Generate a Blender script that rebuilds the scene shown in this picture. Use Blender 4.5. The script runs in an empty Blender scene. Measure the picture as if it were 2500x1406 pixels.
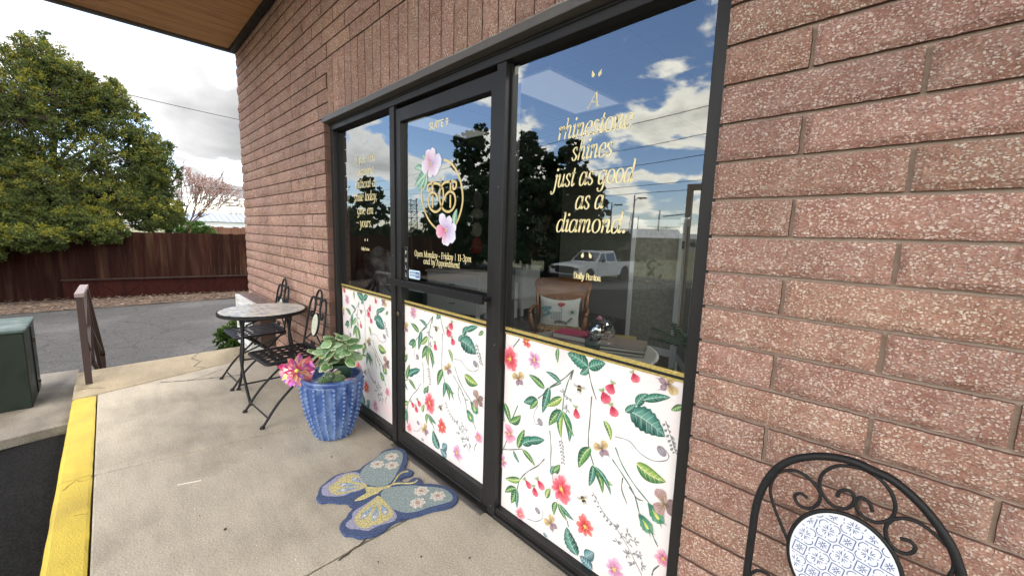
import bpy, math, random
from mathutils import Vector, Matrix, noise
from mathutils.geometry import tessellate_polygon
R = math.radians
rnd = random.Random(7)
sc = bpy.context.scene
col = sc.collection

# ------------------------------------------------------------- camera
yaw, pitch, roll = 0.781799, -0.133562, 0.030765
fwd = Vector((-math.sin(yaw)*math.cos(pitch), math.cos(yaw)*math.cos(pitch), math.sin(pitch)))
rt = Vector((math.cos(yaw), math.sin(yaw), 0)); up = rt.cross(fwd)
r2 = rt*math.cos(roll) + up*math.sin(roll); u2 = -rt*math.sin(roll) + up*math.cos(roll)
cam = bpy.data.cameras.new("camera"); co = bpy.data.objects.new("camera", cam); col.objects.link(co)
m = Matrix((r2, u2, -fwd)).transposed().to_4x4(); m.translation = Vector((0.42487, -1.22206, 1.4121))
co.matrix_world = m
cam.sensor_width = 36; cam.lens = 36*981.5/2500; cam.clip_start = .02; cam.clip_end = 2000
sc.camera = co
# ------------------------------------------------------------- light
sc.view_settings.view_transform = 'Standard'; sc.view_settings.look = 'None'
sc.view_settings.exposure = 0.84; sc.view_settings.gamma = 1
SUN_EL, SUN_AZ = R(42), R(62)       # azimuth counted from +y towards -x
sd = Vector((-math.sin(SUN_AZ)*math.cos(SUN_EL), math.cos(SUN_AZ)*math.cos(SUN_EL), math.sin(SUN_EL)))
sl = bpy.data.lights.new("sun", 'SUN'); so = bpy.data.objects.new("sun", sl); col.objects.link(so)
sl.energy = 1.3; sl.angle = R(12); sl.color = (1, .95, .87)
so.rotation_euler = sd.to_track_quat('Z', 'Y').to_euler()
W = bpy.data.worlds.new("World"); sc.world = W; W.use_nodes = True
def build_world():
    nt = W.node_tree; N = nt.nodes; L = nt.links; N.clear()
    out = N.new('ShaderNodeOutputWorld'); bg = N.new('ShaderNodeBackground'); bg.inputs[1].default_value = .1
    L.new(bg.outputs[0], out.inputs[0])
    sky = N.new('ShaderNodeTexSky'); sky.sky_type = 'NISHITA'; sky.sun_disc = False
    sky.sun_elevation = SUN_EL; sky.sun_rotation = -SUN_AZ; sky.air_density = 1.0; sky.dust_density = .4; sky.ozone_density = 1.5
    tc = N.new('ShaderNodeTexCoord'); sx = N.new('ShaderNodeSeparateXYZ'); L.new(tc.outputs['Generated'], sx.inputs[0])
    def M(op, a, b=None, c=None, clamp=False):
        n = N.new('ShaderNodeMath'); n.operation = op; n.use_clamp = clamp
        for i, v in enumerate((a, b, c)):
            if v is None: continue
            if isinstance(v, (int, float)): n.inputs[i].default_value = v
            else: L.new(v, n.inputs[i])
        return n.outputs[0]
    zz = M('ADD', M('MAXIMUM', sx.outputs[2], 0.0), .30)
    cx = N.new('ShaderNodeCombineXYZ'); L.new(M('DIVIDE', sx.outputs[0], zz), cx.inputs[0]); L.new(M('DIVIDE', sx.outputs[1], zz), cx.inputs[1])
    def noise_n(scale, det, rough, dist, off, vec=None):
        mp = N.new('ShaderNodeMapping'); L.new(vec or cx.outputs[0], mp.inputs[0]); mp.inputs[1].default_value = off
        n = N.new('ShaderNodeTexNoise'); n.inputs['Scale'].default_value = scale; n.inputs['Detail'].default_value = det
        n.inputs['Roughness'].default_value = rough; n.inputs['Distortion'].default_value = dist
        L.new(mp.outputs[0], n.inputs['Vector']); return n.outputs[0]
    big = noise_n(1.05, 3, .5, .2, (3.1, 1.7, 0)); fine = noise_n(2.5, 8, .54, .25, (11.3, 4.2, 2))
    dens = M('ADD', M('MULTIPLY', big, .40), M('MULTIPLY', fine, .72))
    # overcast side towards the sun, broken cumulus away from it
    dp = N.new('ShaderNodeVectorMath'); dp.operation = 'DOT_PRODUCT'; L.new(tc.outputs['Generated'], dp.inputs[0])
    dp.inputs[1].default_value = (-.80, .60, 0)
    side = M('MULTIPLY_ADD', dp.outputs['Value'], .5, .5, clamp=True)       # 1 to the sun side
    thr = M('MULTIPLY_ADD', side, -.022, .562)
    cov = N.new('ShaderNodeMapRange'); cov.clamp = True; cov.interpolation_type = 'SMOOTHSTEP'
    L.new(M('SUBTRACT', dens, thr), cov.inputs[0]); cov.inputs[1].default_value = -.012; cov.inputs[2].default_value = .036
    # cloud shade: thick middle is grey, rims are bright
    sh = N.new('ShaderNodeMapRange'); sh.clamp = True
    L.new(M('SUBTRACT', dens, thr), sh.inputs[0]); sh.inputs[1].default_value = .02; sh.inputs[2].default_value = .17
    sh.inputs[3].default_value = 1.0; sh.inputs[4].default_value = .0
    sh2 = M('ADD', M('MULTIPLY', sh.outputs[0], .62), M('MULTIPLY', noise_n(5.0, 7, .6, .3, (5, 9, 1)), .62), clamp=True)
    rc = N.new('ShaderNodeValToRGB'); L.new(sh2, rc.inputs[0])
    e = rc.color_ramp.elements; e[0].position = .30; e[0].color = (.27, .285, .31, 1); e[1].position = .92; e[1].color = (1, 1, 1, 1)
    x = e.new(.58); x.color = (.60, .61, .63, 1)
    # cloud brightness: sunlit away from the sun, boosted there and overhead as fill light
    s2 = M('MULTIPLY', side, side); bri = M('ADD', M('MULTIPLY_ADD', s2, -39.6, 39.5), M('MULTIPLY', M('MAXIMUM', M('SUBTRACT', sx.outputs[2], .45), 0), 44.0))
    cc = N.new('ShaderNodeVectorMath'); cc.operation = 'SCALE'; wt = N.new('ShaderNodeCombineXYZ'); wt.inputs[0].default_value = 1; L.new(M('MULTIPLY_ADD', s2, .12, .89, clamp=True), wt.inputs[1]); L.new(M('MULTIPLY_ADD', s2, .34, .70, clamp=True), wt.inputs[2]); wv = N.new('ShaderNodeVectorMath'); wv.operation = 'MULTIPLY'; mw = N.new('ShaderNodeMixRGB'); L.new(M('MULTIPLY', s2, .72), mw.inputs[0]); L.new(rc.outputs[0], mw.inputs[1]); mw.inputs[2].default_value = (1, 1, 1, 1); L.new(mw.outputs[0], wv.inputs[0]); L.new(wt.outputs[0], wv.inputs[1]); L.new(wv.outputs[0], cc.inputs[0]); L.new(bri, cc.inputs[3])
    sk = N.new('ShaderNodeVectorMath'); sk.operation = 'MULTIPLY'; L.new(sky.outputs[0], sk.inputs[0]); cb = N.new('ShaderNodeCombineXYZ'); [L.new(M('MULTIPLY_ADD', s2, -q*1.7, q*3.1), cb.inputs[i]) for i, q in enumerate((1.02, 1.02, 1.10))]; L.new(cb.outputs[0], sk.inputs[1])
    mx = N.new('ShaderNodeMixRGB'); L.new(cov.outputs[0], mx.inputs[0]); L.new(sk.outputs[0], mx.inputs[1]); L.new(cc.outputs[0], mx.inputs[2])
    L.new(mx.outputs[0], bg.inputs[0])
build_world()

# ------------------------------------------------------------- mesh builder
class MB:
    def __init__(s): s.v = []; s.f = []; s.mi = []; s.c = []; s.colored = False
    def add(s, vs, fs, mi=0, c=None):
        b = len(s.v); s.v.extend(Vector(q) for q in vs)
        if c is not None:
            s.colored = True
            s.c.extend(c if isinstance(c[0], (tuple, list)) else [c]*len(vs))
        else: s.c.extend([(1, 1, 1)]*len(vs))
        for f in fs: s.f.append(tuple(i+b for i in f)); s.mi.append(mi)
        return s
    def box(s, x0, x1, y0, y1, z0, z1, mi=0, c=None, M=None, bv=0):
        if bv:
            # chamfered box: 24 verts
            vs = []; X = (x0, x1); Y = (y0, y1); Z = (z0, z1)
            def q(i, j, k, a):
                p = [X[i], Y[j], Z[k]]; s_ = [1 if i == 0 else -1, 1 if j == 0 else -1, 1 if k == 0 else -1]
                for t in range(3):
                    if t != a: p[t] += s_[t]*bv
                return p
            idx = {}
            for i in (0, 1):
                for j in (0, 1):
                    for k in (0, 1):
                        for a in range(3): idx[i, j, k, a] = len(vs); vs.append(q(i, j, k, a))
            fs = []
            for a in range(3):
                for e in (0, 1):
                    o = [t for t in range(3) if t != a]; cyc = [(0, 0), (1, 0), (1, 1), (0, 1)]
                    f = []
                    for c1, c2 in cyc:
                        k = [0, 0, 0]; k[a] = e; k[o[0]] = c1; k[o[1]] = c2; f.append(idx[k[0], k[1], k[2], a])
                    if (e == 0) ^ (a == 1): f = f[::-1]
                    fs.append(f)
            for a in range(3):      # edges along axis a
                o = [t for t in range(3) if t != a]
                for c1 in (0, 1):
                    for c2 in (0, 1):
                        f = []
                        for e, w in ((0, o[0]), (1, o[0]), (1, o[1]), (0, o[1])):
                            k = [0, 0, 0]; k[a] = e; k[o[0]] = c1; k[o[1]] = c2; f.append(idx[k[0], k[1], k[2], w])
                        fs.append(f)
            for i in (0, 1):
                for j in (0, 1):
                    for k in (0, 1): fs.append([idx[i, j, k, 0], idx[i, j, k, 1], idx[i, j, k, 2]])
        else:
            vs = [(x0, y0, z0), (x1, y0, z0), (x1, y1, z0), (x0, y1, z0), (x0, y0, z1), (x1, y0, z1), (x1, y1, z1), (x0, y1, z1)]
            fs = [(0, 3, 2, 1), (4, 5, 6, 7), (0, 1, 5, 4), (1, 2, 6, 5), (2, 3, 7, 6), (3, 0, 4, 7)]
        if M is not None: vs = [M @ Vector(v) for v in vs]
        return s.add(vs, fs, mi, c)
    def tube(s, pts, r, n=8, closed=False, mi=0, c=None, caps=True):
        P = [Vector(q) for q in pts]; k = len(P)
        if k < 2: return s
        rr = r if isinstance(r, (list, tuple)) else [r]*k
        T = []
        for i in range(k):
            a = P[(i-1) % k] if (closed or i > 0) else P[i]; b = P[(i+1) % k] if (closed or i < k-1) else P[i]
            t = (b-a); T.append(t.normalized() if t.length > 1e-9 else Vector((0, 0, 1)))
        nrm = T[0].orthogonal().normalized(); vs = []
        for i in range(k):
            nrm = nrm - T[i]*nrm.dot(T[i])
            nrm = nrm.normalized() if nrm.length > 1e-6 else T[i].orthogonal().normalized()
            b = T[i].cross(nrm)
            for j in range(n):
                a = 2*math.pi*j/n; vs.append(P[i] + (nrm*math.cos(a) + b*math.sin(a))*rr[i])
        fs = []
        for i in range(k if closed else k-1):
            a = i*n; b = ((i+1) % k)*n
            for j in range(n): fs.append((a+j, a+(j+1) % n, b+(j+1) % n, b+j))
        if caps and not closed:
            fs.append(tuple(range(n))[::-1]); fs.append(tuple((k-1)*n+j for j in range(n)))
        return s.add(vs, fs, mi, c)
    def lathe(s, prof, n=32, ctr=(0, 0, 0), mi=0, c=None, fn=None):
        vs = []; k = len(prof); C = Vector(ctr)
        for i, (r, z) in enumerate(prof):
            for j in range(n):
                a = 2*math.pi*j/n; q = r if fn is None else fn(r, z, a, i)
                vs.append(C + Vector((q*math.cos(a), q*math.sin(a), z)))
        fs = [(i*n+j, i*n+(j+1) % n, (i+1)*n+(j+1) % n, (i+1)*n+j) for i in range(k-1) for j in range(n)]
        if prof[0][0] > 1e-5: fs.append(tuple(range(n))[::-1])
        if prof[-1][0] > 1e-5: fs.append(tuple((k-1)*n+j for j in range(n)))
        return s.add(vs, fs, mi, c)
    def ell(s, ctr, rad, nu=12, nv=8, M=None, amp=0, fr=3, mi=0, c=None):
        vs = []; C = Vector(ctr)
        for i in range(nv+1):
            t = math.pi*i/nv
            for j in range(nu):
                a = 2*math.pi*j/nu; d = Vector((math.sin(t)*math.cos(a), math.sin(t)*math.sin(a), -math.cos(t)))
                k = 1 + (amp*noise.noise(d*fr + C*7) if amp else 0)
                q = Vector((d.x*rad[0], d.y*rad[1], d.z*rad[2]))*k
                vs.append(C + (M @ q if M is not None else q))
        fs = [(i*nu+j, i*nu+(j+1) % nu, (i+1)*nu+(j+1) % nu, (i+1)*nu+j) for i in range(nv) for j in range(nu)]
        return s.add(vs, fs, mi, c)
    def flat(s, pts, f3, mi=0, c=None):      # concave polygon, 2-D points mapped by f3
        P = [Vector((a, b, 0)) for a, b in pts]
        return s.add([f3(a, b) for a, b in pts], [tuple(t) for t in tessellate_polygon([P])], mi, c)
    def prism(s, pts, f3, d0, d1, mi=0, c=None):   # f3(a,b,d)
        n = len(pts); P = [Vector((a, b, 0)) for a, b in pts]; T = [tuple(t) for t in tessellate_polygon([P])]
        vs = [f3(a, b, d0) for a, b in pts] + [f3(a, b, d1) for a, b in pts]
        fs = [t[::-1] for t in T] + [tuple(i+n for i in t) for t in T] + [(i, (i+1) % n, n+(i+1) % n, n+i) for i in range(n)]
        return s.add(vs, fs, mi, c)
    def build(s, name, mats, parent=None, smooth=False, ang=None, org=None):
        me = bpy.data.meshes.new(name)
        o_ = Vector(org) if org is not None else (Vector(parent['_o']) if parent is not None and '_o' in parent else Vector((0, 0, 0)))
        me.from_pydata([v-o_ for v in s.v], [], s.f)
        if not isinstance(mats, (list, tuple)): mats = [mats]
        for q in mats: me.materials.append(q)
        if len(mats) > 1: me.polygons.foreach_set('material_index', s.mi)
        if s.colored:
            at = me.color_attributes.new('Col', 'FLOAT_COLOR', 'POINT')
            flat_ = []
            for q in s.c: flat_.extend((q[0], q[1], q[2], 1))
            at.data.foreach_set('color', flat_)
        if smooth: me.polygons.foreach_set('use_smooth', [True]*len(me.polygons))
        me.update()
        if smooth and ang: 
            try: me.set_sharp_from_angle(angle=R(ang))
            except Exception: pass
        o = bpy.data.objects.new(name, me); col.objects.link(o)
        if parent is not None:
            o.parent = parent
            if '_o' in parent: o['_o'] = tuple(parent['_o'])
        elif org is not None: o.location = org
        return o
def fix(o):      # consistent outward normals
    import bmesh
    b = bmesh.new(); b.from_mesh(o.data); bmesh.ops.recalc_face_normals(b, faces=b.faces); b.to_mesh(o.data); b.free(); return o
def tag(o, label=None, cat=None, group=None, kind=None):
    if label: o['label'] = label
    if cat: o['category'] = cat
    if group: o['group'] = group
    if kind: o['kind'] = kind
    return o
def thing(name, label, cat, loc=(0, 0, 0), rz=0, group=None, world=False):
    o = bpy.data.objects.new(name, None); col.objects.link(o); o.location = loc; o.rotation_euler = (0, 0, rz)
    o.empty_display_size = .1
    if world: o['_o'] = tuple(loc)
    return tag(o, label, cat, group)
def dup(root, loc, rz=0, label=None, scale=None):
    r = root.copy(); col.objects.link(r); r.location = loc; r.rotation_euler = (0, 0, rz)
    if scale: r.scale = scale
    if label: r['label'] = label
    def rec(a, b):
        for ch in [q for q in bpy.data.objects if q.parent == a]:
            k = ch.copy(); col.objects.link(k); k.parent = b; rec(ch, k)
    rec(root, r); return r
def cr(P, n=8, closed=False):      # catmull-rom through points
    P = [Vector(q) for q in P]; k = len(P); out = []
    if k < 3 and not closed: return P
    for i in range(k if closed else k-1):
        p1, p2 = P[i], P[(i+1) % k]
        p0 = P[(i-1) % k] if (closed or i > 0) else p1*2-p2
        p3 = P[(i+2) % k] if (closed or i < k-2) else p2*2-p1
        for j in range(n):
            t = j/n; out.append(.5*((2*p1)+(p2-p0)*t+(2*p0-5*p1+4*p2-p3)*t*t+(3*p1-p0-3*p2+p3)*t**3))
    if not closed: out.append(P[-1])
    return out

# ------------------------------------------------------------- materials
def mat(name, c1, c2=None, scale=20, rough=.6, rough2=None, metal=0, bump=0, bscale=None, detail=6, stretch=(1, 1, 1),
        vcol=False, spec=.5, contrast=1, emit=0, coat=0, c3=None, s3=4, alpha=None, sheen=0, transl=0):
    m_ = bpy.data.materials.new(name); m_.use_nodes = True; nt = m_.node_tree; N = nt.nodes; L = nt.links
    b = N['Principled BSDF']; b.inputs['Roughness'].default_value = rough; b.inputs['Metallic'].default_value = metal
    b.inputs['Specular IOR Level'].default_value = spec
    if coat: b.inputs['Coat Weight'].default_value = coat; b.inputs['Coat Roughness'].default_value = .08
    if sheen: b.inputs['Sheen Weight'].default_value = sheen
    tc = N.new('ShaderNodeTexCoord'); mp = N.new('ShaderNodeMapping'); L.new(tc.outputs['Object'], mp.inputs[0]); mp.inputs[3].default_value = stretch
    def nz(s, d=detail, r=.6):
        n = N.new('ShaderNodeTexNoise'); n.inputs['Scale'].default_value = s; n.inputs['Detail'].default_value = d; n.inputs['Roughness'].default_value = r
        L.new(mp.outputs[0], n.inputs['Vector']); return n
    src = None
    if c2 is not None:
        n = nz(scale); rp = N.new('ShaderNodeMapRange'); L.new(n.outputs[0], rp.inputs[0])
        rp.inputs[1].default_value = .5-.28/contrast; rp.inputs[2].default_value = .5+.28/contrast
        mx = N.new('ShaderNodeMixRGB'); L.new(rp.outputs[0], mx.inputs[0]); mx.inputs[1].default_value = (*c1, 1); mx.inputs[2].default_value = (*c2, 1); src = mx.outputs[0]
        if c3 is not None:
            n3 = nz(s3, 4); rp3 = N.new('ShaderNodeMapRange'); L.new(n3.outputs[0], rp3.inputs[0]); rp3.inputs[1].default_value = .48; rp3.inputs[2].default_value = .66
            mx3 = N.new('ShaderNodeMixRGB'); L.new(rp3.outputs[0], mx3.inputs[0]); L.new(src, mx3.inputs[1]); mx3.inputs[2].default_value = (*c3, 1); src = mx3.outputs[0]
        if rough2 is not None:
            rr = N.new('ShaderNodeMapRange'); L.new(n.outputs[0], rr.inputs[0]); rr.inputs[1].default_value = .35; rr.inputs[2].default_value = .65
            rr.inputs[3].default_value = rough; rr.inputs[4].default_value = rough2; L.new(rr.outputs[0], b.inputs['Roughness'])
    if vcol:
        at = N.new('ShaderNodeVertexColor'); at.layer_name = 'Col'
        if src is None:
            src = at.outputs[0]
        else:
            mu = N.new('ShaderNodeMixRGB'); mu.blend_type = 'MULTIPLY'; mu.inputs[0].default_value = 1; L.new(at.outputs[0], mu.inputs[1]); L.new(src, mu.inputs[2]); src = mu.outputs[0]
    if src is None: b.inputs['Base Color'].default_value = (*c1, 1)
    else: L.new(src, b.inputs['Base Color'])
    if bump:
        n2 = nz(bscale or scale*3, 8); bp = N.new('ShaderNodeBump'); bp.inputs['Strength'].default_value = 1; bp.inputs['Distance'].default_value = bump
        L.new(n2.outputs[0], bp.inputs['Height']); L.new(bp.outputs[0], b.inputs['Normal'])
    if emit:
        b.inputs['Emission Strength'].default_value = emit
        if src is None: b.inputs['Emission Color'].default_value = (*c1, 1)
        else: L.new(src, b.inputs['Emission Color'])
    if transl:
        tr = N.new('ShaderNodeBsdfTranslucent'); ms = N.new('ShaderNodeMixShader'); ms.inputs[0].default_value = transl
        if src is not None: L.new(src, tr.inputs[0])
        else: tr.inputs[0].default_value = (*c1, 1)
        L.new(b.outputs[0], ms.inputs[1]); L.new(tr.outputs[0], ms.inputs[2]); L.new(ms.outputs[0], N['Material Output'].inputs[0])
    return m_
M_ = {}
M_['black_iron'] = mat('black painted iron', (.010, .010, .011), (.017, .017, .018), 60, .42, .6, spec=.3, bump=.0006, bscale=220)
M_['bronze'] = mat('dark bronze aluminium', (.016, .015, .0145), (.026, .0245, .0235), 9, .42, .55, metal=.1, spec=.35, bump=.0002, bscale=60, stretch=(1, 1, .3))
M_['bronze_light'] = mat('weathered bronze trim', (.105, .096, .088), (.15, .138, .128), 12, .45, .6, metal=.2, bump=.0003, bscale=80)
M_['gasket'] = mat('black gasket rubber', (.008, .008, .008), rough=.7)
M_['gold'] = mat('gold lettering film', (.74, .53, .20), (.86, .68, .33), 120, .32, .45, metal=.35)
M_['gold_pale'] = mat('pale gold lettering film', (.92, .76, .34), (.95, .84, .50), 120, .45)
M_['white_letters'] = mat('white lettering film', (.85, .83, .78), rough=.5)
M_['print'] = mat('printed film', (1, 1, 1), rough=.42, vcol=True, spec=.35)
M_['conc'] = None
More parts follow.
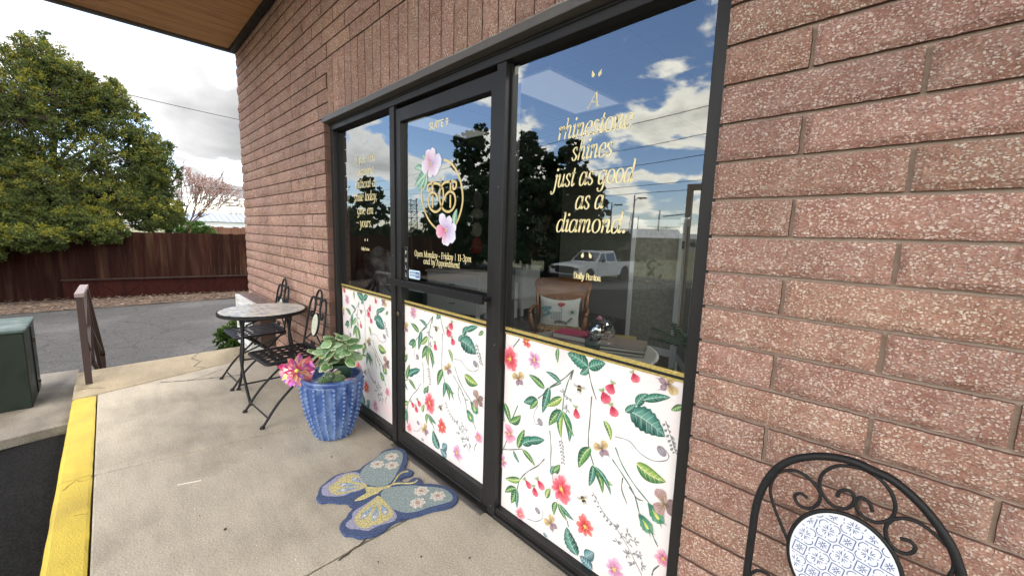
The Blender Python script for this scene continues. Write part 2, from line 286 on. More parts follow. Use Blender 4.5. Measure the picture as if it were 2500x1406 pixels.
DATA={"flowers":[[-0.872,0.8257,0.0693,"red"],[-0.771,0.9335,0.0354,"orange"],[-0.7195,0.8574,0.0484,"purple"],[-0.8624,0.4532,0.0555,"pink"],[-0.906,0.2917,0.0459,"purple"],[-0.5372,0.3293,0.0732,"red"],[-0.4076,0.2271,0.0575,"orange"],[-0.7717,0.0816,0.0393,"rose"],[-0.2639,0.1262,0.0609,"purple"],[-0.079,0.2935,0.0422,"pink"]],"leaves":[["g",-0.591,0.9427,-0.5892,0.8771,0.2],["t",-0.4361,0.8981,-0.5425,0.9319,0.42],["t",-0.4361,0.8981,-0.3606,0.9352,0.4],["t",-0.4361,0.8981,-0.4757,0.8602,0.4],["g",-0.6547,0.7443,-0.7524,0.7823,0.22],["t",-0.5668,0.7951,-0.6549,0.8233,0.16],["t",-0.6276,0.7591,-0.6623,0.6286,0.2],["y",-0.5593,0.7354,-0.6433,0.669,0.22],["t",-0.6919,0.6802,-0.7777,0.6417,0.3],["g",-0.6919,0.6802,-0.7388,0.6212,0.25],["g",-0.553,0.6783,-0.6231,0.585,0.25],["y",-0.553,0.6783,-0.5505,0.5528,0.17],["t",-0.5511,0.6789,-0.5099,0.5528,0.17],["g",-0.5477,0.6704,-0.4857,0.5868,0.14],["t",-0.5578,0.6766,-0.584,0.6163,0.2],["g",-0.4041,0.5742,-0.4556,0.4625,0.25],["t",-0.3866,0.5075,-0.4017,0.4077,0.2],["g",-0.3866,0.5075,-0.3374,0.4084,0.18],["y",-0.3822,0.5056,-0.2923,0.4619,0.15],["t",-0.3822,0.5056,-0.2997,0.42,0.12],["y",-0.3527,0.7087,-0.3171,0.6389,0.22],["T",-0.2474,0.7824,-0.1094,0.7362,0.42],["t",-0.2652,0.7727,-0.2261,0.8162,0.3],["t",-0.2242,0.8113,-0.1834,0.869,0.35],["t",-0.1983,0.8405,-0.1025,0.8813,0.2],["y",-0.2075,0.5958,-0.0935,0.5771,0.33],["g",-0.0612,0.866,-0.0988,0.8371,0.3],["g",-0.9027,0.5977,-0.8559,0.5052,0.22],["t",-0.9105,0.5998,-0.8987,0.5006,0.2],["g",-0.8588,0.5153,-0.7921,0.5741,0.3],["g",-0.8047,0.4048,-0.7646,0.514,0.22],["t",-0.7763,0.4369,-0.6935,0.4991,0.3],["t",-0.7369,0.4665,-0.6421,0.511,0.25],["t",-0.8343,0.3802,-0.7893,0.3325,0.18],["g",-0.775,0.4099,-0.6899,0.3639,0.2],["y",-0.7797,0.2548,-0.8819,0.2123,0.2],["g",-0.8014,0.1968,-0.8814,0.1371,0.22],["g",-0.8012,0.1922,-0.8348,0.1025,0.28],["t",-0.7976,0.194,-0.7957,0.0973,0.18],["y",-0.6201,0.2434,-0.5969,0.302,0.3],["g",-0.5581,0.2557,-0.5694,0.1847,0.25],["g",-0.5508,0.2534,-0.4998,0.1978,0.22],["t",-0.5428,0.2534,-0.4627,0.2206,0.16],["T",-0.4373,0.0727,-0.5001,0.1717,0.38],["b",-0.3606,0.0588,-0.4256,0.0802,0.5],["b",-0.3986,0.0908,-0.3572,0.1381,0.5],["g",-0.6012,0.38,-0.5515,0.4354,0.3],["t",-0.5985,0.3683,-0.5875,0.4122,0.3],["b",-0.6268,0.0681,-0.5994,0.0617,0.3]],"buds":[["r",-0.2463,0.9288,-0.2273,0.8965,0.5],["r",-0.4863,0.7139,-0.4762,0.6701,0.36],["r",-0.3239,0.8647,-0.3383,0.8228,0.5],["r",-0.3663,0.8214,-0.3392,0.7801,0.5],["r",-0.3232,0.7781,-0.3024,0.7402,0.5],["r",-0.7483,0.27,-0.712,0.2417,0.33],["r",-0.6925,0.2606,-0.6791,0.2191,0.42],["r",-0.6725,0.3065,-0.6357,0.2737,0.38],["G",-0.1837,0.412,-0.1286,0.3599,0.3],["G",-0.1528,0.47,-0.0927,0.418,0.3],["p",-0.6822,0.5975,-0.6624,0.5703,0.42],["p",-0.1308,0.6939,-0.1051,0.6689,0.42],["p",-0.6784,0.1627,-0.651,0.1502,0.45]],"stems":[["g",[-0.5106,0.8661],[-0.5346,0.8029],[-0.5496,0.7344],[-0.5529,0.6767]],["d",[-0.435,0.8811],[-0.417,0.8299],[-0.3924,0.779]],["d",[-0.414,0.7856],[-0.4159,0.6858],[-0.4181,0.6152],[-0.4123,0.5668],[-0.3866,0.5075]],["g",[-0.6167,0.5645],[-0.6053,0.49],[-0.6031,0.4137],[-0.5897,0.3595],[-0.5795,0.3254]],["d",[-0.6394,0.421],[-0.6759,0.372],[-0.7409,0.3104],[-0.7854,0.2473],[-0.8,0.1928]],["t",[-0.2959,0.6194],[-0.2606,0.5609],[-0.208,0.5089],[-0.1514,0.4707]],["t",[-0.3055,0.5668],[-0.258,0.5251],[-0.2091,0.4755],[-0.1823,0.4128]],["d",[-0.2572,0.5144],[-0.2574,0.4658],[-0.2326,0.4204]],["d",[-0.2289,0.4912],[-0.1972,0.4633],[-0.172,0.4642]],["p",[-0.6906,0.6549],[-0.7122,0.6042],[-0.7026,0.5683],[-0.6774,0.569]],["p",[-0.3006,0.6618],[-0.2423,0.667],[-0.1966,0.6397],[-0.1472,0.6319],[-0.1023,0.6518],[-0.0926,0.6743],[-0.1054,0.6889]],["p",[-0.7273,0.0798],[-0.6728,0.0966],[-0.6359,0.1358],[-0.6378,0.1711]],["p",[-0.383,0.3907],[-0.3322,0.3342],[-0.2768,0.3029],[-0.2226,0.2582],[-0.1527,0.1745]],["t",[-0.1287,0.3613],[-0.1152,0.3391],[-0.103,0.3235]],["p",[-0.5523,0.5496],[-0.5415,0.5001],[-0.5342,0.4448]],["p",[-0.1141,0.7923],[-0.0868,0.7333],[-0.0688,0.6912]],["g",[-0.6922,0.6869],[-0.6517,0.7268],[-0.6175,0.7622],[-0.5668,0.7951]],["d",[-0.6922,0.6869],[-0.6617,0.717],[-0.6276,0.7591],[-0.5564,0.8165],[-0.5123,0.8641]],["t",[-0.7385,0.9513],[-0.7075,0.98]],["d",[-0.8564,0.8871],[-0.817,0.9349]],["d",[-0.8969,0.3585],[-0.8528,0.3752],[-0.7751,0.4117]],["d",[-0.9057,0.35],[-0.8798,0.4133],[-0.868,0.4369]],["t",[-0.4999,0.1994],[-0.4905,0.1747]],["d",[-0.1156,0.1999],[-0.1108,0.2254],[-0.0927,0.2557]],["d",[-0.508,0.8691],[-0.519,0.8232]],["g",[-0.8142,0.6134],[-0.8563,0.5162]]],"sprigs":[[[-0.383,0.3907],[-0.3322,0.3342],[-0.2768,0.3029]],[[-0.5523,0.5496],[-0.5415,0.5001],[-0.5342,0.4448]],[[-0.1141,0.7923],[-0.0868,0.7333],[-0.0688,0.6912]]],"stars":[[-0.261,0.3043],[-0.2438,0.2837],[-0.2222,0.3042],[-0.2607,0.2464],[-0.2119,0.2686],[-0.191,0.289],[-0.2159,0.2203],[-0.1842,0.2481],[-0.1658,0.2485],[-0.1912,0.1942],[-0.1556,0.2102],[-0.5529,0.7575],[-0.5234,0.7429],[-0.5868,0.665],[-0.5298,0.6927]],"bfly":[[-0.8118,0.7438,0.035,0.35,"y"],[-0.1175,0.924,0.034,-1.3,"y"],[-0.3502,0.5906,0.033,0.6,"y"],[-0.5825,0.1392,0.035,0.9,"y"],[-0.088,0.496,0.045,1.55,"m"]],"bees":[[-0.4718,0.7997,0.0],[-0.4221,0.3382,0.6]],"mat_out":[[-1.8177,0.0082],[-1.7867,0.0347],[-1.7306,0.0337],[-1.6794,0.0142],[-1.6136,-0.0289],[-1.5709,-0.0668],[-1.554,-0.0522],[-1.5247,-0.0464],[-1.5015,-0.0535],[-1.4881,-0.0771],[-1.4954,-0.1041],[-1.4993,-0.127],[-1.488,-0.139],[-1.4653,-0.1383],[-1.4524,-0.1182],[-1.4608,-0.0908],[-1.455,-0.0658],[-1.428,-0.051],[-1.398,-0.0584],[-1.3792,-0.0676],[-1.3529,-0.0389],[-1.3069,-0.0061],[-1.2422,0.0184],[-1.1983,0.0213],[-1.1547,0.0088],[-1.1254,-0.0223],[-1.1162,-0.063],[-1.1301,-0.1077],[-1.1586,-0.1676],[-1.1722,-0.2201],[-1.1938,-0.2711],[-1.2031,-0.2994],[-1.2098,-0.3333],[-1.2028,-0.3692],[-1.1933,-0.4011],[-1.1919,-0.4323],[-1.2036,-0.465],[-1.2272,-0.504],[-1.2629,-0.521],[-1.2872,-0.5432],[-1.3281,-0.5467],[-1.3547,-0.542],[-1.3825,-0.5204],[-1.3981,-0.4927],[-1.4231,-0.4691],[-1.4365,-0.4456],[-1.4429,-0.4284],[-1.4557,-0.4373],[-1.4761,-0.4448],[-1.4911,-0.4411],[-1.5135,-0.4534],[-1.5228,-0.4676],[-1.5536,-0.4911],[-1.5744,-0.5097],[-1.5944,-0.5416],[-1.6435,-0.5459],[-1.6756,-0.5281],[-1.7212,-0.5007],[-1.7497,-0.4625],[-1.7728,-0.4155],[-1.779,-0.3786],[-1.7717,-0.3514],[-1.7526,-0.298],[-1.7451,-0.2698],[-1.7676,-0.2273],[-1.7841,-0.1752],[-1.8048,-0.125],[-1.8336,-0.081],[-1.8404,-0.0412]],"mat_ul":[[-1.7816,0.0006],[-1.718,0.0016],[-1.6508,-0.0418],[-1.6023,-0.0853],[-1.5469,-0.1418],[-1.5111,-0.1887],[-1.4945,-0.2293],[-1.5084,-0.2583],[-1.5412,-0.2828],[-1.5831,-0.3032],[-1.6469,-0.3015],[-1.6983,-0.2832],[-1.7417,-0.2394],[-1.7662,-0.1839],[-1.7955,-0.1297],[-1.8168,-0.0777],[-1.8083,-0.034]],"mat_ur":[[-1.4612,-0.2157],[-1.4413,-0.1791],[-1.3977,-0.1232],[-1.3425,-0.0742],[-1.2855,-0.0267],[-1.2302,-0.008],[-1.1752,-0.0135],[-1.1496,-0.0383],[-1.1573,-0.0774],[-1.1769,-0.129],[-1.1901,-0.1729],[-1.2034,-0.2258],[-1.2389,-0.2691],[-1.2799,-0.2898],[-1.3335,-0.2995],[-1.3986,-0.2995],[-1.4443,-0.286],[-1.4727,-0.251]],"mat_ll":[[-1.7164,-0.484],[-1.7336,-0.4449],[-1.7564,-0.3975],[-1.7582,-0.362],[-1.745,-0.3219],[-1.7182,-0.2924],[-1.682,-0.2906],[-1.5683,-0.3102],[-1.5536,-0.3564],[-1.5643,-0.3901],[-1.5642,-0.4278],[-1.5803,-0.458],[-1.6047,-0.4848],[-1.6409,-0.5116],[-1.6833,-0.5038]],"mat_lly":[[-1.6943,-0.4598],[-1.7079,-0.4167],[-1.7334,-0.3722],[-1.73,-0.3284],[-1.692,-0.3041],[-1.6111,-0.3104],[-1.5561,-0.3084],[-1.5581,-0.3446],[-1.5715,-0.387],[-1.5775,-0.4316],[-1.5985,-0.4599],[-1.6352,-0.4731],[-1.6729,-0.4702]],"mat_lr":[[-1.4371,-0.2996],[-1.3396,-0.2962],[-1.2712,-0.2994],[-1.2364,-0.3082],[-1.218,-0.3334],[-1.2245,-0.3668],[-1.2364,-0.4056],[-1.237,-0.4317],[-1.2403,-0.456],[-1.2814,-0.4879],[-1.309,-0.5094],[-1.3396,-0.5172],[-1.3598,-0.5045],[-1.3721,-0.4736],[-1.4055,-0.4547],[-1.4157,-0.4278],[-1.4236,-0.3876],[-1.4355,-0.3345]],"mat_lry":[[-1.4371,-0.2996],[-1.3427,-0.2995],[-1.2771,-0.3058],[-1.2509,-0.3239],[-1.2409,-0.3581],[-1.2445,-0.3971],[-1.2587,-0.4211],[-1.2564,-0.4483],[-1.2813,-0.4711],[-1.3259,-0.4766],[-1.3577,-0.4669],[-1.3913,-0.4298],[-1.4112,-0.3841],[-1.4257,-0.3393]],"mat_body":[[-1.481,-0.1971],[-1.4652,-0.2292],[-1.4751,-0.2626],[-1.4617,-0.2921],[-1.4649,-0.3299],[-1.464,-0.3688],[-1.4812,-0.4101],[-1.4951,-0.3923],[-1.5054,-0.3398],[-1.5536,-0.3171],[-1.5013,-0.262],[-1.4877,-0.2277]],"mat_ant":[[[-1.4776,-0.2015],[-1.5094,-0.1626],[-1.5373,-0.1249],[-1.5434,-0.0932],[-1.5308,-0.0689]],[[-1.4826,-0.1988],[-1.4638,-0.1664],[-1.4215,-0.12],[-1.4156,-0.0957],[-1.4249,-0.0758]]],"mat_drops":[[[-1.5806,-0.3144],[-1.6892,-0.3359]],[[-1.5705,-0.3241],[-1.6819,-0.4174]],[[-1.5632,-0.3275],[-1.6276,-0.4484]],[[-1.3807,-0.3209],[-1.2745,-0.3404]],[[-1.3882,-0.3291],[-1.2766,-0.4101]],[[-1.3973,-0.339],[-1.3276,-0.4521]]],"mat_fl":[[-1.7381,-0.0659],[-1.7156,-0.1697],[-1.6499,-0.1107],[-1.3227,-0.1147],[-1.2286,-0.0718],[-1.2519,-0.1806]],"k_arch":[[0.2153,0.5454],[0.2139,0.6213],[0.2141,0.6804],[0.2142,0.7386],[0.2199,0.7873],[0.2315,0.8296],[0.2497,0.8684],[0.2762,0.8992],[0.3102,0.9219],[0.3377,0.9334],[0.3647,0.9395],[0.391,0.9403],[0.4169,0.9353],[0.4418,0.9306],[0.4668,0.9173],[0.4916,0.8981],[0.5131,0.8759],[0.5298,0.8542],[0.5419,0.8347],[0.5515,0.8117],[0.5604,0.7828]],"k_scr":[[[0.251,0.8554],[0.2668,0.8682],[0.2849,0.8752],[0.3035,0.8721],[0.3204,0.8619],[0.3315,0.8492],[0.3356,0.8383],[0.3344,0.8221],[0.3264,0.806],[0.3154,0.7974],[0.3013,0.7966],[0.2922,0.8052],[0.2891,0.8144],[0.2944,0.8233],[0.3022,0.8265],[0.3129,0.8213]],[[0.2492,0.8518],[0.2414,0.8316],[0.2395,0.8057],[0.248,0.7765],[0.2645,0.7436],[0.2831,0.7097],[0.2961,0.687],[0.3041,0.6698],[0.3101,0.6431],[0.3132,0.6128]],[[0.3937,0.8608],[0.3917,0.8473],[0.3851,0.835],[0.375,0.8283],[0.3605,0.8268],[0.3463,0.8361],[0.3352,0.851],[0.3303,0.8693],[0.3331,0.8886],[0.3426,0.9058],[0.3577,0.9203],[0.3767,0.9277],[0.399,0.9306],[0.418,0.9263],[0.4337,0.9172],[0.4467,0.9025],[0.4552,0.8834],[0.4572,0.8656],[0.4543,0.8498],[0.4446,0.8359],[0.4324,0.8278],[0.4174,0.8267],[0.4045,0.8343],[0.3972,0.8453],[0.3959,0.857],[0.4009,0.8669],[0.4093,0.8688],[0.4186,0.8615],[0.4243,0.8476]],[[0.3937,0.8608],[0.3891,0.8708],[0.3808,0.874],[0.3706,0.8689],[0.3659,0.8615],[0.3644,0.8506]],[[0.4548,0.8453],[0.4485,0.8298],[0.4488,0.8131],[0.4554,0.7977],[0.4644,0.7888],[0.4743,0.7854],[0.4848,0.7884],[0.4922,0.7967],[0.494,0.8072],[0.4895,0.8137],[0.4816,0.816],[0.4711,0.8132]],[[0.4548,0.8453],[0.4662,0.8553],[0.4825,0.8609],[0.5008,0.8575],[0.5193,0.8479],[0.5318,0.8374],[0.5413,0.8276],[0.5465,0.813],[0.5479,0.7959],[0.5445,0.7778],[0.54,0.7688]],[[0.2208,0.5631],[0.2245,0.5745],[0.2349,0.5889],[0.2483,0.5935],[0.2598,0.5924],[0.2698,0.5829]]],"k_oval":[[0.2977,0.7321],[0.3067,0.7645],[0.3238,0.7927],[0.3417,0.8077],[0.3633,0.8181],[0.3833,0.8189],[0.4052,0.8124],[0.4253,0.8017],[0.4437,0.7857],[0.4588,0.7683],[0.4708,0.747],[0.4794,0.7271],[0.2973,0.7154],[0.3045,0.6867],[0.318,0.6566],[0.339,0.6305]],"k_tile":[[0.3176,0.7383],[0.3584,0.7676],[0.3989,0.7987],[0.3252,0.7709],[0.364,0.8031],[0.3117,0.6967],[0.3522,0.7283],[0.3932,0.7612],[0.3471,0.6945],[0.3876,0.7217]],"ring":[[-1.4188,1.7935],[-1.3635,1.7752],[-1.3094,1.7306],[-1.2701,1.6678],[-1.2516,1.5987],[-1.2571,1.5429],[-1.2801,1.4909],[-1.318,1.444],[-1.3722,1.4128],[-1.4366,1.4094],[-1.496,1.4334],[-1.5534,1.4698],[-1.6041,1.5283],[-1.6343,1.5991],[-1.6301,1.6801],[-1.5964,1.7349],[-1.5471,1.7778],[-1.4837,1.798]],"mono":[[[-1.5536,1.6536],[-1.5465,1.6417],[-1.564,1.6387],[-1.5733,1.6528],[-1.5712,1.6682],[-1.5502,1.6765],[-1.5123,1.676],[-1.4785,1.6739],[-1.4552,1.6649],[-1.4386,1.6472],[-1.4268,1.6441],[-1.421,1.6168],[-1.4206,1.5896],[-1.4304,1.5587],[-1.4541,1.5338],[-1.4853,1.5212],[-1.5138,1.5241],[-1.5465,1.5418],[-1.5636,1.5707],[-1.5637,1.6032],[-1.547,1.6227],[-1.5182,1.6273],[-1.4897,1.6141],[-1.4769,1.5957],[-1.4789,1.58]],[[-1.3287,1.6535],[-1.3377,1.6487],[-1.3326,1.6376],[-1.3163,1.6385],[-1.3064,1.6522],[-1.3091,1.6684],[-1.3291,1.6751],[-1.369,1.6771],[-1.4068,1.6748],[-1.4323,1.6635],[-1.4484,1.6458],[-1.4518,1.6377],[-1.4584,1.6107],[-1.4546,1.5831],[-1.4405,1.5512],[-1.4097,1.527],[-1.3731,1.5194],[-1.3408,1.5295],[-1.3189,1.5518],[-1.3131,1.5817],[-1.3231,1.6084],[-1.3456,1.6227],[-1.3682,1.6238],[-1.3943,1.6117],[-1.4073,1.593],[-1.4084,1.5795]],[[-1.5209,1.6931],[-1.5236,1.6734],[-1.5233,1.6375]],[[-1.5231,1.6136],[-1.5226,1.5432]],[[-1.3576,1.6856],[-1.3566,1.627]],[[-1.3569,1.6081],[-1.3571,1.5394]]],"mono_drops":[[[-1.461,1.7082],[-1.4509,1.687]],[[-1.4149,1.7066],[-1.4262,1.6853]]],"q_top":[[-0.4951,2.019],[-0.4861,1.9912],[-0.4528,2.0155],[-0.4648,1.989]],"q_low":[[-0.4916,1.3509],[-0.4959,1.3267],[-0.4651,1.3523],[-0.454,1.3277]],"qs":[[-2.3817,2.0225],[-2.37,1.9999],[-2.3371,2.0165],[-2.3504,1.9973],[-2.3781,1.3496],[-2.3828,1.3262],[-2.345,1.3506],[-2.3404,1.3276]],"dfl1":[[-1.5405,1.7845,-1.5827,1.8649,0.34,0],[-1.5405,1.7845,-1.5173,1.8701,0.36,1],[-1.5405,1.7845,-1.4372,1.7892,0.45,2],[-1.5405,1.7845,-1.4724,1.7296,0.42,1],[-1.5405,1.7845,-1.5504,1.7092,0.34,1],[-1.5405,1.7845,-1.6363,1.7703,0.45,1],[-1.5405,1.7845,-1.4472,1.8122,0.3,2]],"dfl2":[[-1.3914,1.4213,-1.4469,1.5099,0.32,2],[-1.3914,1.4213,-1.3531,1.4953,0.36,2],[-1.3914,1.4213,-1.3008,1.4379,0.3,2],[-1.3914,1.4213,-1.3122,1.3687,0.42,2],[-1.3914,1.4213,-1.3834,1.3348,0.36,2],[-1.3914,1.4213,-1.4173,1.3413,0.28,0],[-1.3914,1.4213,-1.4878,1.4117,0.42,3]],"dlv":[[-1.5614,1.7941,-1.6313,1.8398,0.3],[-1.6181,1.757,-1.7149,1.7754,0.25],[-1.5822,1.7424,-1.706,1.6723,0.3],[-1.5822,1.7347,-1.6324,1.6363,0.2],[-1.6035,1.7131,-1.6771,1.6425,0.2],[-1.3201,1.4492,-1.2978,1.5343,0.3]],"wire":[]}
# ------------------------------------------------------------- split-face block material
def block_mat():
    m_ = bpy.data.materials.new('split face concrete block'); m_.use_nodes = True; nt = m_.node_tree; N = nt.nodes; L = nt.links
    b = N['Principled BSDF']; b.inputs['Roughness'].default_value = .9; b.inputs['Specular IOR Level'].default_value = .2
    tc = N.new('ShaderNodeTexCoord')
    mp = N.new('ShaderNodeMapping'); L.new(tc.outputs['Object'], mp.inputs[0]); mp.inputs[3].default_value = (1, 1, 1.25)
    wn = N.new('ShaderNodeTexNoise'); wn.inputs['Scale'].default_value = 60; wn.inputs['Detail'].default_value = 3; L.new(mp.outputs[0], wn.inputs['Vector'])
    wm = N.new('ShaderNodeMixRGB'); wm.blend_type = 'ADD'; wm.inputs[0].default_value = .014; L.new(mp.outputs[0], wm.inputs[1]); L.new(wn.outputs[1], wm.inputs[2])
    def vor(s, feat='F1'):
        v = N.new('ShaderNodeTexVoronoi'); v.feature = feat; v.inputs['Scale'].default_value = s; L.new(wm.outputs[0], v.inputs['Vector']); return v
    def rng(src, a, b_, c=0, d=1):
        r = N.new('ShaderNodeMapRange'); L.new(src, r.inputs[0]); r.inputs[1].default_value = a; r.inputs[2].default_value = b_; r.inputs[3].default_value = c; r.inputs[4].default_value = d; return r.outputs[0]
    def mix(f, a, b_, t='MIX'):
        x = N.new('ShaderNodeMixRGB'); x.blend_type = t
        if isinstance(f, float): x.inputs[0].default_value = f
        else: L.new(f, x.inputs[0])
        for i, q in ((1, a), (2, b_)):
            if isinstance(q, tuple): x.inputs[i].default_value = (*q, 1)
            else: L.new(q, x.inputs[i])
        return x.outputs[0]
    def mul(a, b_):
        x = N.new('ShaderNodeMath'); x.operation = 'MULTIPLY'; L.new(a, x.inputs[0]); L.new(b_, x.inputs[1]); return x.outputs[0]
    at = N.new('ShaderNodeVertexColor'); at.layer_name = 'Col'
    n1 = N.new('ShaderNodeTexNoise'); n1.inputs['Scale'].default_value = 14; n1.inputs['Detail'].default_value = 5; L.new(tc.outputs['Object'], n1.inputs['Vector'])
    n2 = N.new('ShaderNodeTexNoise'); n2.inputs['Scale'].default_value = 180; n2.inputs['Detail'].default_value = 4; L.new(mp.outputs[0], n2.inputs['Vector'])
    base = mix(rng(n1.outputs[0], .35, .65), (.44, .235, .175), (.56, .345, .268))
    base = mix(rng(n2.outputs[0], .35, .65), mix(.55, base, (.17, .07, .052)), base)
    # small and large pale aggregate
    va = vor(165); sp = N.new('ShaderNodeSeparateColor'); L.new(va.outputs['Color'], sp.inputs[0])
    fa = mul(rng(va.outputs['Distance'], .52, .36), rng(sp.outputs[0], .24, .34))
    vb = vor(112); sb = N.new('ShaderNodeSeparateColor'); L.new(vb.outputs['Color'], sb.inputs[0])
    fb = mul(rng(vb.outputs['Distance'], .46, .34), rng(sb.outputs[0], .80, .86))
    c = mix(fa, base, mix(sp.outputs[1], (.62, .42, .335), (.85, .70, .59)))
    c = mix(fb, c, mix(sb.outputs[1], (.66, .48, .38), (.86, .75, .64)))
    n5 = N.new('ShaderNodeTexNoise'); n5.inputs['Scale'].default_value = 1.7; n5.inputs['Detail'].default_value = 5; n5.inputs['Roughness'].default_value = .6; L.new(tc.outputs['Object'], n5.inputs['Vector'])
    c = mix(1.0, c, at.outputs[0], 'MULTIPLY'); vv = N.new('ShaderNodeVectorMath'); vv.operation = 'SCALE'; L.new(c, vv.inputs[0]); L.new(rng(n5.outputs[0], .32, .66, .80, 1.10), vv.inputs[3]); c = vv.outputs[0]
    L.new(c, b.inputs['Base Color'])
    n4 = N.new('ShaderNodeTexNoise'); n4.inputs['Scale'].default_value = 42; n4.inputs['Detail'].default_value = 7; n4.inputs['Roughness'].default_value = .7; L.new(mp.outputs[0], n4.inputs['Vector'])
    am = N.new('ShaderNodeMath'); am.operation = 'MULTIPLY_ADD'; L.new(n4.outputs[0], am.inputs[0]); am.inputs[1].default_value = 3.0; L.new(fa, am.inputs[2])
    ad = N.new('ShaderNodeMath'); ad.operation = 'ADD'; L.new(n2.outputs[0], ad.inputs[0]); L.new(am.outputs[0], ad.inputs[1])
    bp = N.new('ShaderNodeBump'); bp.inputs['Distance'].default_value = .0035; bp.inputs['Strength'].default_value = .9; L.new(ad.outputs[0], bp.inputs['Height']); L.new(bp.outputs[0], b.inputs['Normal'])
    return m_
M_['block'] = block_mat()
M_['mortar'] = mat('mortar', (.34, .25, .19), (.43, .33, .26), 90, .95, bump=.002, bscale=260, spec=.1)
M_['block_side'] = mat('smooth block end', (.17, .09, .07), (.22, .125, .10), 60, .9, bump=.001, bscale=200)
CH = .1016
B_LOC = (0, 0, 0)
shop = thing('shop_building', 'low brown split-face block shop with dark framed glass storefront under a wood soffit', 'shop building', B_LOC)
def block(mb, x0, x1, z0, z1, fine, tint, vertical=False):
    w, h = x1-x0, z1-z0; st = .014 if fine else .026
    nx = max(3, int(w/st)); nz = max(3, int(h/st)); b = Vector((x0*1.7, 0, z0*1.3))
    amp = .0065 if fine else .008
    off = rnd.uniform(-.0015, .0025)
    vs = []; cs = []
    for j in range(nz+1):
        for i in range(nx+1):
            u, v = i/nx, j/nz
            x = x0+w*u; z = z0+h*v; e = min(u*w, (1-u)*w, v*h, (1-v)*h)
            k = noise.noise(Vector((x*16, z*30, off*900)))*amp*.8 + noise.noise(Vector((x*55, z*70, 4)))*amp*.55
            y = -.002+off + k - .002
            if e < 1e-6: y = .0055 + abs(k)*.5; x += noise.noise(Vector((x*60, z*60, 9)))*.0022; z += noise.noise(Vector((x*50, z*60, 19)))*.0022
            vs.append((x, y, z)); cs.append(tint)
    fs = [(j*(nx+1)+i, j*(nx+1)+i+1, (j+1)*(nx+1)+i+1, (j+1)*(nx+1)+i) for j in range(nz) for i in range(nx)]
    mb.add(vs, fs, 0, cs)
    # sides back to .09
    ring = [i for i in range(nx+1)] + [j*(nx+1)+nx for j in range(1, nz+1)] + [nz*(nx+1)+i for i in range(nx-1, -1, -1)] + [j*(nx+1) for j in range(nz-1, 0, -1)]
    rv = [vs[i] for i in ring]; n = len(rv)
    mb.add(rv + [(q[0], .085, q[2]) for q in rv], [(i, i+n, (i+1) % n+n, (i+1) % n) for i in range(n)], 1, (1, 1, 1))
def wall():
    mb = MB(); g = .0048
    def tint(f=1.0):
        a = rnd.uniform(.93, 1.07)*f; return (a*rnd.uniform(.98, 1.02), a*rnd.uniform(.98, 1.015), a*rnd.uniform(.97, 1.02))
    def run(xa, xb, k, fine, phase, irregular=False):
        x = phase
        js = []
        if irregular:
            rr = random.Random(k*31+int(xa*10)); x = xa; 
            x -= rr.choice((0, .2032, .13)); 
            while x < xb: js.append(x); x += rr.choice((.4064, .4064, .4064, .2032, .3048))
            js.append(xb+.3)
        else:
            while x > xa: x -= .4064
            while x < xb+.4064: js.append(x); x += .4064
        for a, b in zip(js[:-1], js[1:]):
            a2, b2 = max(a, xa), min(b, xb)
            if b2-a2 < .03: continue
            block(mb, a2+(g if a2 > xa+1e-6 else .0), b2-(g if b2 < xb-1e-6 else 0), k*CH+g, (k+1)*CH-g, fine, tint())
    for k in range(-7, 34):
        ph = .1952 if k % 2 == 0 else .1952+.2032
        if k < 22:
            run(-5.51, -2.862, k, False, 0, True); run(0, 1.75, k, True, ph); run(1.754, 4.2, k, False, ph)
        elif k < 26:
            run(-5.51, -2.776, k, False, 0, True); run(.103, 1.75, k, True, ph); run(1.754, 4.2, k, False, ph)
        else:
            run(-5.51, 4.2, k, False, ph if k > 26 else -2.776)
    x = -2.776; i = 0
    while x < .1:
        block(mb, x+.003, x+.1028-.003, 22*CH+g*1.2, 26*CH-g, False, tint()); x += .1028
    o = mb.build('block_face', [M_['block'], M_['block_side']], shop, smooth=False)
    o['label'] = 'reddish brown split-face blocks flecked with pale aggregate'
    mo = MB()
    mo.box(-5.49, -2.868, .018, .19, -.72, 3.42, mi=1); mo.box(.004, 4.2, .017, .19, -.3, 3.42); mo.box(-2.868, .004, .018, .19, 22*CH+.002, 3.42, mi=1)
    mo.build('mortar', [M_['mortar'], mat('shade brown mortar', (.13, .08, .06), (.19, .125, .10), 90, .95, bump=.002, bscale=260, spec=.1)], shop)  # darker brown puts recess shade into the left and upper joints
    # side and back walls, roof of the building body
    sh_ = MB()
    sh_.box(-5.49, -5.42, .19, 9, -.72, 3.42); sh_.box(4.13, 4.2, .191, 9, -.72, 3.42); sh_.box(-5.42, 4.13, 8.9, 9, -.72, 3.42)
    sh_.build('outer_wall', M_['block_side'], shop)
    rf = MB(); rf.box(-5.6, 8, -2.25, 9.2, 3.56, 3.75); rf.build('roof', M_['bronze'], shop)
wall()
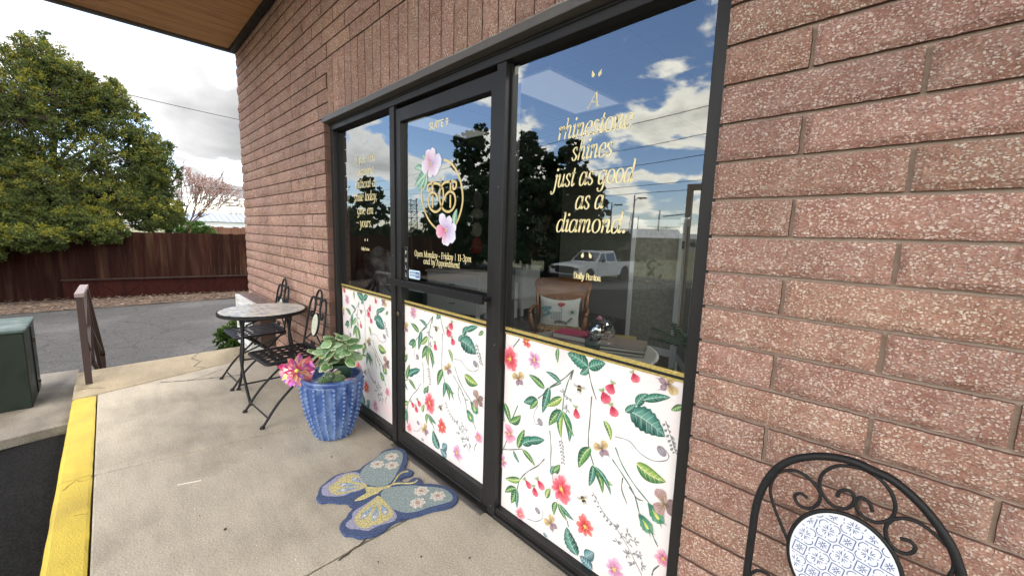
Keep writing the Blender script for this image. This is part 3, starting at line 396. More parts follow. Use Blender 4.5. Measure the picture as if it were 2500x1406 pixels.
# ------------------------------------------------------------- soffit
M_['soffit'] = mat('varnished soffit boards', (.50, .26, .10), (.62, .35, .15), 5, .5, .65, bump=.0006, bscale=40, stretch=(8, .8, 1), c3=(.42, .21, .08), s3=1.2)
def soffit():
    mb = MB(); x = -5.44
    while x < 7.9:
        mb.box(x+.002, min(x+.146, 7.9), -2.18, -.075, 3.425, 3.45); x += .15
    mb.build('soffit', M_['soffit'], shop)
    b = MB(); b.box(-5.44, 8, -2.2, -.07, 3.451, 3.47); b.build('soffit_backing', M_['gasket'], shop)
    t = MB(); t.box(-5.44, 7.9, -.074, -.012, 3.395, 3.45, bv=.004); t.build('soffit_trim', M_['bronze'], shop)
    f = MB(); f.box(-5.50, 8, -2.25, -2.2, 3.40, 3.555, bv=.004); f.box(-5.50, -5.45, -2.198, .02, 3.40, 3.555, bv=.004); f.build('fascia', M_['bronze_light'], shop)
soffit()
GY = .09        # plane of the glass
def glass_mat():
    m_ = bpy.data.materials.new('coated storefront glass'); m_.use_nodes = True; nt = m_.node_tree; N = nt.nodes; L = nt.links
    N.remove(N['Principled BSDF']); out = N['Material Output']
    t = N.new('ShaderNodeBsdfTransparent'); t.inputs[0].default_value = (.74, .77, .75, 1)
    g = N.new('ShaderNodeBsdfGlossy'); g.inputs['Roughness'].default_value = 0; g.inputs[0].default_value = (.88, .95, 1, 1)
    lw = N.new('ShaderNodeLayerWeight'); lw.inputs[0].default_value = .5
    mr = N.new('ShaderNodeMapRange'); L.new(lw.outputs['Facing'], mr.inputs[0]); mr.inputs[3].default_value = .13; mr.inputs[4].default_value = .27
    nz = N.new('ShaderNodeTexNoise'); tc = N.new('ShaderNodeTexCoord'); nz.inputs['Scale'].default_value = 1.6; nz.inputs['Detail'].default_value = 1; L.new(tc.outputs['Object'], nz.inputs['Vector'])
    bp = N.new('ShaderNodeBump'); bp.inputs['Distance'].default_value = .0010; L.new(nz.outputs[0], bp.inputs['Height']); L.new(bp.outputs[0], g.inputs['Normal'])
    mx = N.new('ShaderNodeMixShader'); L.new(mr.outputs[0], mx.inputs[0]); L.new(t.outputs[0], mx.inputs[1]); L.new(g.outputs[0], mx.inputs[2]); L.new(mx.outputs[0], out.inputs[0])
    return m_
M_['glass'] = glass_mat()
F = M_['bronze']
def bars(name, lst, parent, mats=F, bv=.002, **k):
    mb = MB()
    for b in lst: mb.box(*b, bv=bv)
    o = mb.build(name, mats, parent, **k); return o
# head trim, head, jambs, mullions
bars('head_trim', [(-2.87, .0, -.008, .045, 2.2005, 2.236)], shop, M_['bronze_light'])
fr = bars('storefront_frame', [
    (-2.858, -.002, .046, .15, 2.150, 2.232), (-2.858, -2.812, .05, .15, 0, 2.149), (-.052, -.002, .05, .15, .0, 2.149),
    (-1.94, -1.886, .05, .15, 0, 2.149), (-.972, -.916, .05, .15, 0, 2.149),
    (-2.811, -1.941, .052, .15, .0, .070), (-.915, -.053, .056, .15, 0, .050),
    (-.915, -.053, .04, .0555, 0, .022), (-2.811, -1.941, .036, .0515, 0, .03), (-1.885, -.973, .03, .15, 0, .012)], shop)
fr['label'] = 'dark bronze aluminium storefront frame'
bars('head_trim', [(-2.858, -.002, .0405, .0455, 2.186, 2.199)], shop, M_['gasket'], bv=0)
# caulk along the head
cm = MB(); pts = []
x = -2.87
while x < 0: pts.append((x, -.007+rnd.uniform(-.002, .002), 2.2375+rnd.uniform(-.003, .003))); x += .05
cm.tube(pts, [rnd.uniform(.001, .0042) for _ in pts], 6); cm.build('caulk_bead', mat('pale caulk', (.35, .33, .31), rough=.8), shop)
def pane(name, x0, x1, z0, z1, parent, y=GY):
    mb = MB(); mb.add([(x0, y, z0), (x1, y, z0), (x1, y, z1), (x0, y, z1)], [(0, 1, 2, 3)])
    return mb.build(name, M_['glass'], parent)
def part(name, parent=shop, label=None):
    o = bpy.data.objects.new(name, None); col.objects.link(o); o.parent = parent; o.empty_display_size = .05
    if label: o['label'] = label
    return o
winS = part('narrow_window', label='narrow sidelight window left of the door with gold verse lettering')
winB = part('wide_window', label='wide shop window right of the door with gold verse lettering')
door = part('door', label='dark framed glass door with gold emblem and pull bar')
pane('pane', -2.811, -1.941, .071, 2.149, winS); pane('pane', -.915, -.053, .051, 2.149, winB)
pane('pane', -1.829, -1.021, .10, 2.052, door, GY-.003)
bars('gasket', [(-2.8115, -2.803, .083, .089, .071, 2.149), (-1.949, -1.9415, .083, .089, .071, 2.149)], winS, M_['gasket'], 0)
bars('gasket', [(-.9155, -.908, .083, .089, .051, 2.149), (-.061, -.0535, .083, .089, .051, 2.149)], winB, M_['gasket'], 0)
# door leaf
bars('door_frame', [(-1.882, -1.83, .06, .10, .016, 2.128), (-1.02, -.976, .06, .10, .016, 2.128), (-1.8295, -1.0205, .06, .10, 2.053, 2.128), (-1.8295, -1.0205, .06, .10, .02, .099),
                    (-1.8295, -1.0205, .052, .0595, .022, .034)], door)
bars('threshold', [(-1.884, -.974, .005, .0295, 0, .008)], door, M_['bronze_light'])
hb = MB(); hb.box(-1.90, -.985, -.004, .018, 1.078, 1.118, bv=.003); hb.box(-1.90, -.985, -.0055, -.0041, 1.109, 1.1135); hb.box(-1.90, -.985, -.0055, -.0041, 1.083, 1.0865)
for x0 in (-1.875, -1.012): hb.box(x0, x0+.022, .0181, .0598, 1.088, 1.108)
hb.build('handle_bar', M_['black_iron'], door)['label'] = 'black horizontal pull bar across the door'
ib = MB(); ib.box(-1.83, -1.02, .115, .135, 1.075, 1.11, bv=.003); ib.build('inner_push_bar', M_['bronze'], door)
lk = MB(); lk.lathe([(.0, 0), (.013, 0), (.0155, .004), (.0155, .010), (.010, .012), (.0095, .006), (0, .006)], 20); 
for v in lk.v: v.xyz = (-1.856+v.x, .06-v.z, .885+v.y)
fix(lk.build('lock', mat('worn brass', (.16, .12, .085), (.3, .24, .17), 90, .35, metal=.9), door, smooth=True, ang=40))
for (x, z) in ((-.944, .885), (-.944, .05), (-.944, 1.62), (-1.913, .05), (-1.913, 1.25)):
    sc_ = MB(); sc_.ell((x, .0495, z), (.004, .0018, .004), 8, 5); sc_.build('screw', M_['bronze_light'], shop)

# ------------------------------------------------------------- gold strips
M_['gold_strip'] = mat('gold patterned strip', (.42, .30, .075), (.70, .56, .20), 260, .38, .5, metal=.35, stretch=(.35, 1, 1), contrast=2)
def strips(x0, x1, parent):
    mb = MB(); 
    for z0, z1 in ((.9625, .9765), (.9435, .9515)): mb.box(x0, x1, GY-.0062, GY-.0045, z0, z1)
    mb.build('gold_strip', M_['gold_strip'], parent)
    d = MB(); d.box(x0, x1, GY-.0055, GY-.0044, .9517, .9623); d.build('dark_strip', M_['gasket'], parent)
strips(-2.803, -1.9495, winS); strips(-.9075, -.0615, winB); strips(-1.829, -1.021, door)

# ------------------------------------------------------------- botanical print (vector art, one flat mesh per film)
ART = []        # list of (points2d list, faces, colours)
class Art:
    def __init__(s): s.items = []
    def fan(s, ctr, ring, cc, cr_):
        s.items.append(([ctr]+ring, [(0, i+1, (i+1) % len(ring)+1) for i in range(len(ring))], [cc]+(cr_ if isinstance(cr_, list) else [cr_]*len(ring))))
    def ribbon(s, pts, w, c):
        P = [Vector((a[0], a[1], 0)) for a in pts]; k = len(P); vs = []; ww = w if isinstance(w, list) else [w]*k
        for i in range(k):
            t = (P[min(k-1, i+1)]-P[max(0, i-1)]); t = t.normalized() if t.length > 1e-9 else Vector((1, 0, 0)); n = Vector((-t.y, t.x, 0))
            vs += [(P[i]+n*ww[i]*.5)[:2], (P[i]-n*ww[i]*.5)[:2]]
        s.items.append((vs, [(2*i, 2*i+1, 2*i+3, 2*i+2) for i in range(k-1)], [c]*len(vs)))
    def leaf(s, a, b, w, pal, seed=0, ser=0):
        rr = random.Random(seed); a = Vector((*a, 0)); b = Vector((*b, 0)); d = b-a; l = d.length; t = d.normalized(); n = Vector((-t.y, t.x, 0))
        bend = rr.uniform(-.13, .13)*l; K = 14
        def mid(u): return a + d*u + n*bend*4*u*(1-u)
        dark, lite, vein, acc = pal
        for sg in (1, -1):
            vs = []; cs = []
            for i in range(K+1):
                u = i/K; e = math.sin(math.pi*min(1, u**.8))**.8*w*l*.5*(1-.15*u)
                if ser and i % 2: e *= .86
                p0 = mid(u); p2 = p0+n*sg*e; p1 = p0+n*sg*e*.5
                vs += [p0[:2], p1[:2], p2[:2]]
                q = .5+.5*math.sin(i*1.9+sg*1.3+rr.uniform(-.5, .5)); base = lite if sg > 0 else dark
                mid_c = tuple(base[j]*(1-q*.55)+(acc[j] if q > .5 else dark[j])*q*.55 for j in range(3))
                edge = tuple(dark[j]*.8+base[j]*.2 for j in range(3))
                cs += [tuple(base[j]*.75+vein[j]*.25 for j in range(3)), mid_c, edge]
            fs = []
            for i in range(K):
                for k in (0, 1): fs.append((3*i+k, 3*i+k+1, 3*i+k+4, 3*i+k+3))
            s.items.append((vs, fs, cs))
        s.ribbon([mid(i/8)[:2] for i in range(9)], [l*.028*(1-i/9)+.0004 for i in range(9)], vein)
        nv = 5 if w > .3 else 3
        for i in range(1, nv+1):
            u = i/(nv+1.6)
            for sg in (1, -1):
                e = math.sin(math.pi*u**.8)**.8*w*l*.5*.78
                s.ribbon([mid(u)[:2], (mid(min(1, u+.13))+n*sg*e)[:2]], [.0016*(.6+w), .0004], vein)
    def petal(s, a, b, w, c0, c1, c2, seed=0, K=12, notch=.0):
        rr = random.Random(seed); a = Vector((*a, 0)); b = Vector((*b, 0)); d = b-a; l = d.length; t = d.normalized(); n = Vector((-t.y, t.x, 0))
        ring = []; cs = []
        for sg in (1, -1):
            R_ = range(K+1) if sg > 0 else range(K-1, 0, -1)
            for i in R_:
                u = i/K; e = (math.sin(math.pi*(u**1.5)*.93+.06)**.75)*w*l*.5*(1+rr.uniform(-.1, .1))
                q = a+d*(u-(notch if i == K else 0))+n*sg*e; ring.append(q[:2]); f = min(1, u*1.1)
                k = rr.uniform(-.08, .08)
                cs.append(tuple(max(0, min(1, (c1[j]*(1-f)+c2[j]*f)+k)) for j in range(3)))
        s.fan((a+d*.42)[:2], ring, c0, cs)
        for q in (-.22, 0, .22):
            s.ribbon([(a+d*.1)[:2], (a+d*.45+n*q*w*l*.7)[:2], (a+d*.8+n*q*w*l*1.2)[:2]], [.0012, .0014, .0003], tuple(c*.72 for c in c1))
    def flower(s, c, r, kind, seed):
        rr = random.Random(seed)
        P = {'red': ((.74, .08, .12), (.58, .02, .05), (.86, .28, .32), 11), 'orange': ((.78, .12, .09), (.60, .02, .04), (.82, .28, .28), 8), 'purple': ((.72, .32, .52), (.52, .14, .33), (.82, .58, .74), 7),
             'pink': ((.80, .32, .45), (.62, .10, .25), (.86, .52, .64), 8), 'rose': ((.82, .26, .34), (.68, .07, .16), (.88, .46, .52), 8)}[kind]
        if kind == 'red':
            for i in range(13):
                a = i*2.4+rr.uniform(-.3, .3); l = r*rr.uniform(.85, 1.08); s.petal(c, (c[0]+math.sin(a)*l*.8, c[1]+math.cos(a)*l), .40, (.90, .52, .55), (.80, .22, .28), (.94, .70, .74), seed*31+i)
        for i in range(P[3]):
            a = 2*math.pi*i/P[3]+rr.uniform(-.2, .2)+seed; l = r*rr.uniform(.72, 1.0)
            s.petal(c, (c[0]+math.sin(a)*l*.86, c[1]+math.cos(a)*l), rr.uniform(.42, .58), P[0], P[1], P[2], seed*97+i)
        for i in range(12):
            a = rr.uniform(0, 6.3); l = r*rr.uniform(.12, .34)
            s.ribbon([c, (c[0]+math.sin(a)*l, c[1]+math.cos(a)*l)], [.0012, .0018], (.90, .72, .20) if i % 3 else (.35, .05, .12))
        s.blob(c, r*.14, (.88, .62, .16))
    def blob(s, c, r, cc, ce=None, n=10, sx=1, rot=0):
        q = [(c[0]+math.cos(2*math.pi*i/n+rot)*r*sx, c[1]+math.sin(2*math.pi*i/n+rot)*r) for i in range(n)]
        s.fan(c, q, cc, ce or tuple(x*.75 for x in cc))
    def ellip(s, c, a, b, rot, cc, ce, n=12):
        q = [(c[0]+math.cos(t)*a*math.cos(rot)-math.sin(t)*b*math.sin(rot), c[1]+math.cos(t)*a*math.sin(rot)+math.sin(t)*b*math.cos(rot)) for t in [2*math.pi*i/n for i in range(n)]]
        s.fan(c, q, cc, ce)
GR = {'g': ((.025, .11, .05), (.12, .32, .07), (.58, .70, .34), (.05, .24, .15)), 't': ((.015, .10, .08), (.04, .22, .17), (.40, .60, .50), (.10, .32, .12)),
      'T': ((.015, .085, .07), (.08, .25, .20), (.44, .62, .54), (.17, .40, .34)), 'y': ((.05, .17, .05), (.34, .48, .09), (.80, .82, .45), (.14, .36, .12)), 'b': ((.035, .11, .12), (.10, .25, .27), (.45, .60, .62), (.26, .38, .47))}
def art():
    A = Art(); D = DATA
    SC = {'g': (.06, .17, .08), 'd': (.11, .13, .11), 't': (.04, .15, .12), 'p': (.19, .19, .20)}
    for k, *q in D['stems']:
        pts = [v[:] for v in q]; P = cr([(a, b, 0) for a, b in pts], 5); n = len(P)
        w0 = .0058 if k != 'p' else .0036
        A.ribbon([p[:2] for p in P], [w0*(.55+.45*abs(math.cos(i*.5))) for i in range(n)], SC[k])
    rr0 = random.Random(77)
    for q in D['sprigs']:
        P = cr([(a, b, 0) for a, b in q], 7)
        for i, p in enumerate(P[::1]):
            for sg in (1, -1):
                if (i+sg) % 2: continue
                l = .017*rr0.uniform(.7, 1.2)
                A.petal((p[0]+sg*.003, p[1]), (p[0]+sg*l*.75, p[1]-l*.7), .55, (.36, .36, .38), (.22, .22, .24), (.45, .45, .46), i*3+sg, 6)
    rr = random.Random(5)
    for p in D['stars']:
        for i in range(6):
            a = rr.uniform(0, 6.28); l = rr.uniform(.012, .024)
            A.petal(p, (p[0]+math.sin(a)*l, p[1]+math.cos(a)*l), .32, (.42, .44, .44), (.24, .26, .27), (.55, .54, .58), i, 6)
    for i, (k, x0, z0, x1, z1, w) in enumerate(D['leaves']): A.leaf((x0, z0), (x1, z1), w*1.75 if k in 'Tb' else w*1.6, GR[k], i+3, ser=(k in 'Tbt' and w > .3))
    for i, (k, x0, z0, x1, z1, w) in enumerate(D['buds']):
        a, b = (x0, z0), (x1, z1); l = math.hypot(x1-x0, z1-z0)
        if k == 'r':
            w *= 1.55
            for o, q in ((-.22, .75), (.22, .75), (0, .8)):
                dx, dz = (x1-x0), (z1-z0); nx, nz = -dz, dx
                A.petal((x0, z0), (x1+nx*o*.5, z1+nz*o*.5), q*w*1.4, (.70, .06, .13), (.48, .015, .05), (.78, .22, .28), i*7, 12)
            for o in (-.5, 0, .45):
                dx, dz = (x1-x0), (z1-z0)
                A.leaf((x0, z0), (x0-dx*.25-dz*o*.6, z0-dz*.25+dx*o*.6), .5, GR['g'], i)
        elif k == 'G':
            A.petal(a, b, w*2.3, (.10, .30, .20), (.04, .17, .12), (.16, .36, .22), i, 14)
            dx, dz = (x1-x0), (z1-z0)
            if i % 2 == 1 or True:
                A.petal((x0+dx*.3, z0+dz*.3), (x0+dx*.85+dz*.06, z0+dz*.85), .28, (.86, .80, .16), (.55, .62, .12), (.80, .78, .20), i, 8)
            for o in (-.18, .16): A.ribbon([(x0+dx*.8, z0+dz*.8), (x1+dx*.12-dz*o, z1+dz*.12+dx*o)], [.006, .0008], (.06, .2, .13))
        else:
            c = ((x0+x1)/2, (z0+z1)/2); A.ellip(c, l*.55, l*.42, math.atan2(z1-z0, x1-x0), (.50, .45, .50), (.26, .23, .28))
            for o in (-.5, 0, .5): A.ribbon([(x0, z0), (c[0]+o*l*.3, c[1]), (x1, z1)], .0014, (.22, .2, .26))
    for i, (x, z, r, k) in enumerate(D['flowers']): A.flower((x, z), r, k, i+1)
    for x, z, s_, rot, k in D['bfly']:
        c, sn = math.cos(rot), math.sin(rot)
        def T(u, v): return (x+(u*c-v*sn)*s_, z+(u*sn+v*c)*s_)
        w1, w2 = ((.72, .55, .26), (.30, .20, .30)) if k == 'y' else ((.52, .34, .33), (.26, .18, .18))
        for sg in (1, -1):
            A.petal(T(0, 0), T(sg*1.0, .75), .75, w1, (.45, .30, .16), tuple(q*.9 for q in w1), 3, 8)
            A.petal(T(0, 0), T(sg*.55, -.75), .7, tuple(.5*(w1[j]+w2[j]) for j in range(3)), w2, w2, 4, 8)
            for u in (.4, .6, .8): A.ribbon([T(0, .05), T(sg*u*1.1, .85-u*.5)], [.0008, .0016], (.12, .08, .07))
            A.ribbon([T(sg*.5, -.7), T(sg*.62, -1.15)], [.0025, .0006], (.13, .08, .12)); A.ribbon([T(0, .3), T(sg*.2, .7)], .0008, (.1, .07, .06))
        A.ribbon([T(0, .35), T(0, 0), T(0, -.4)], [.002, .004, .0015], (.14, .09, .08))
    for x, z, rot in D['bees']:
        c, sn = math.cos(rot), math.sin(rot); s_ = .017
        def T(u, v): return (x+(u*c-v*sn)*s_, z+(u*sn+v*c)*s_)
        for sg in (1, -1): A.petal(T(sg*.3, .3), T(sg*2.0, .8), .42, (.74, .72, .70), (.45, .42, .40), (.70, .68, .66), 1, 8)
        A.ellip(T(0, .45), s_*.55, s_*.5, rot, (.12, .09, .07), (.05, .04, .04)); A.ellip(T(0, .05), s_*.62, s_*.3, rot, (.75, .60, .14), (.5, .38, .08)); A.ellip(T(0, -.3), s_*.6, s_*.42, rot, (.06, .05, .05), (.03, .03, .03)); A.ellip(T(0, -.7), s_*.42, s_*.28, rot, (.75, .70, .62), (.5, .45, .4))
        for q in (-.6, .6): A.ribbon([T(q*.5, -.5), T(q, -1.4)], .001, (.1, .08, .07))
    return A.items
ITEMS = art()
def clip(poly, cols, x0, x1, z0, z1):
    P = [(a[0], a[1], c) for a, c in zip(poly, cols)]
    for ax, lim, sg in ((0, x0, 1), (0, x1, -1), (1, z0, 1), (1, z1, -1)):
        O = []
        for i in range(len(P)):
            a, b = P[i], P[(i+1) % len(P)]; da, db = (a[ax]-lim)*sg, (b[ax]-lim)*sg
            if da >= 0: O.append(a)
            if (da >= 0) != (db >= 0):
                t = da/(da-db); O.append((a[0]+(b[0]-a[0])*t, a[1]+(b[1]-a[1])*t, tuple(a[2][j]+(b[2][j]-a[2][j])*t for j in range(3))))
        P = O
        if len(P) < 3: return []
    return P
def film(x0, x1, z0, z1, dx, dz, parent, y=GY):
    bg = MB(); K = 10
    vs = [(x0+(x1-x0)*i/K, y-.0006, z0+(z1-z0)*j/K) for j in range(K+1) for i in range(K+1)]
    cs = []
    for j in range(K+1):
        for i in range(K+1):
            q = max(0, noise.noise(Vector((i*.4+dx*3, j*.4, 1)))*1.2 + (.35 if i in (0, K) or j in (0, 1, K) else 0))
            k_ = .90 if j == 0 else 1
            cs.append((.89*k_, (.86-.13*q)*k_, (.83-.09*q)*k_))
    bg.add(vs, [(j*(K+1)+i, j*(K+1)+i+1, (j+1)*(K+1)+i+1, (j+1)*(K+1)+i) for j in range(K) for i in range(K)], 0, cs)
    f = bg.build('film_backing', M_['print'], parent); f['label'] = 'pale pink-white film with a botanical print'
    mb = MB()
    for n, (P, F_, Cc) in enumerate(ITEMS):
        yy = y-.0008-n*2.0e-6
        for f_ in F_:
            q = clip([(P[i][0]+dx, P[i][1]+dz) for i in f_], [Cc[i] for i in f_], x0, x1, z0, z1)
            if q: mb.add([(a[0], yy, a[1]) for a in q], [tuple(range(len(q)))], 0, [a[2] for a in q])
    mb.build('botanical_print', M_['print'], parent)['label'] = 'watercolour leaves, red and pink flowers, berries, bees and butterflies'
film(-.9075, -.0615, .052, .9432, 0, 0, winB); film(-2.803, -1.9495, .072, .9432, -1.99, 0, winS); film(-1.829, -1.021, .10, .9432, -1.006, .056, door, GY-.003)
# ------------------------------------------------------------- pen-drawn serif alphabet (x-height = 1)
BO = [(.74, .82), (.48, 1.0), (.2, .86), (.07, .45), (.15, .08), (.36, 0), (.6, .2), (.74, .58)]
EL = lambda cx, cy, rx, ry: [(cx+rx*math.sin(2*math.pi*i/14), cy+ry*math.cos(2*math.pi*i/14)) for i in range(15)]
GL = {
 'o': (.95, [('s', EL(.44, .5, .37, .5))]),
 'e': (.86, [('s', [(.12, .50), (.70, .60), (.66, .9), (.44, 1.0), (.17, .8), (.08, .42), (.2, .07), (.46, 0), (.76, .24)])]),
 'c': (.82, [('s', [(.7, .8), (.46, 1), (.17, .8), (.08, .42), (.2, .07), (.46, 0), (.74, .24)])]),
 'a': (1.02, [('s', BO), ('s', [(.79, 1), (.74, .3), (.81, .03), (1.0, .2)])]),
 'd': (1.02, [('s', BO), ('s', [(.86, 1.55), (.76, .3), (.83, .03), (1.02, .2)]), ('h', [(.66, 1.53), (.86, 1.55)])]),
 'g': (.98, [('s', BO), ('s', [(.79, 1), (.72, .1), (.6, -.38), (.32, -.52), (.08, -.38)]), ('b', (.1, -.34), .09)]),
 'q': (.98, [('s', BO), ('s', [(.79, 1), (.74, -.5)])]),
 'i': (.48, [('s', [(.02, .82), (.2, 1), (.22, .78), (.17, .2), (.25, .02), (.46, .2)]), ('b', (.26, 1.38), .12)]),
 'j': (.46, [('s', [(.06, .85), (.24, 1), (.25, .7), (.18, -.1), (.06, -.42), (-.14, -.52), (-.3, -.4)]), ('b', (.28, 1.38), .12), ('b', (-.26, -.36), .09)]),
 'l': (.46, [('s', [(.26, 1.55), (.17, .25), (.25, .02), (.46, .2)]), ('h', [(.06, 1.53), (.26, 1.55)])]),
 't': (.58, [('s', [(.32, 1.38), (.2, .3), (.3, .02), (.54, .22)]), ('h', [(.02, 1.0), (.54, 1.0)])]),
 'r': (.74, [('s', [(.02, .82), (.2, 1), (.22, .8), (.16, 0)]), ('s', [(.2, .55), (.4, .92), (.6, 1.0), (.7, .9)]), ('b', (.66, .86), .1)]),
 'n': (1.02, [('s', [(.02, .82), (.2, 1), (.22, .8), (.16, 0)]), ('s', [(.2, .55), (.42, .93), (.64, .98), (.73, .75), (.68, .22), (.76, .02), (.98, .2)])]),
 'h': (1.02, [('s', [(.28, 1.55), (.16, 0)]), ('h', [(.08, 1.53), (.28, 1.55)]), ('s', [(.2, .55), (.42, .93), (.64, .98), (.73, .75), (.68, .22), (.76, .02), (.98, .2)])]),
 'm': (1.48, [('s', [(.02, .82), (.2, 1), (.22, .8), (.16, 0)]), ('s', [(.2, .55), (.4, .93), (.58, .98), (.67, .75), (.62, 0)]), ('s', [(.66, .55), (.86, .93), (1.06, .98), (1.15, .75), (1.1, .22), (1.18, .02), (1.4, .2)])]),
 'u': (1.02, [('s', [(.02, .82), (.18, 1), (.22, .78), (.17, .28), (.28, .02), (.5, .08), (.7, .45)]), ('s', [(.78, 1), (.72, .25), (.79, .02), (1.0, .2)])]),
 's': (.76, [('s', [(.62, .78), (.44, 1.0), (.2, .9), (.16, .7), (.36, .52), (.6, .32), (.56, .1), (.34, 0), (.08, .2)]), ('b', (.6, .8), .07), ('b', (.1, .22), .07)]),
 'v': (.82, [('s', [(.02, .85), (.14, 1), (.24, .8), (.38, .02), (.7, .6), (.72, 1)])]),
 'y': (.9, [('s', [(.02, .82), (.16, 1), (.26, .75), (.32, .2), (.44, .02)]), ('s', [(.82, 1), (.66, .35), (.42, -.2), (.16, -.5), (-.04, -.42)]), ('b', (0, -.4), .08)]),
 'w': (1.22, [('s', [(.02, .82), (.16, 1), (.22, .7), (.22, .15), (.36, .02), (.58, .35), (.66, .95)]), ('s', [(.64, .6), (.66, .12), (.82, .02), (1.06, .4), (1.12, .8), (1.02, 1.0)])]),
 'f': (.6, [('s', [(.66, 1.44), (.52, 1.56), (.38, 1.4), (.26, .6), (.12, -.3), (-.04, -.52), (-.2, -.42)]), ('h', [(.06, 1.0), (.56, 1.0)]), ('b', (.62, 1.42), .07)]),
 'b': (.98, [('s', [(.24, 1.55), (.16, .1)]), ('s', [(.2, .7), (.45, 1), (.74, .85), (.82, .5), (.68, .1), (.4, 0), (.17, .15)]), ('h', [(.04, 1.53), (.24, 1.55)])]),
 'p': (.98, [('s', [(.2, 1), (.17, -.5)]), ('s', [(.2, .7), (.45, 1), (.74, .85), (.82, .5), (.68, .1), (.4, 0), (.18, .25)]), ('h', [(.02, -.5), (.34, -.5)]), ('h', [(.02, .98), (.2, 1)])]),
 'I': (.62, [('s', [(.32, 1.48), (.28, 0)]), ('h', [(.1, 1.48), (.54, 1.48)]), ('h', [(.06, 0), (.5, 0)])]),
 'A': (1.2, [('h', [(.1, 0), (.66, 1.52)]), ('k', [(.66, 1.52), (.92, 0)]), ('h', [(.3, .5), (.84, .5)]), ('h', [(-.06, 0), (.28, 0)]), ('h', [(.72, 0), (1.12, 0)])]),
 'D': (1.25, [('s', [(.26, 1.48), (.26, 0)]), ('s', [(.1, 1.46), (.55, 1.46), (.95, 1.25), (1.08, .75), (.95, .2), (.55, .02), (.1, .02)])]),
 'O': (1.3, [('s', EL(.6, .74, .5, .76))]),
 'P': (1.05, [('s', [(.26, 1.48), (.26, 0)]), ('s', [(.1, 1.46), (.6, 1.46), (.9, 1.2), (.86, .82), (.5, .68), (.28, .68)]), ('h', [(.06, 0), (.48, 0)])]),
 'M': (1.6, [('h', [(.22, 1.48), (.22, 0)]), ('k', [(.24, 1.48), (.74, .05)]), ('h', [(.74, .05), (1.24, 1.48)]), ('k', [(1.26, 1.48), (1.26, 0)]), ('h', [(.04, 0), (.42, 0)]), ('h', [(1.04, 0), (1.48, 0)]), ('h', [(.04, 1.48), (.3, 1.48)]), ('h', [(1.2, 1.48), (1.48, 1.48)])]),
 'F': (1.0, [('k', [(.26, 1.48), (.26, 0)]), ('h', [(.06, 1.47), (.9, 1.47)]), ('h', [(.26, .76), (.66, .76)]), ('h', [(.06, 0), (.48, 0)]), ('h', [(.9, 1.47), (.9, 1.14)]), ('h', [(.66, .95), (.66, .58)])]),
 '1': (.7, [('k', [(.38, 1.48), (.38, 0)]), ('h', [(.1, 1.2), (.38, 1.45)]), ('h', [(.12, 0), (.64, 0)])]),
 '3': (.95, [('s', [(.12, 1.25), (.4, 1.48), (.72, 1.3), (.68, .95), (.36, .8)]), ('s', [(.36, .8), (.76, .68), (.84, .35), (.62, .02), (.3, 0), (.08, .22)])]),
 '-': (.62, [('k', [(.08, .5), (.5, .5)])]), '|': (.8, [('h', [(.4, 1.5), (.4, -.1)])]),
 '.': (.5, [('b', (.24, .12), .13)]), ',': (.4, [('b', (.18, .12), .12), ('h', [(.26, .08), (.08, -.3)])]), ' ': (.55, []),
}
def writing(mb, s, x0, x1, z, xh, y, shear=.15, thick=.165, thin=.065, ls=0, n=5):
    adv = sum(GL[c][0]+ls for c in s)-ls; sx = (x1-x0)/adv; cx = 0
    def T(u, v): return (x0+(cx+u)*sx+v*xh*shear, y, z+v*xh)
    for c in s:
        a, st = GL[c]
        for k in st:
            if k[0] == 'b':
                (u, v), r = k[1], k[2]
                ring = [T(u+r*math.cos(t)*xh/sx*.9, v+r*math.sin(t)) for t in [2*math.pi*i/10 for i in range(10)]]
                mb.add(ring, [tuple(range(10))]); continue
            pts = k[1]
            P = [Vector(T(u, v)) for u, v in pts]
            if k[0] == 's': P = cr(P, n)
            m = len(P); vs = []
            for i in range(m):
                t = P[min(m-1, i+1)]-P[max(0, i-1)]; L = math.hypot(t.x, t.z) or 1; sn = abs(t.z)/L
                if k[0] == 'h': w = thin*1.15
                elif k[0] == 'k': w = thick
                else:
                    # pen held upright: down strokes thick, hairlines elsewhere
                    sl = abs(t.z*1.0 - 0)/L; w = thin+(thick-thin)*sl**2.2
                    if i in (0, m-1): w *= .75
                ws = min(xh, sx*1.25)
                nx, nz = -t.z/L*w*ws*.5, t.x/L*w*ws*.5
                vs += [(P[i].x+nx, y, P[i].z+nz), (P[i].x-nx, y, P[i].z-nz)]
            mb.add(vs, [(2*i, 2*i+1, 2*i+3, 2*i+2) for i in range(m-1)])
        cx += a+ls
def drop(mb, tip, base, w, y):
    a = Vector((tip[0], 0, tip[1])); b = Vector((base[0], 0, base[1])); d = b-a; n = Vector((-d.z, 0, d.x)).normalized(); vs = []
    for sg in (1, -1):
        for i in (range(0, 9) if sg > 0 else range(7, 0, -1)):
            u = i/8; e = math.sin(math.pi*u**1.6)*w*.5; q = a+d*u+n*sg*e; vs.append((q.x, y, q.z))
    mb.add(vs, [tuple(range(len(vs)))])
def ribb(mb, pts, w, y, n=6, closed=False):
    P = cr([(a, 0, b) for a, b in pts], n, closed); m = len(P); vs = []
    for i in range(m):
        t = P[(i+1) % m if closed else min(m-1, i+1)]-P[(i-1) % m if closed else max(0, i-1)]; L = t.length or 1; q = w*.5
        vs += [(P[i].x-t.z/L*q, y, P[i].z+t.x/L*q), (P[i].x+t.z/L*q, y, P[i].z-t.x/L*q)]
    K = m if closed else m-1
    mb.add(vs, [(2*i, 2*i+1, (2*i+3) % (2*m), (2*i+2) % (2*m)) for i in range(K)])
TY = GY-.0007
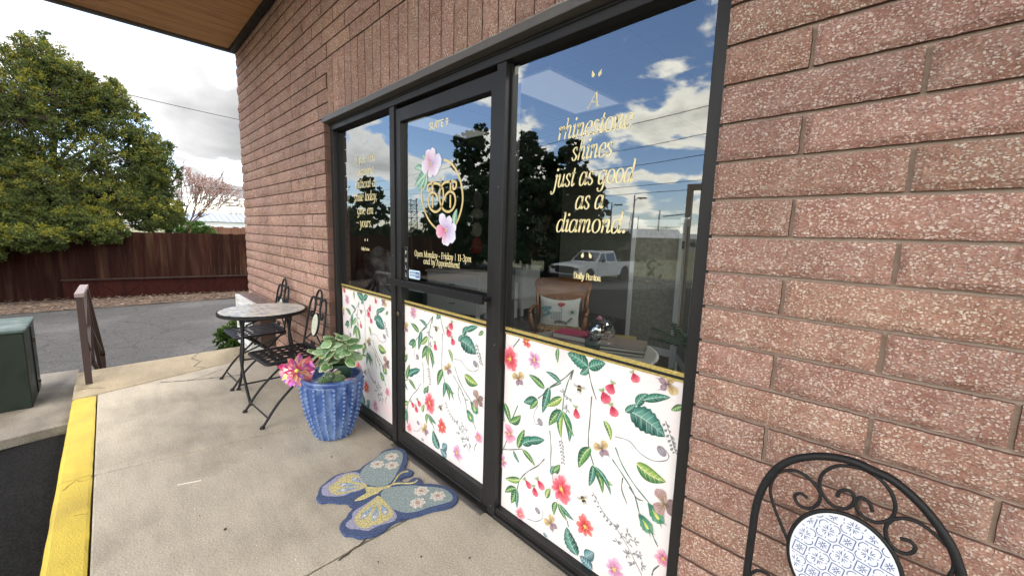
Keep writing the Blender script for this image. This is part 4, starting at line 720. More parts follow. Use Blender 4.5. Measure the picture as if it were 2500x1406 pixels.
def lettering():
    def line(par, s, a, b, z, xh, y=TY, lab=None, **k):
        q = MB(); writing(q, s, a, b, z, xh, y, **k); q.build('lettering', M_['gold_pale'], par)['label'] = lab or 'line of pale gold lettering reading '+s.strip('.,')
    def mark(par, t_, b_, w):
        q = MB(); drop(q, t_, b_, w, TY); q.build('quote_mark', M_['gold_pale'], par)
    for s, a, b, z in (('A', -.508, -.452, 1.888), ('rhinestone', -.645, -.318, 1.789), ('shines', -.573, -.390, 1.702), ('just as good', -.655, -.300, 1.605), ('as a', -.543, -.414, 1.515), ('diamond.', -.633, -.312, 1.426)):
        line(winB, s, a, b, z, .050 if s != 'A' else .034)
    for t, b in ((0, 1), (2, 3)): mark(winB, DATA['q_top'][t], DATA['q_top'][b], .0135); mark(winB, DATA['q_low'][t], DATA['q_low'][b], .0135)
    line(winB, 'Dolly Parton', -.532, -.405, 1.244, .0165, lab='small gold signature line under the verse', shear=0, thick=.26, thin=.12)
    for s, a, b, z in (('If you see', -2.535, -2.215, 1.874), ('someone', -2.508, -2.232, 1.788), ('without a', -2.532, -2.212, 1.702), ('smile today,', -2.552, -2.19, 1.612), ('give em', -2.50, -2.245, 1.518), ('yours.', -2.46, -2.268, 1.428)):
        line(winS, s, a, b, z, .043)
    q = DATA['qs']
    for i in (0, 2, 4, 6): mark(winS, q[i], q[i+1], .012)
    line(winS, 'Dolly Parton', -2.445, -2.315, 1.262, .015, lab='small gold signature line under the verse', shear=0, thick=.26, thin=.12)
    ty = TY-.003
    line(door, 'Open Monday - Friday | 11-3pm', -1.712, -1.172, 1.262, .0235, ty, shear=0, thick=.19, thin=.085, lab='opening days and hours in small gold serif letters')
    line(door, 'and by Appointment', -1.614, -1.268, 1.222, .0235, ty, shear=0, thick=.19, thin=.085)
    e = MB(); r = DATA['ring']; ribb(e, r, .013, ty-.0002)
    for k in DATA['mono']: ribb(e, k, .0135, ty-.0003)
    for t, b in DATA['mono_drops']: drop(e, t, b, .009, ty-.0002)
    e.build('gold_emblem', M_['gold'], door)['label'] = 'gold oval ring with two mirrored scrolled letters'
    # sans letters
    def sans(s, x, z, h, parent, name, m_, y, sx=1, align='LEFT'):
        cu = bpy.data.curves.new(name, 'FONT'); cu.body = s; cu.size = h/.73; cu.align_x = align; cu.extrude = .0002; cu.offset = h*.018; cu.resolution_u = 4
        ob = bpy.data.objects.new(name, cu); col.objects.link(ob); bpy.context.view_layer.update()
        me = bpy.data.meshes.new_from_object(ob.evaluated_get(bpy.context.evaluated_depsgraph_get())); bpy.data.objects.remove(ob)
        o = bpy.data.objects.new(name, me); col.objects.link(o); me.materials.clear(); me.materials.append(m_)
        me.transform(Matrix.Translation((x, y, z)) @ Matrix.Rotation(R(90), 4, 'X') @ Matrix.Diagonal((sx, 1, 1, 1))); o.parent = parent; return o
    sans('SUITE 9', -1.558, 1.967, .040, door, 'suite_number', M_['gold_pale'], ty, .98)
    pl = MB(); pl.box(-1.829, -1.786, GY-.0065, GY-.0045, 1.108, 1.312); po = pl.build('pull_plate', M_['gasket'], door); po['label'] = 'narrow black plate reading PULL'
    rim = MB()
    for b in ((-1.829, -1.826, 1.108, 1.312), (-1.789, -1.786, 1.108, 1.312), (-1.826, -1.789, 1.108, 1.111), (-1.826, -1.789, 1.309, 1.312)): rim.box(b[0], b[1], GY-.0072, GY-.0066, b[2], b[3])
    rim.build('rim', M_['bronze_light'], po)
    for i, ch in enumerate('PULL'): sans(ch, -1.8075, 1.266-i*.046, .024, po, 'letter', M_['white_letters'], GY-.0070, .8, 'CENTER')
    st = MB(); ring = []
    for cx, cz, a0 in ((-1.66, 1.166, 0), (-1.766, 1.166, 90), (-1.766, 1.131, 180), (-1.66, 1.131, 270)):
        for i in range(5): t = R(a0+i*22.5); ring.append((cx+.009*math.cos(t), cz+.009*math.sin(t)))
    st.prism(ring, lambda a, b, d: (a, d, b), GY-.0056, GY-.0048); fo = fix(st.build('security_sticker', mat('pale blue sticker', (.62, .78, .88), rough=.3), door)); fo['label'] = 'small pale blue rounded security sticker'
    bl = MB(); bl.box(-1.698, -1.656, GY-.0062, GY-.0057, 1.132, 1.165); bl.build('blue_block', mat('sticker blue', (.02, .10, .32), rough=.4), fo)
    sans('ADT', -1.695, 1.140, .017, fo, 'sticker_letters', M_['white_letters'], GY-.0065, .78)
    tx = MB()
    for z in (1.160, 1.1555, 1.1435, 1.139): 
        x = -1.766
        while x < -1.705: w = rnd.uniform(.004, .009); tx.box(x, x+w, GY-.0062, GY-.0057, z, z+.0028); x += w+.002
    tx.build('small_print', mat('sticker ink', (.03, .09, .2), rough=.5), fo)
    # pressed flowers on the emblem
    A = Art()
    PC = [((.80, .45, .62), (.60, .20, .40), (.88, .74, .84)), ((.85, .66, .78), (.66, .36, .56), (.90, .84, .92)), ((.74, .62, .82), (.52, .40, .66), (.86, .82, .93)), ((.84, .30, .46), (.66, .10, .26), (.86, .55, .66))]
    for i, (x0, z0, x1, z1, w) in enumerate(DATA['dlv']): A.leaf((x0, z0), (x1, z1), w*1.7, ((.12, .32, .22), (.42, .62, .42), (.72, .82, .70), (.30, .52, .42)), i+90)
    for nm in ('dfl1', 'dfl2'):
        for i, (x0, z0, x1, z1, w, c) in enumerate(DATA[nm]): A.petal((x0, z0), (x1, z1), w*1.9, PC[c][0], PC[c][1], PC[c][2], i*5+3, 14)
        x0, z0 = DATA[nm][0][:2]
        A.blob((x0, z0), .011, (.86, .78, .42), (.62, .42, .24))
        for i in range(9): a = i*.7; A.ribbon([(x0, z0), (x0+math.cos(a)*.02, z0+math.sin(a)*.02)], [.001, .002], (.80, .70, .30) if i % 2 else (.45, .12, .25))
    mb = MB()
    for n, (P, F_, Cc) in enumerate(A.items): mb.add([(a[0], ty-.0006-n*2e-6, a[1]) for a in P], F_, 0, Cc)
    mb.build('emblem_flowers', M_['print'], door)['label'] = 'two pink and lilac flowers with leaves on the gold ring'
    for x, z in ((-.893, 2.118), (-.075, 2.118)):
        br = MB(); br.box(x-.012, x+.012, GY+.004, GY+.008, z-.018, z+.018, bv=.001)
        br.build('curtain_bracket', mat('cream bracket', (.70, .66, .50), rough=.5), winB)
lettering()
# ------------------------------------------------------------- terrain
def sm(a, b, x): t = max(0, min(1, (x-a)/(b-a))); return t*t*(3-2*t)
def gz(x, y):
    A = -.15-.058*max(0, min(22, -1.5-y)); B = -.62-.012*max(0, min(11, -x-6)); w = sm(-3.9, -5.4, x) if y > -1.5 else sm(-5.2, -7.4, x)
    w *= 1-sm(-9, -16, y)
    return A*(1-w)+B*w
def asphalt(name, c1, c2, cracks, grit=.004, gs=160):
    m_ = mat(name, c1, c2, 7, .85, .95, bump=grit, bscale=gs, spec=.08, contrast=.8, c3=tuple(q*1.25 for q in c2), s3=.6)
    nt = m_.node_tree; N = nt.nodes; L = nt.links; b = N['Principled BSDF']
    src = b.inputs['Base Color'].links[0].from_socket
    tc = N.new('ShaderNodeTexCoord')
    # grit specks
    v = N.new('ShaderNodeTexVoronoi'); v.inputs['Scale'].default_value = 120; L.new(tc.outputs['Object'], v.inputs['Vector'])
    sp = N.new('ShaderNodeSeparateColor'); L.new(v.outputs['Color'], sp.inputs[0]); mr = N.new('ShaderNodeMapRange'); L.new(sp.outputs[0], mr.inputs[0]); mr.inputs[3].default_value = .55; mr.inputs[4].default_value = 1.5
    mu = N.new('ShaderNodeVectorMath'); mu.operation = 'SCALE'; L.new(src, mu.inputs[0]); L.new(mr.outputs[0], mu.inputs[3]); src = mu.outputs[0]
    if cracks:
        wn = N.new('ShaderNodeTexNoise'); wn.inputs['Scale'].default_value = 2.2; wn.inputs['Detail'].default_value = 6; L.new(tc.outputs['Object'], wn.inputs['Vector'])
        wm = N.new('ShaderNodeMixRGB'); wm.blend_type = 'ADD'; wm.inputs[0].default_value = .45; L.new(tc.outputs['Object'], wm.inputs[1]); L.new(wn.outputs[1], wm.inputs[2])
        mk = N.new('ShaderNodeTexNoise'); mk.inputs['Scale'].default_value = .35; mk.inputs['Detail'].default_value = 3; L.new(tc.outputs['Object'], mk.inputs['Vector'])
        mkr = N.new('ShaderNodeMapRange'); L.new(mk.outputs[0], mkr.inputs[0]); mkr.inputs[1].default_value = .40; mkr.inputs[2].default_value = .55
        for s, t_ in ((1.1, .022), (3.4, .03)):
            vv = N.new('ShaderNodeTexVoronoi'); vv.feature = 'DISTANCE_TO_EDGE'; vv.inputs['Scale'].default_value = s; L.new(wm.outputs[0], vv.inputs['Vector'])
            r = N.new('ShaderNodeMapRange'); L.new(vv.outputs['Distance'], r.inputs[0]); r.inputs[1].default_value = .004; r.inputs[2].default_value = t_; r.inputs[3].default_value = .42; r.inputs[4].default_value = 0
            f = N.new('ShaderNodeMath'); f.operation = 'MULTIPLY'; L.new(r.outputs[0], f.inputs[0])
            if s > 2: L.new(mkr.outputs[0], f.inputs[1])
            else: f.inputs[1].default_value = .8
            x = N.new('ShaderNodeMixRGB'); L.new(f.outputs[0], x.inputs[0]); L.new(src, x.inputs[1]); x.inputs[2].default_value = (.016, .015, .015, 1); src = x.outputs[0]
    L.new(src, b.inputs['Base Color']); return m_
M_['lot'] = asphalt('fresh black asphalt', (.007, .007, .0075), (.014, .014, .0145), False, .012, 75)
M_['drive'] = asphalt('old grey asphalt', (.050, .049, .051), (.070, .069, .069), True, .003, 120)
M_['field'] = mat('dry grass field', (.10, .095, .045), (.17, .155, .08), .8, .95, bump=.03, bscale=6, c3=(.075, .10, .035), s3=.12)
M_['mulch'] = mat('leaf litter', (.045, .03, .022), (.10, .066, .048), 30, .95, bump=.02, bscale=40, c3=(.16, .115, .085), s3=14, contrast=1.6)
def grid(name, xs, ys, off, m_, f=gz, jit=0):
    mb = MB(); nx, ny = len(xs), len(ys)
    mb.add([(x, y, f(x, y)+off) for y in ys for x in xs], [(j*nx+i, j*nx+i+1, (j+1)*nx+i+1, (j+1)*nx+i) for j in range(ny-1) for i in range(nx-1)])
    return tag(mb.build(name, m_, smooth=True), kind='structure')
def lin(a, b, n): return [a+(b-a)*i/n for i in range(n+1)]
far_x = [-600, -300, -150, -90, -60, -40, -30]+lin(-25, -2, 46)+[0, 2, 5, 10, 20, 40, 80, 160, 300, 600]
far_y = [-600, -300, -150, -90, -60, -45, -35, -28]+lin(-26, 12, 76)+[16, 22, 30, 45, 70, 120, 250, 600]
grid('ground', far_x, far_y, -.02, M_['field'])
# the lot: lies at the kerb, runs out to the field
lx = lin(-3.86, 14, 20); grid('parking_lot', [-46, -30, -20, -14, -10]+lin(-8.4, -4.2, 10)+lx, lin(-21.5, -3.3, 34), .004, M_['lot'])
grid('parking_lot', lx, lin(-3.3, -1.512, 4), .004, M_['lot'])
dr_x = lambda y: -13.64-.02*(y)   # far edge of the drive
def drv():
    mb = MB(); ys = lin(-26, 26, 60); K = 24
    vs = []
    for y in ys:
        xf = -13.55-(.035*(-y)); near = -5.56 if -3.2 < y < -1.4 else (-5.09 if -1.45 <= y < 0 else -5.56)
        if y < -3.2: near = -8.42
        for i in range(K+1): x = xf+(near-xf)*i/K; vs.append((x, y, gz(x, y)+.008))
    mb.add(vs, [(j*(K+1)+i, j*(K+1)+i+1, (j+1)*(K+1)+i+1, (j+1)*(K+1)+i) for j in range(len(ys)-1) for i in range(K)])
    tag(mb.build('driveway', M_['drive'], smooth=True), kind='structure')
drv()
def mulch():
    mb = MB(); ys = lin(-14, 14, 80); K = 10; vs = []
    for y in ys:
        xf = -15.55-.19*(-y); xn = -13.60-(.035*(-y))+.10*noise.noise(Vector((y*1.3, 0, 0)))
        for i in range(K+1): u = i/K; x = xf-.5+(xn-xf+.5)*u; vs.append((x, y, gz(x, y)+.012+.05*math.sin(math.pi*min(1, (1-u)*1.6))*(1+.5*noise.noise(Vector((x*3, y*3, 0))))))
    mb.add(vs, [(j*(K+1)+i, j*(K+1)+i+1, (j+1)*(K+1)+i+1, (j+1)*(K+1)+i) for j in range(len(ys)-1) for i in range(K)])
    tag(mb.build('leaf_litter', M_['mulch']), kind='stuff')
    lf = MB()
    for i in range(2600):
        y = rnd.uniform(-5.5, 4.5); xf = -15.45-.19*(-y); xn = -13.45-(.035*(-y)); x = xf+(xn-xf)*rnd.random()**.9+rnd.gauss(0, .08)
        s_ = rnd.uniform(.02, .055); a = rnd.uniform(0, 6.28); z = gz(x, y)+.05+rnd.uniform(0, .03)
        c = rnd.choice(((.08, .05, .03), (.045, .028, .02), (.14, .09, .06), (.06, .035, .025), (.20, .15, .11)))
        lf.add([(x+s_*math.cos(a), y+s_*math.sin(a), z), (x+s_*.5*math.cos(a+1.6), y+s_*.5*math.sin(a+1.6), z+rnd.uniform(0, .02)), (x-s_*math.cos(a), y-s_*math.sin(a), z+.008), (x-s_*.5*math.cos(a+1.6), y-s_*.5*math.sin(a+1.6), z)], [(0, 1, 2, 3)], 0, c)
    tag(lf.build('fallen_leaves', mat('dry leaves', (1, 1, 1), vcol=True, rough=.9)), kind='stuff')
mulch()
# ------------------------------------------------------------- concrete
def concrete(name, c1, c2, c3, stains=(.13, .12, .11)):
    m_ = mat(name, c1, c2, 3.2, .82, .93, bump=.0016, bscale=170, spec=.25, c3=c3, s3=1.3, contrast=.9)
    nt = m_.node_tree; N = nt.nodes; L = nt.links; b = N['Principled BSDF']; src = b.inputs['Base Color'].links[0].from_socket
    tc = N.new('ShaderNodeTexCoord'); mp = N.new('ShaderNodeMapping'); mp.inputs[3].default_value = (1.2, 4.2, 1); mp.inputs[2].default_value = (0, 0, .25); L.new(tc.outputs['Object'], mp.inputs[0])
    n = N.new('ShaderNodeTexNoise'); n.inputs['Scale'].default_value = 2.4; n.inputs['Detail'].default_value = 9; n.inputs['Roughness'].default_value = .7; L.new(mp.outputs[0], n.inputs['Vector'])
    r = N.new('ShaderNodeMapRange'); L.new(n.outputs[0], r.inputs[0]); r.inputs[1].default_value = .3; r.inputs[2].default_value = .7; r.inputs[3].default_value = .87; r.inputs[4].default_value = 1.11
    v = N.new('ShaderNodeTexNoise'); v.inputs['Scale'].default_value = 130; v.inputs['Detail'].default_value = 5; v.inputs['Roughness'].default_value = .8; L.new(tc.outputs['Object'], v.inputs['Vector'])
    r2 = N.new('ShaderNodeMapRange'); L.new(v.outputs[0], r2.inputs[0]); r2.inputs[1].default_value = .33; r2.inputs[2].default_value = .67; r2.inputs[3].default_value = .58; r2.inputs[4].default_value = 1.4
    mm = N.new('ShaderNodeMath'); mm.operation = 'MULTIPLY'; L.new(r.outputs[0], mm.inputs[0]); L.new(r2.outputs[0], mm.inputs[1])
    mu = N.new('ShaderNodeVectorMath'); mu.operation = 'SCALE'; L.new(src, mu.inputs[0]); L.new(mm.outputs[0], mu.inputs[3])
    # scattered dark pits and stains
    vo = N.new('ShaderNodeTexVoronoi'); vo.inputs['Scale'].default_value = 5.5; L.new(tc.outputs['Object'], vo.inputs['Vector'])
    vr = N.new('ShaderNodeMapRange'); L.new(vo.outputs['Distance'], vr.inputs[0]); vr.inputs[1].default_value = .012; vr.inputs[2].default_value = .035; vr.inputs[3].default_value = .6; vr.inputs[4].default_value = 0
    x = N.new('ShaderNodeMixRGB'); L.new(vr.outputs[0], x.inputs[0]); L.new(mu.outputs[0], x.inputs[1]); x.inputs[2].default_value = (*stains, 1)
    L.new(x.outputs[0], b.inputs['Base Color']); return m_
M_['walk'] = concrete('sidewalk concrete', (.41, .365, .29), (.51, .46, .375), (.335, .297, .237))
M_['walk2'] = concrete('tan concrete', (.36, .295, .195), (.43, .36, .25), (.29, .24, .17))
M_['slab'] = concrete('stained grey concrete', (.20, .18, .15), (.29, .265, .23), (.12, .11, .092))
M_['crack'] = mat('crack', (.055, .048, .04), rough=1)
def slabmesh(name, x0, x1, y0, y1, z1, z0, m_, n=(12, 6), bv=.006):
    mb = MB(); mb.box(x0, x1, y0, y1, z0, z1, bv=bv); return tag(mb.build(name, m_), kind='structure')
J = .004
def slab_poly(name, pts, z1, z0, m_):       # pts counter-clockwise, small chamfer on the top edge
    n = len(pts); c = Vector((sum(p[0] for p in pts)/n, sum(p[1] for p in pts)/n, 0)); mb = MB(); b = .007
    def inset(p): d = (c-Vector((*p, 0))); return Vector((p[0]+(b if d.x > 0 else -b), p[1]+(b if d.y > 0 else -b), 0))
    vs = [(*inset(p)[:2], z1) for p in pts]+[(*p, z1-b*.7) for p in pts]+[(*p, z0) for p in pts]
    mb.add(vs, [tuple(range(n))]+[(i+n, (i+1) % n+n, (i+1) % n, i) for i in range(n)]+[(i+2*n, (i+1) % n+2*n, (i+1) % n+n, i+n) for i in range(n)])
    return tag(fix(mb.build(name, m_)), kind='structure')
ymn = -1.370
slab_poly('sidewalk', [(4.2, ymn), (4.2, .05), (-1.200, .05), (-1.195, -.46), (-1.168, ymn)], 0, -.3, M_['walk'])
slab_poly('sidewalk', [(-1.176, ymn), (-1.202, -.46), (-1.206, .05), (-2.496, .05), (-2.684, ymn)], 0, -.3, M_['walk'])
slab_poly('sidewalk', [(-2.692, ymn), (-2.504, .05), (-4.60, .05), (-4.196, ymn)], 0, -.3, M_['walk'])
slab_poly('landing', [(-4.172, -1.512), (-4.204, ymn), (-4.607, .05), (-5.10, .05), (-5.01, -1.45), (-4.98, -1.515)], .001, -.75, M_['walk2'])
slab_poly('utility_slab', [(-3.93, -1.517), (-5.52, -1.517), (-5.62, -3.2), (-3.62, -3.2)], -.10, -.75, M_['slab'])
# steps going down to the drive behind the landing
st = MB()
for i in range(3): st.box(-5.11-.3*(i+1), -5.105-.3*i, -1.36, -.52, -.75, -.155-.155*i, bv=.006)
tag(st.build('steps', M_['slab']), kind='structure')
# kerb with yellow paint
M_['yellow'] = mat('yellow kerb paint', (.52, .39, .045), (.66, .50, .07), 9, .65, .8, bump=.004, bscale=120, c3=(.46, .34, .05), s3=2.2)
ypn = M_['yellow'].node_tree; 
def worn(m_, c, thr):
    nt = m_.node_tree; N = nt.nodes; L = nt.links; b = N['Principled BSDF']; src = b.inputs['Base Color'].links[0].from_socket
    tc = N.new('ShaderNodeTexCoord'); n = N.new('ShaderNodeTexNoise'); n.inputs['Scale'].default_value = 34; n.inputs['Detail'].default_value = 9; n.inputs['Roughness'].default_value = .75; L.new(tc.outputs['Object'], n.inputs['Vector'])
    r = N.new('ShaderNodeMapRange'); L.new(n.outputs[0], r.inputs[0]); r.inputs[1].default_value = thr; r.inputs[2].default_value = thr+.02
    x = N.new('ShaderNodeMixRGB'); L.new(r.outputs[0], x.inputs[0]); L.new(src, x.inputs[1]); x.inputs[2].default_value = (*c, 1); L.new(x.outputs[0], b.inputs['Base Color'])
worn(M_['yellow'], (.22, .17, .07), .665)
kb = MB()
def kerb(x0, x1):
    n = max(2, int((x1-x0)/.06)); prof = [(-1.518, -.32), (-1.516, -.03), (-1.508, -.008), (-1.495, -.0005), (-1.45, .002), (-1.39, .002), (-1.378, -.001), (-1.376, -.3)]
    vs = []
    for i in range(n+1):
        x = x0+(x1-x0)*i/n
        for k, (y, z) in enumerate(prof): e = .0025*noise.noise(Vector((x*9, k*.7, 3))); vs.append((x, y+e*1.4, z+(e if 0 < k < 7 else 0)))
    K = len(prof); kb.add(vs, [(i*K+k, (i+1)*K+k, (i+1)*K+k+1, i*K+k+1) for i in range(n) for k in range(K-1)])
    kb.add([vs[k] for k in range(K)], [tuple(range(K))]); kb.add([vs[n*K+k] for k in range(K)], [tuple(range(K))[::-1]])
kerb(-4.166, -2.703); kerb(-2.697, 4.2)
tag(fix(kb.build('kerb', M_['yellow'])), kind='structure')
# ragged cracks, a few mm wide
def crack(pts, w, z=.0035):
    mb = MB(); P = []
    for a, b in zip(pts[:-1], pts[1:]):
        n = max(2, int(math.hypot(a[0]-b[0], a[1]-b[1])/.02))
        for i in range(n): u = i/n; P.append((a[0]+(b[0]-a[0])*u+rnd.uniform(-.006, .006), a[1]+(b[1]-a[1])*u+rnd.uniform(-.006, .006)))
    P.append(pts[-1]); vs = []
    for i, p in enumerate(P):
        q = w*rnd.uniform(.3, 1)*.5; a, b = P[max(0, i-1)], P[min(len(P)-1, i+1)]; l = math.hypot(b[0]-a[0], b[1]-a[1]) or 1; nx, ny = -(b[1]-a[1])/l*q, (b[0]-a[0])/l*q
        vs += [(p[0]+nx, p[1]+ny, z), (p[0]-nx, p[1]-ny, z)]
    mb.add(vs, [(2*i, 2*i+1, 2*i+3, 2*i+2) for i in range(len(P)-1)]); return mb
cm = MB()
for pts, w in ([(-4.42, -.62), (-4.55, -.70), (-4.7, -.62), (-4.85, -.68), (-5.06, -.60)], .010), ([(-4.52, -.28), (-4.72, -.33), (-4.82, -.22), (-5.05, -.26)], .006), ([(-4.21, -.98), (-4.12, -.80), (-4.02, -.52), (-3.98, -.38)], .014), ([(-4.1, -.8), (-4.2, -.62), (-4.28, -.5)], .008), \
    ([(-4.34, -1.33), (-4.42, -1.42), (-4.40, -1.5)], .009), ([(-2.60, -1.49), (-2.68, -1.44), (-2.64, -1.40), (-2.69, -1.375)], .0045), ([(-2.30, -1.43), (-2.27, -1.385)], .003), ([(-1.21, -.46), (-1.17, -.62)], .012):
    c_ = crack(pts, w); cm.add(c_.v, c_.f)
tag(cm.build('concrete_cracks', M_['crack']), kind='structure')
ds = MB()
for x, y, s_ in ((-1.71, -.93, .009), (-2.0, -.33, .006), (-1.36, -.12, .006), (-1.6, -.20, .004), (-.95, -.35, .005), (-1.05, -.5, .004), (-2.4, -.62, .004), (-1.2, -.3, .004), (-.8, -.2, .005), (-1.9, -1.0, .003)):
    ds.ell((x, y, .002), (s_, s_*.8, .0035), 7, 4, amp=.3)
tag(ds.build('grit', M_['crack']), kind='stuff')
ch_ = MB()
for x, y, s_ in ((-2.232, -.815, .006), (-1.98, -1.01, .005), (-1.96, -.99, .004), (-2.02, -.92, .004), (-1.5, -.85, .004), (-3.1, -.9, .005), (-3.6, -1.1, .005), (-1.3, -.75, .005), (-2.9, -1.25, .004), (-.9, -.62, .004), (-2.75, -.7, .004)):
    ch_.ell((x, y, .002), (s_, s_*.5, .0025), 7, 4, amp=.4)
ch_.tube([(-2.27, -1.05, .003), (-2.25, -1.0, .004), (-2.235, -.95, .003)], .0028, 5)
tag(ch_.build('pale_chips', mat('pale chips', (.7, .68, .62), rough=.8)), kind='stuff')
IR = M_['black_iron']
# ------------------------------------------------------------- mosaic table
M_['mosaic'] = mat('glazed mosaic', (1, 1, 1), rough=.3, vcol=True, coat=.3)
M_['grout'] = mat('pale grout', (.80, .80, .72), rough=.9)
def mosaic_disc(mb, f3, rx, ry, size, seed, cols, mi=0, gap=.09):
    rr = random.Random(seed); nx = int(2*rx/size)+2
    def tile(P):
        c = (sum(p[0] for p in P)/len(P), sum(p[1] for p in P)/len(P))
        P = [(c[0]+(p[0]-c[0])*(1-gap), c[1]+(p[1]-c[1])*(1-gap)) for p in P]
        q_ = lambda p: math.sqrt((p[0]/rx)**2+(p[1]/ry)**2)
        if min(q_(p) for p in P) < .93:
            P = [(p[0]/max(1, q_(p)/.975), p[1]/max(1, q_(p)/.975)) for p in P]
            k = rr.choice(cols); j = rr.uniform(.85, 1.1); mb.add([f3(*p, 1) for p in P], [tuple(range(len(P)))], mi, tuple(min(1, q*j) for q in k))
    for i in range(-nx, nx):
        for j in range(-nx, nx):
            x0, y0 = i*size+(j % 2)*size*.35, j*size
            q = rr.random()
            A, B, C, D = (x0, y0), (x0+size, y0), (x0+size, y0+size), (x0, y0+size)
            t, u = rr.uniform(.25, .75), rr.uniform(.25, .75)
            if q < .35: E, G_ = (x0+size*t, y0), (x0+size*u, y0+size); tile([A, E, G_, D]); tile([E, B, C, G_])
            elif q < .65: E, G_ = (x0, y0+size*t), (x0+size, y0+size*u); tile([A, B, G_, E]); tile([E, G_, C, D])
            elif q < .85: tile([A, B, C]); tile([A, C, D])
            else: tile([A, B, C, D])
TC = (-3.40, -.335)
tb = thing('bistro_table', 'round bistro table with pale cracked mosaic top and crossed black iron legs', 'table', (*TC, 0))
tt = MB(); r_ = .325; tt.lathe([(r_-.004, .692), (r_, .696), (r_, .714), (r_-.006, .7165), (r_-.012, .7150), (0, .7150)], 64); tt.lathe([(0, .692), (r_-.004, .692)], 64)
top = tt.build('table_top', [IR], tb, smooth=True, ang=30)
mo = MB(); mo.lathe([(r_-.003, .7175), (0, .7175)], 64, mi=1); mosaic_disc(mo, lambda a, b, d: (a, b, .7185), r_-.004, r_-.004, .052, 4, [(.90, .91, .87), (.90, .90, .80), (.76, .80, .80), (.92, .92, .90), (.84, .82, .62), (.60, .65, .70), (.90, .88, .74)])
mo.build('mosaic', [M_['mosaic'], M_['grout']], top)
def leg(pts, r=.009, name='leg', parent=tb, n=8, foot=True, k=6):
    mb = MB(); P = cr(pts, k); mb.tube(P, r, n)
    if foot: f = P[0]; mb.lathe([(0, 0), (.017, 0), (.018, .006), (.012, .016), (.009, .02)], 14, (f.x, f.y, 0))
    return mb.build(name, IR, parent, smooth=True, ang=50)
o = TC
def loc(x, y, z): return (x-o[0], y-o[1], z)
# two U frames crossing at the middle, curved like a folding table
for x0, x1 in ((-3.585, -3.36), (-3.17, -3.42)):
    for yy in (-.51, -.13):
        ty_ = -.335+(yy+.335)*.92
        leg([loc(x0, yy, .005), loc(x0+(x1-x0)*.55, yy+(.0), .14), loc(x0+(x1-x0)*1.0, yy, .32), loc(x0+(x1-x0)*.9, ty_, .5), loc(x0+(x1-x0)*(.55), ty_, .69)], .0105)
for a_, b_ in (((-3.50, -.50, .655), (-3.50, -.16, .655)), ((-3.28, -.50, .655), (-3.28, -.16, .655)), ((-3.58, -.48, .665), (-3.22, -.48, .665)), ((-3.58, -.18, .665), (-3.22, -.18, .665)), ((-3.44, -.48, .36), (-3.36, -.18, .5)),
               ((-3.40, -.51, .31), (-3.40, -.13, .31)), ((-3.38, -.47, .60), (-3.50, -.18, .68)), ((-3.555, -.51, .05), (-3.555, -.13, .05))):
    rl = MB(); rl.tube([loc(*a_), loc(*b_)], .0075, 8); rl.build('rail', IR, tb, smooth=True, ang=50)
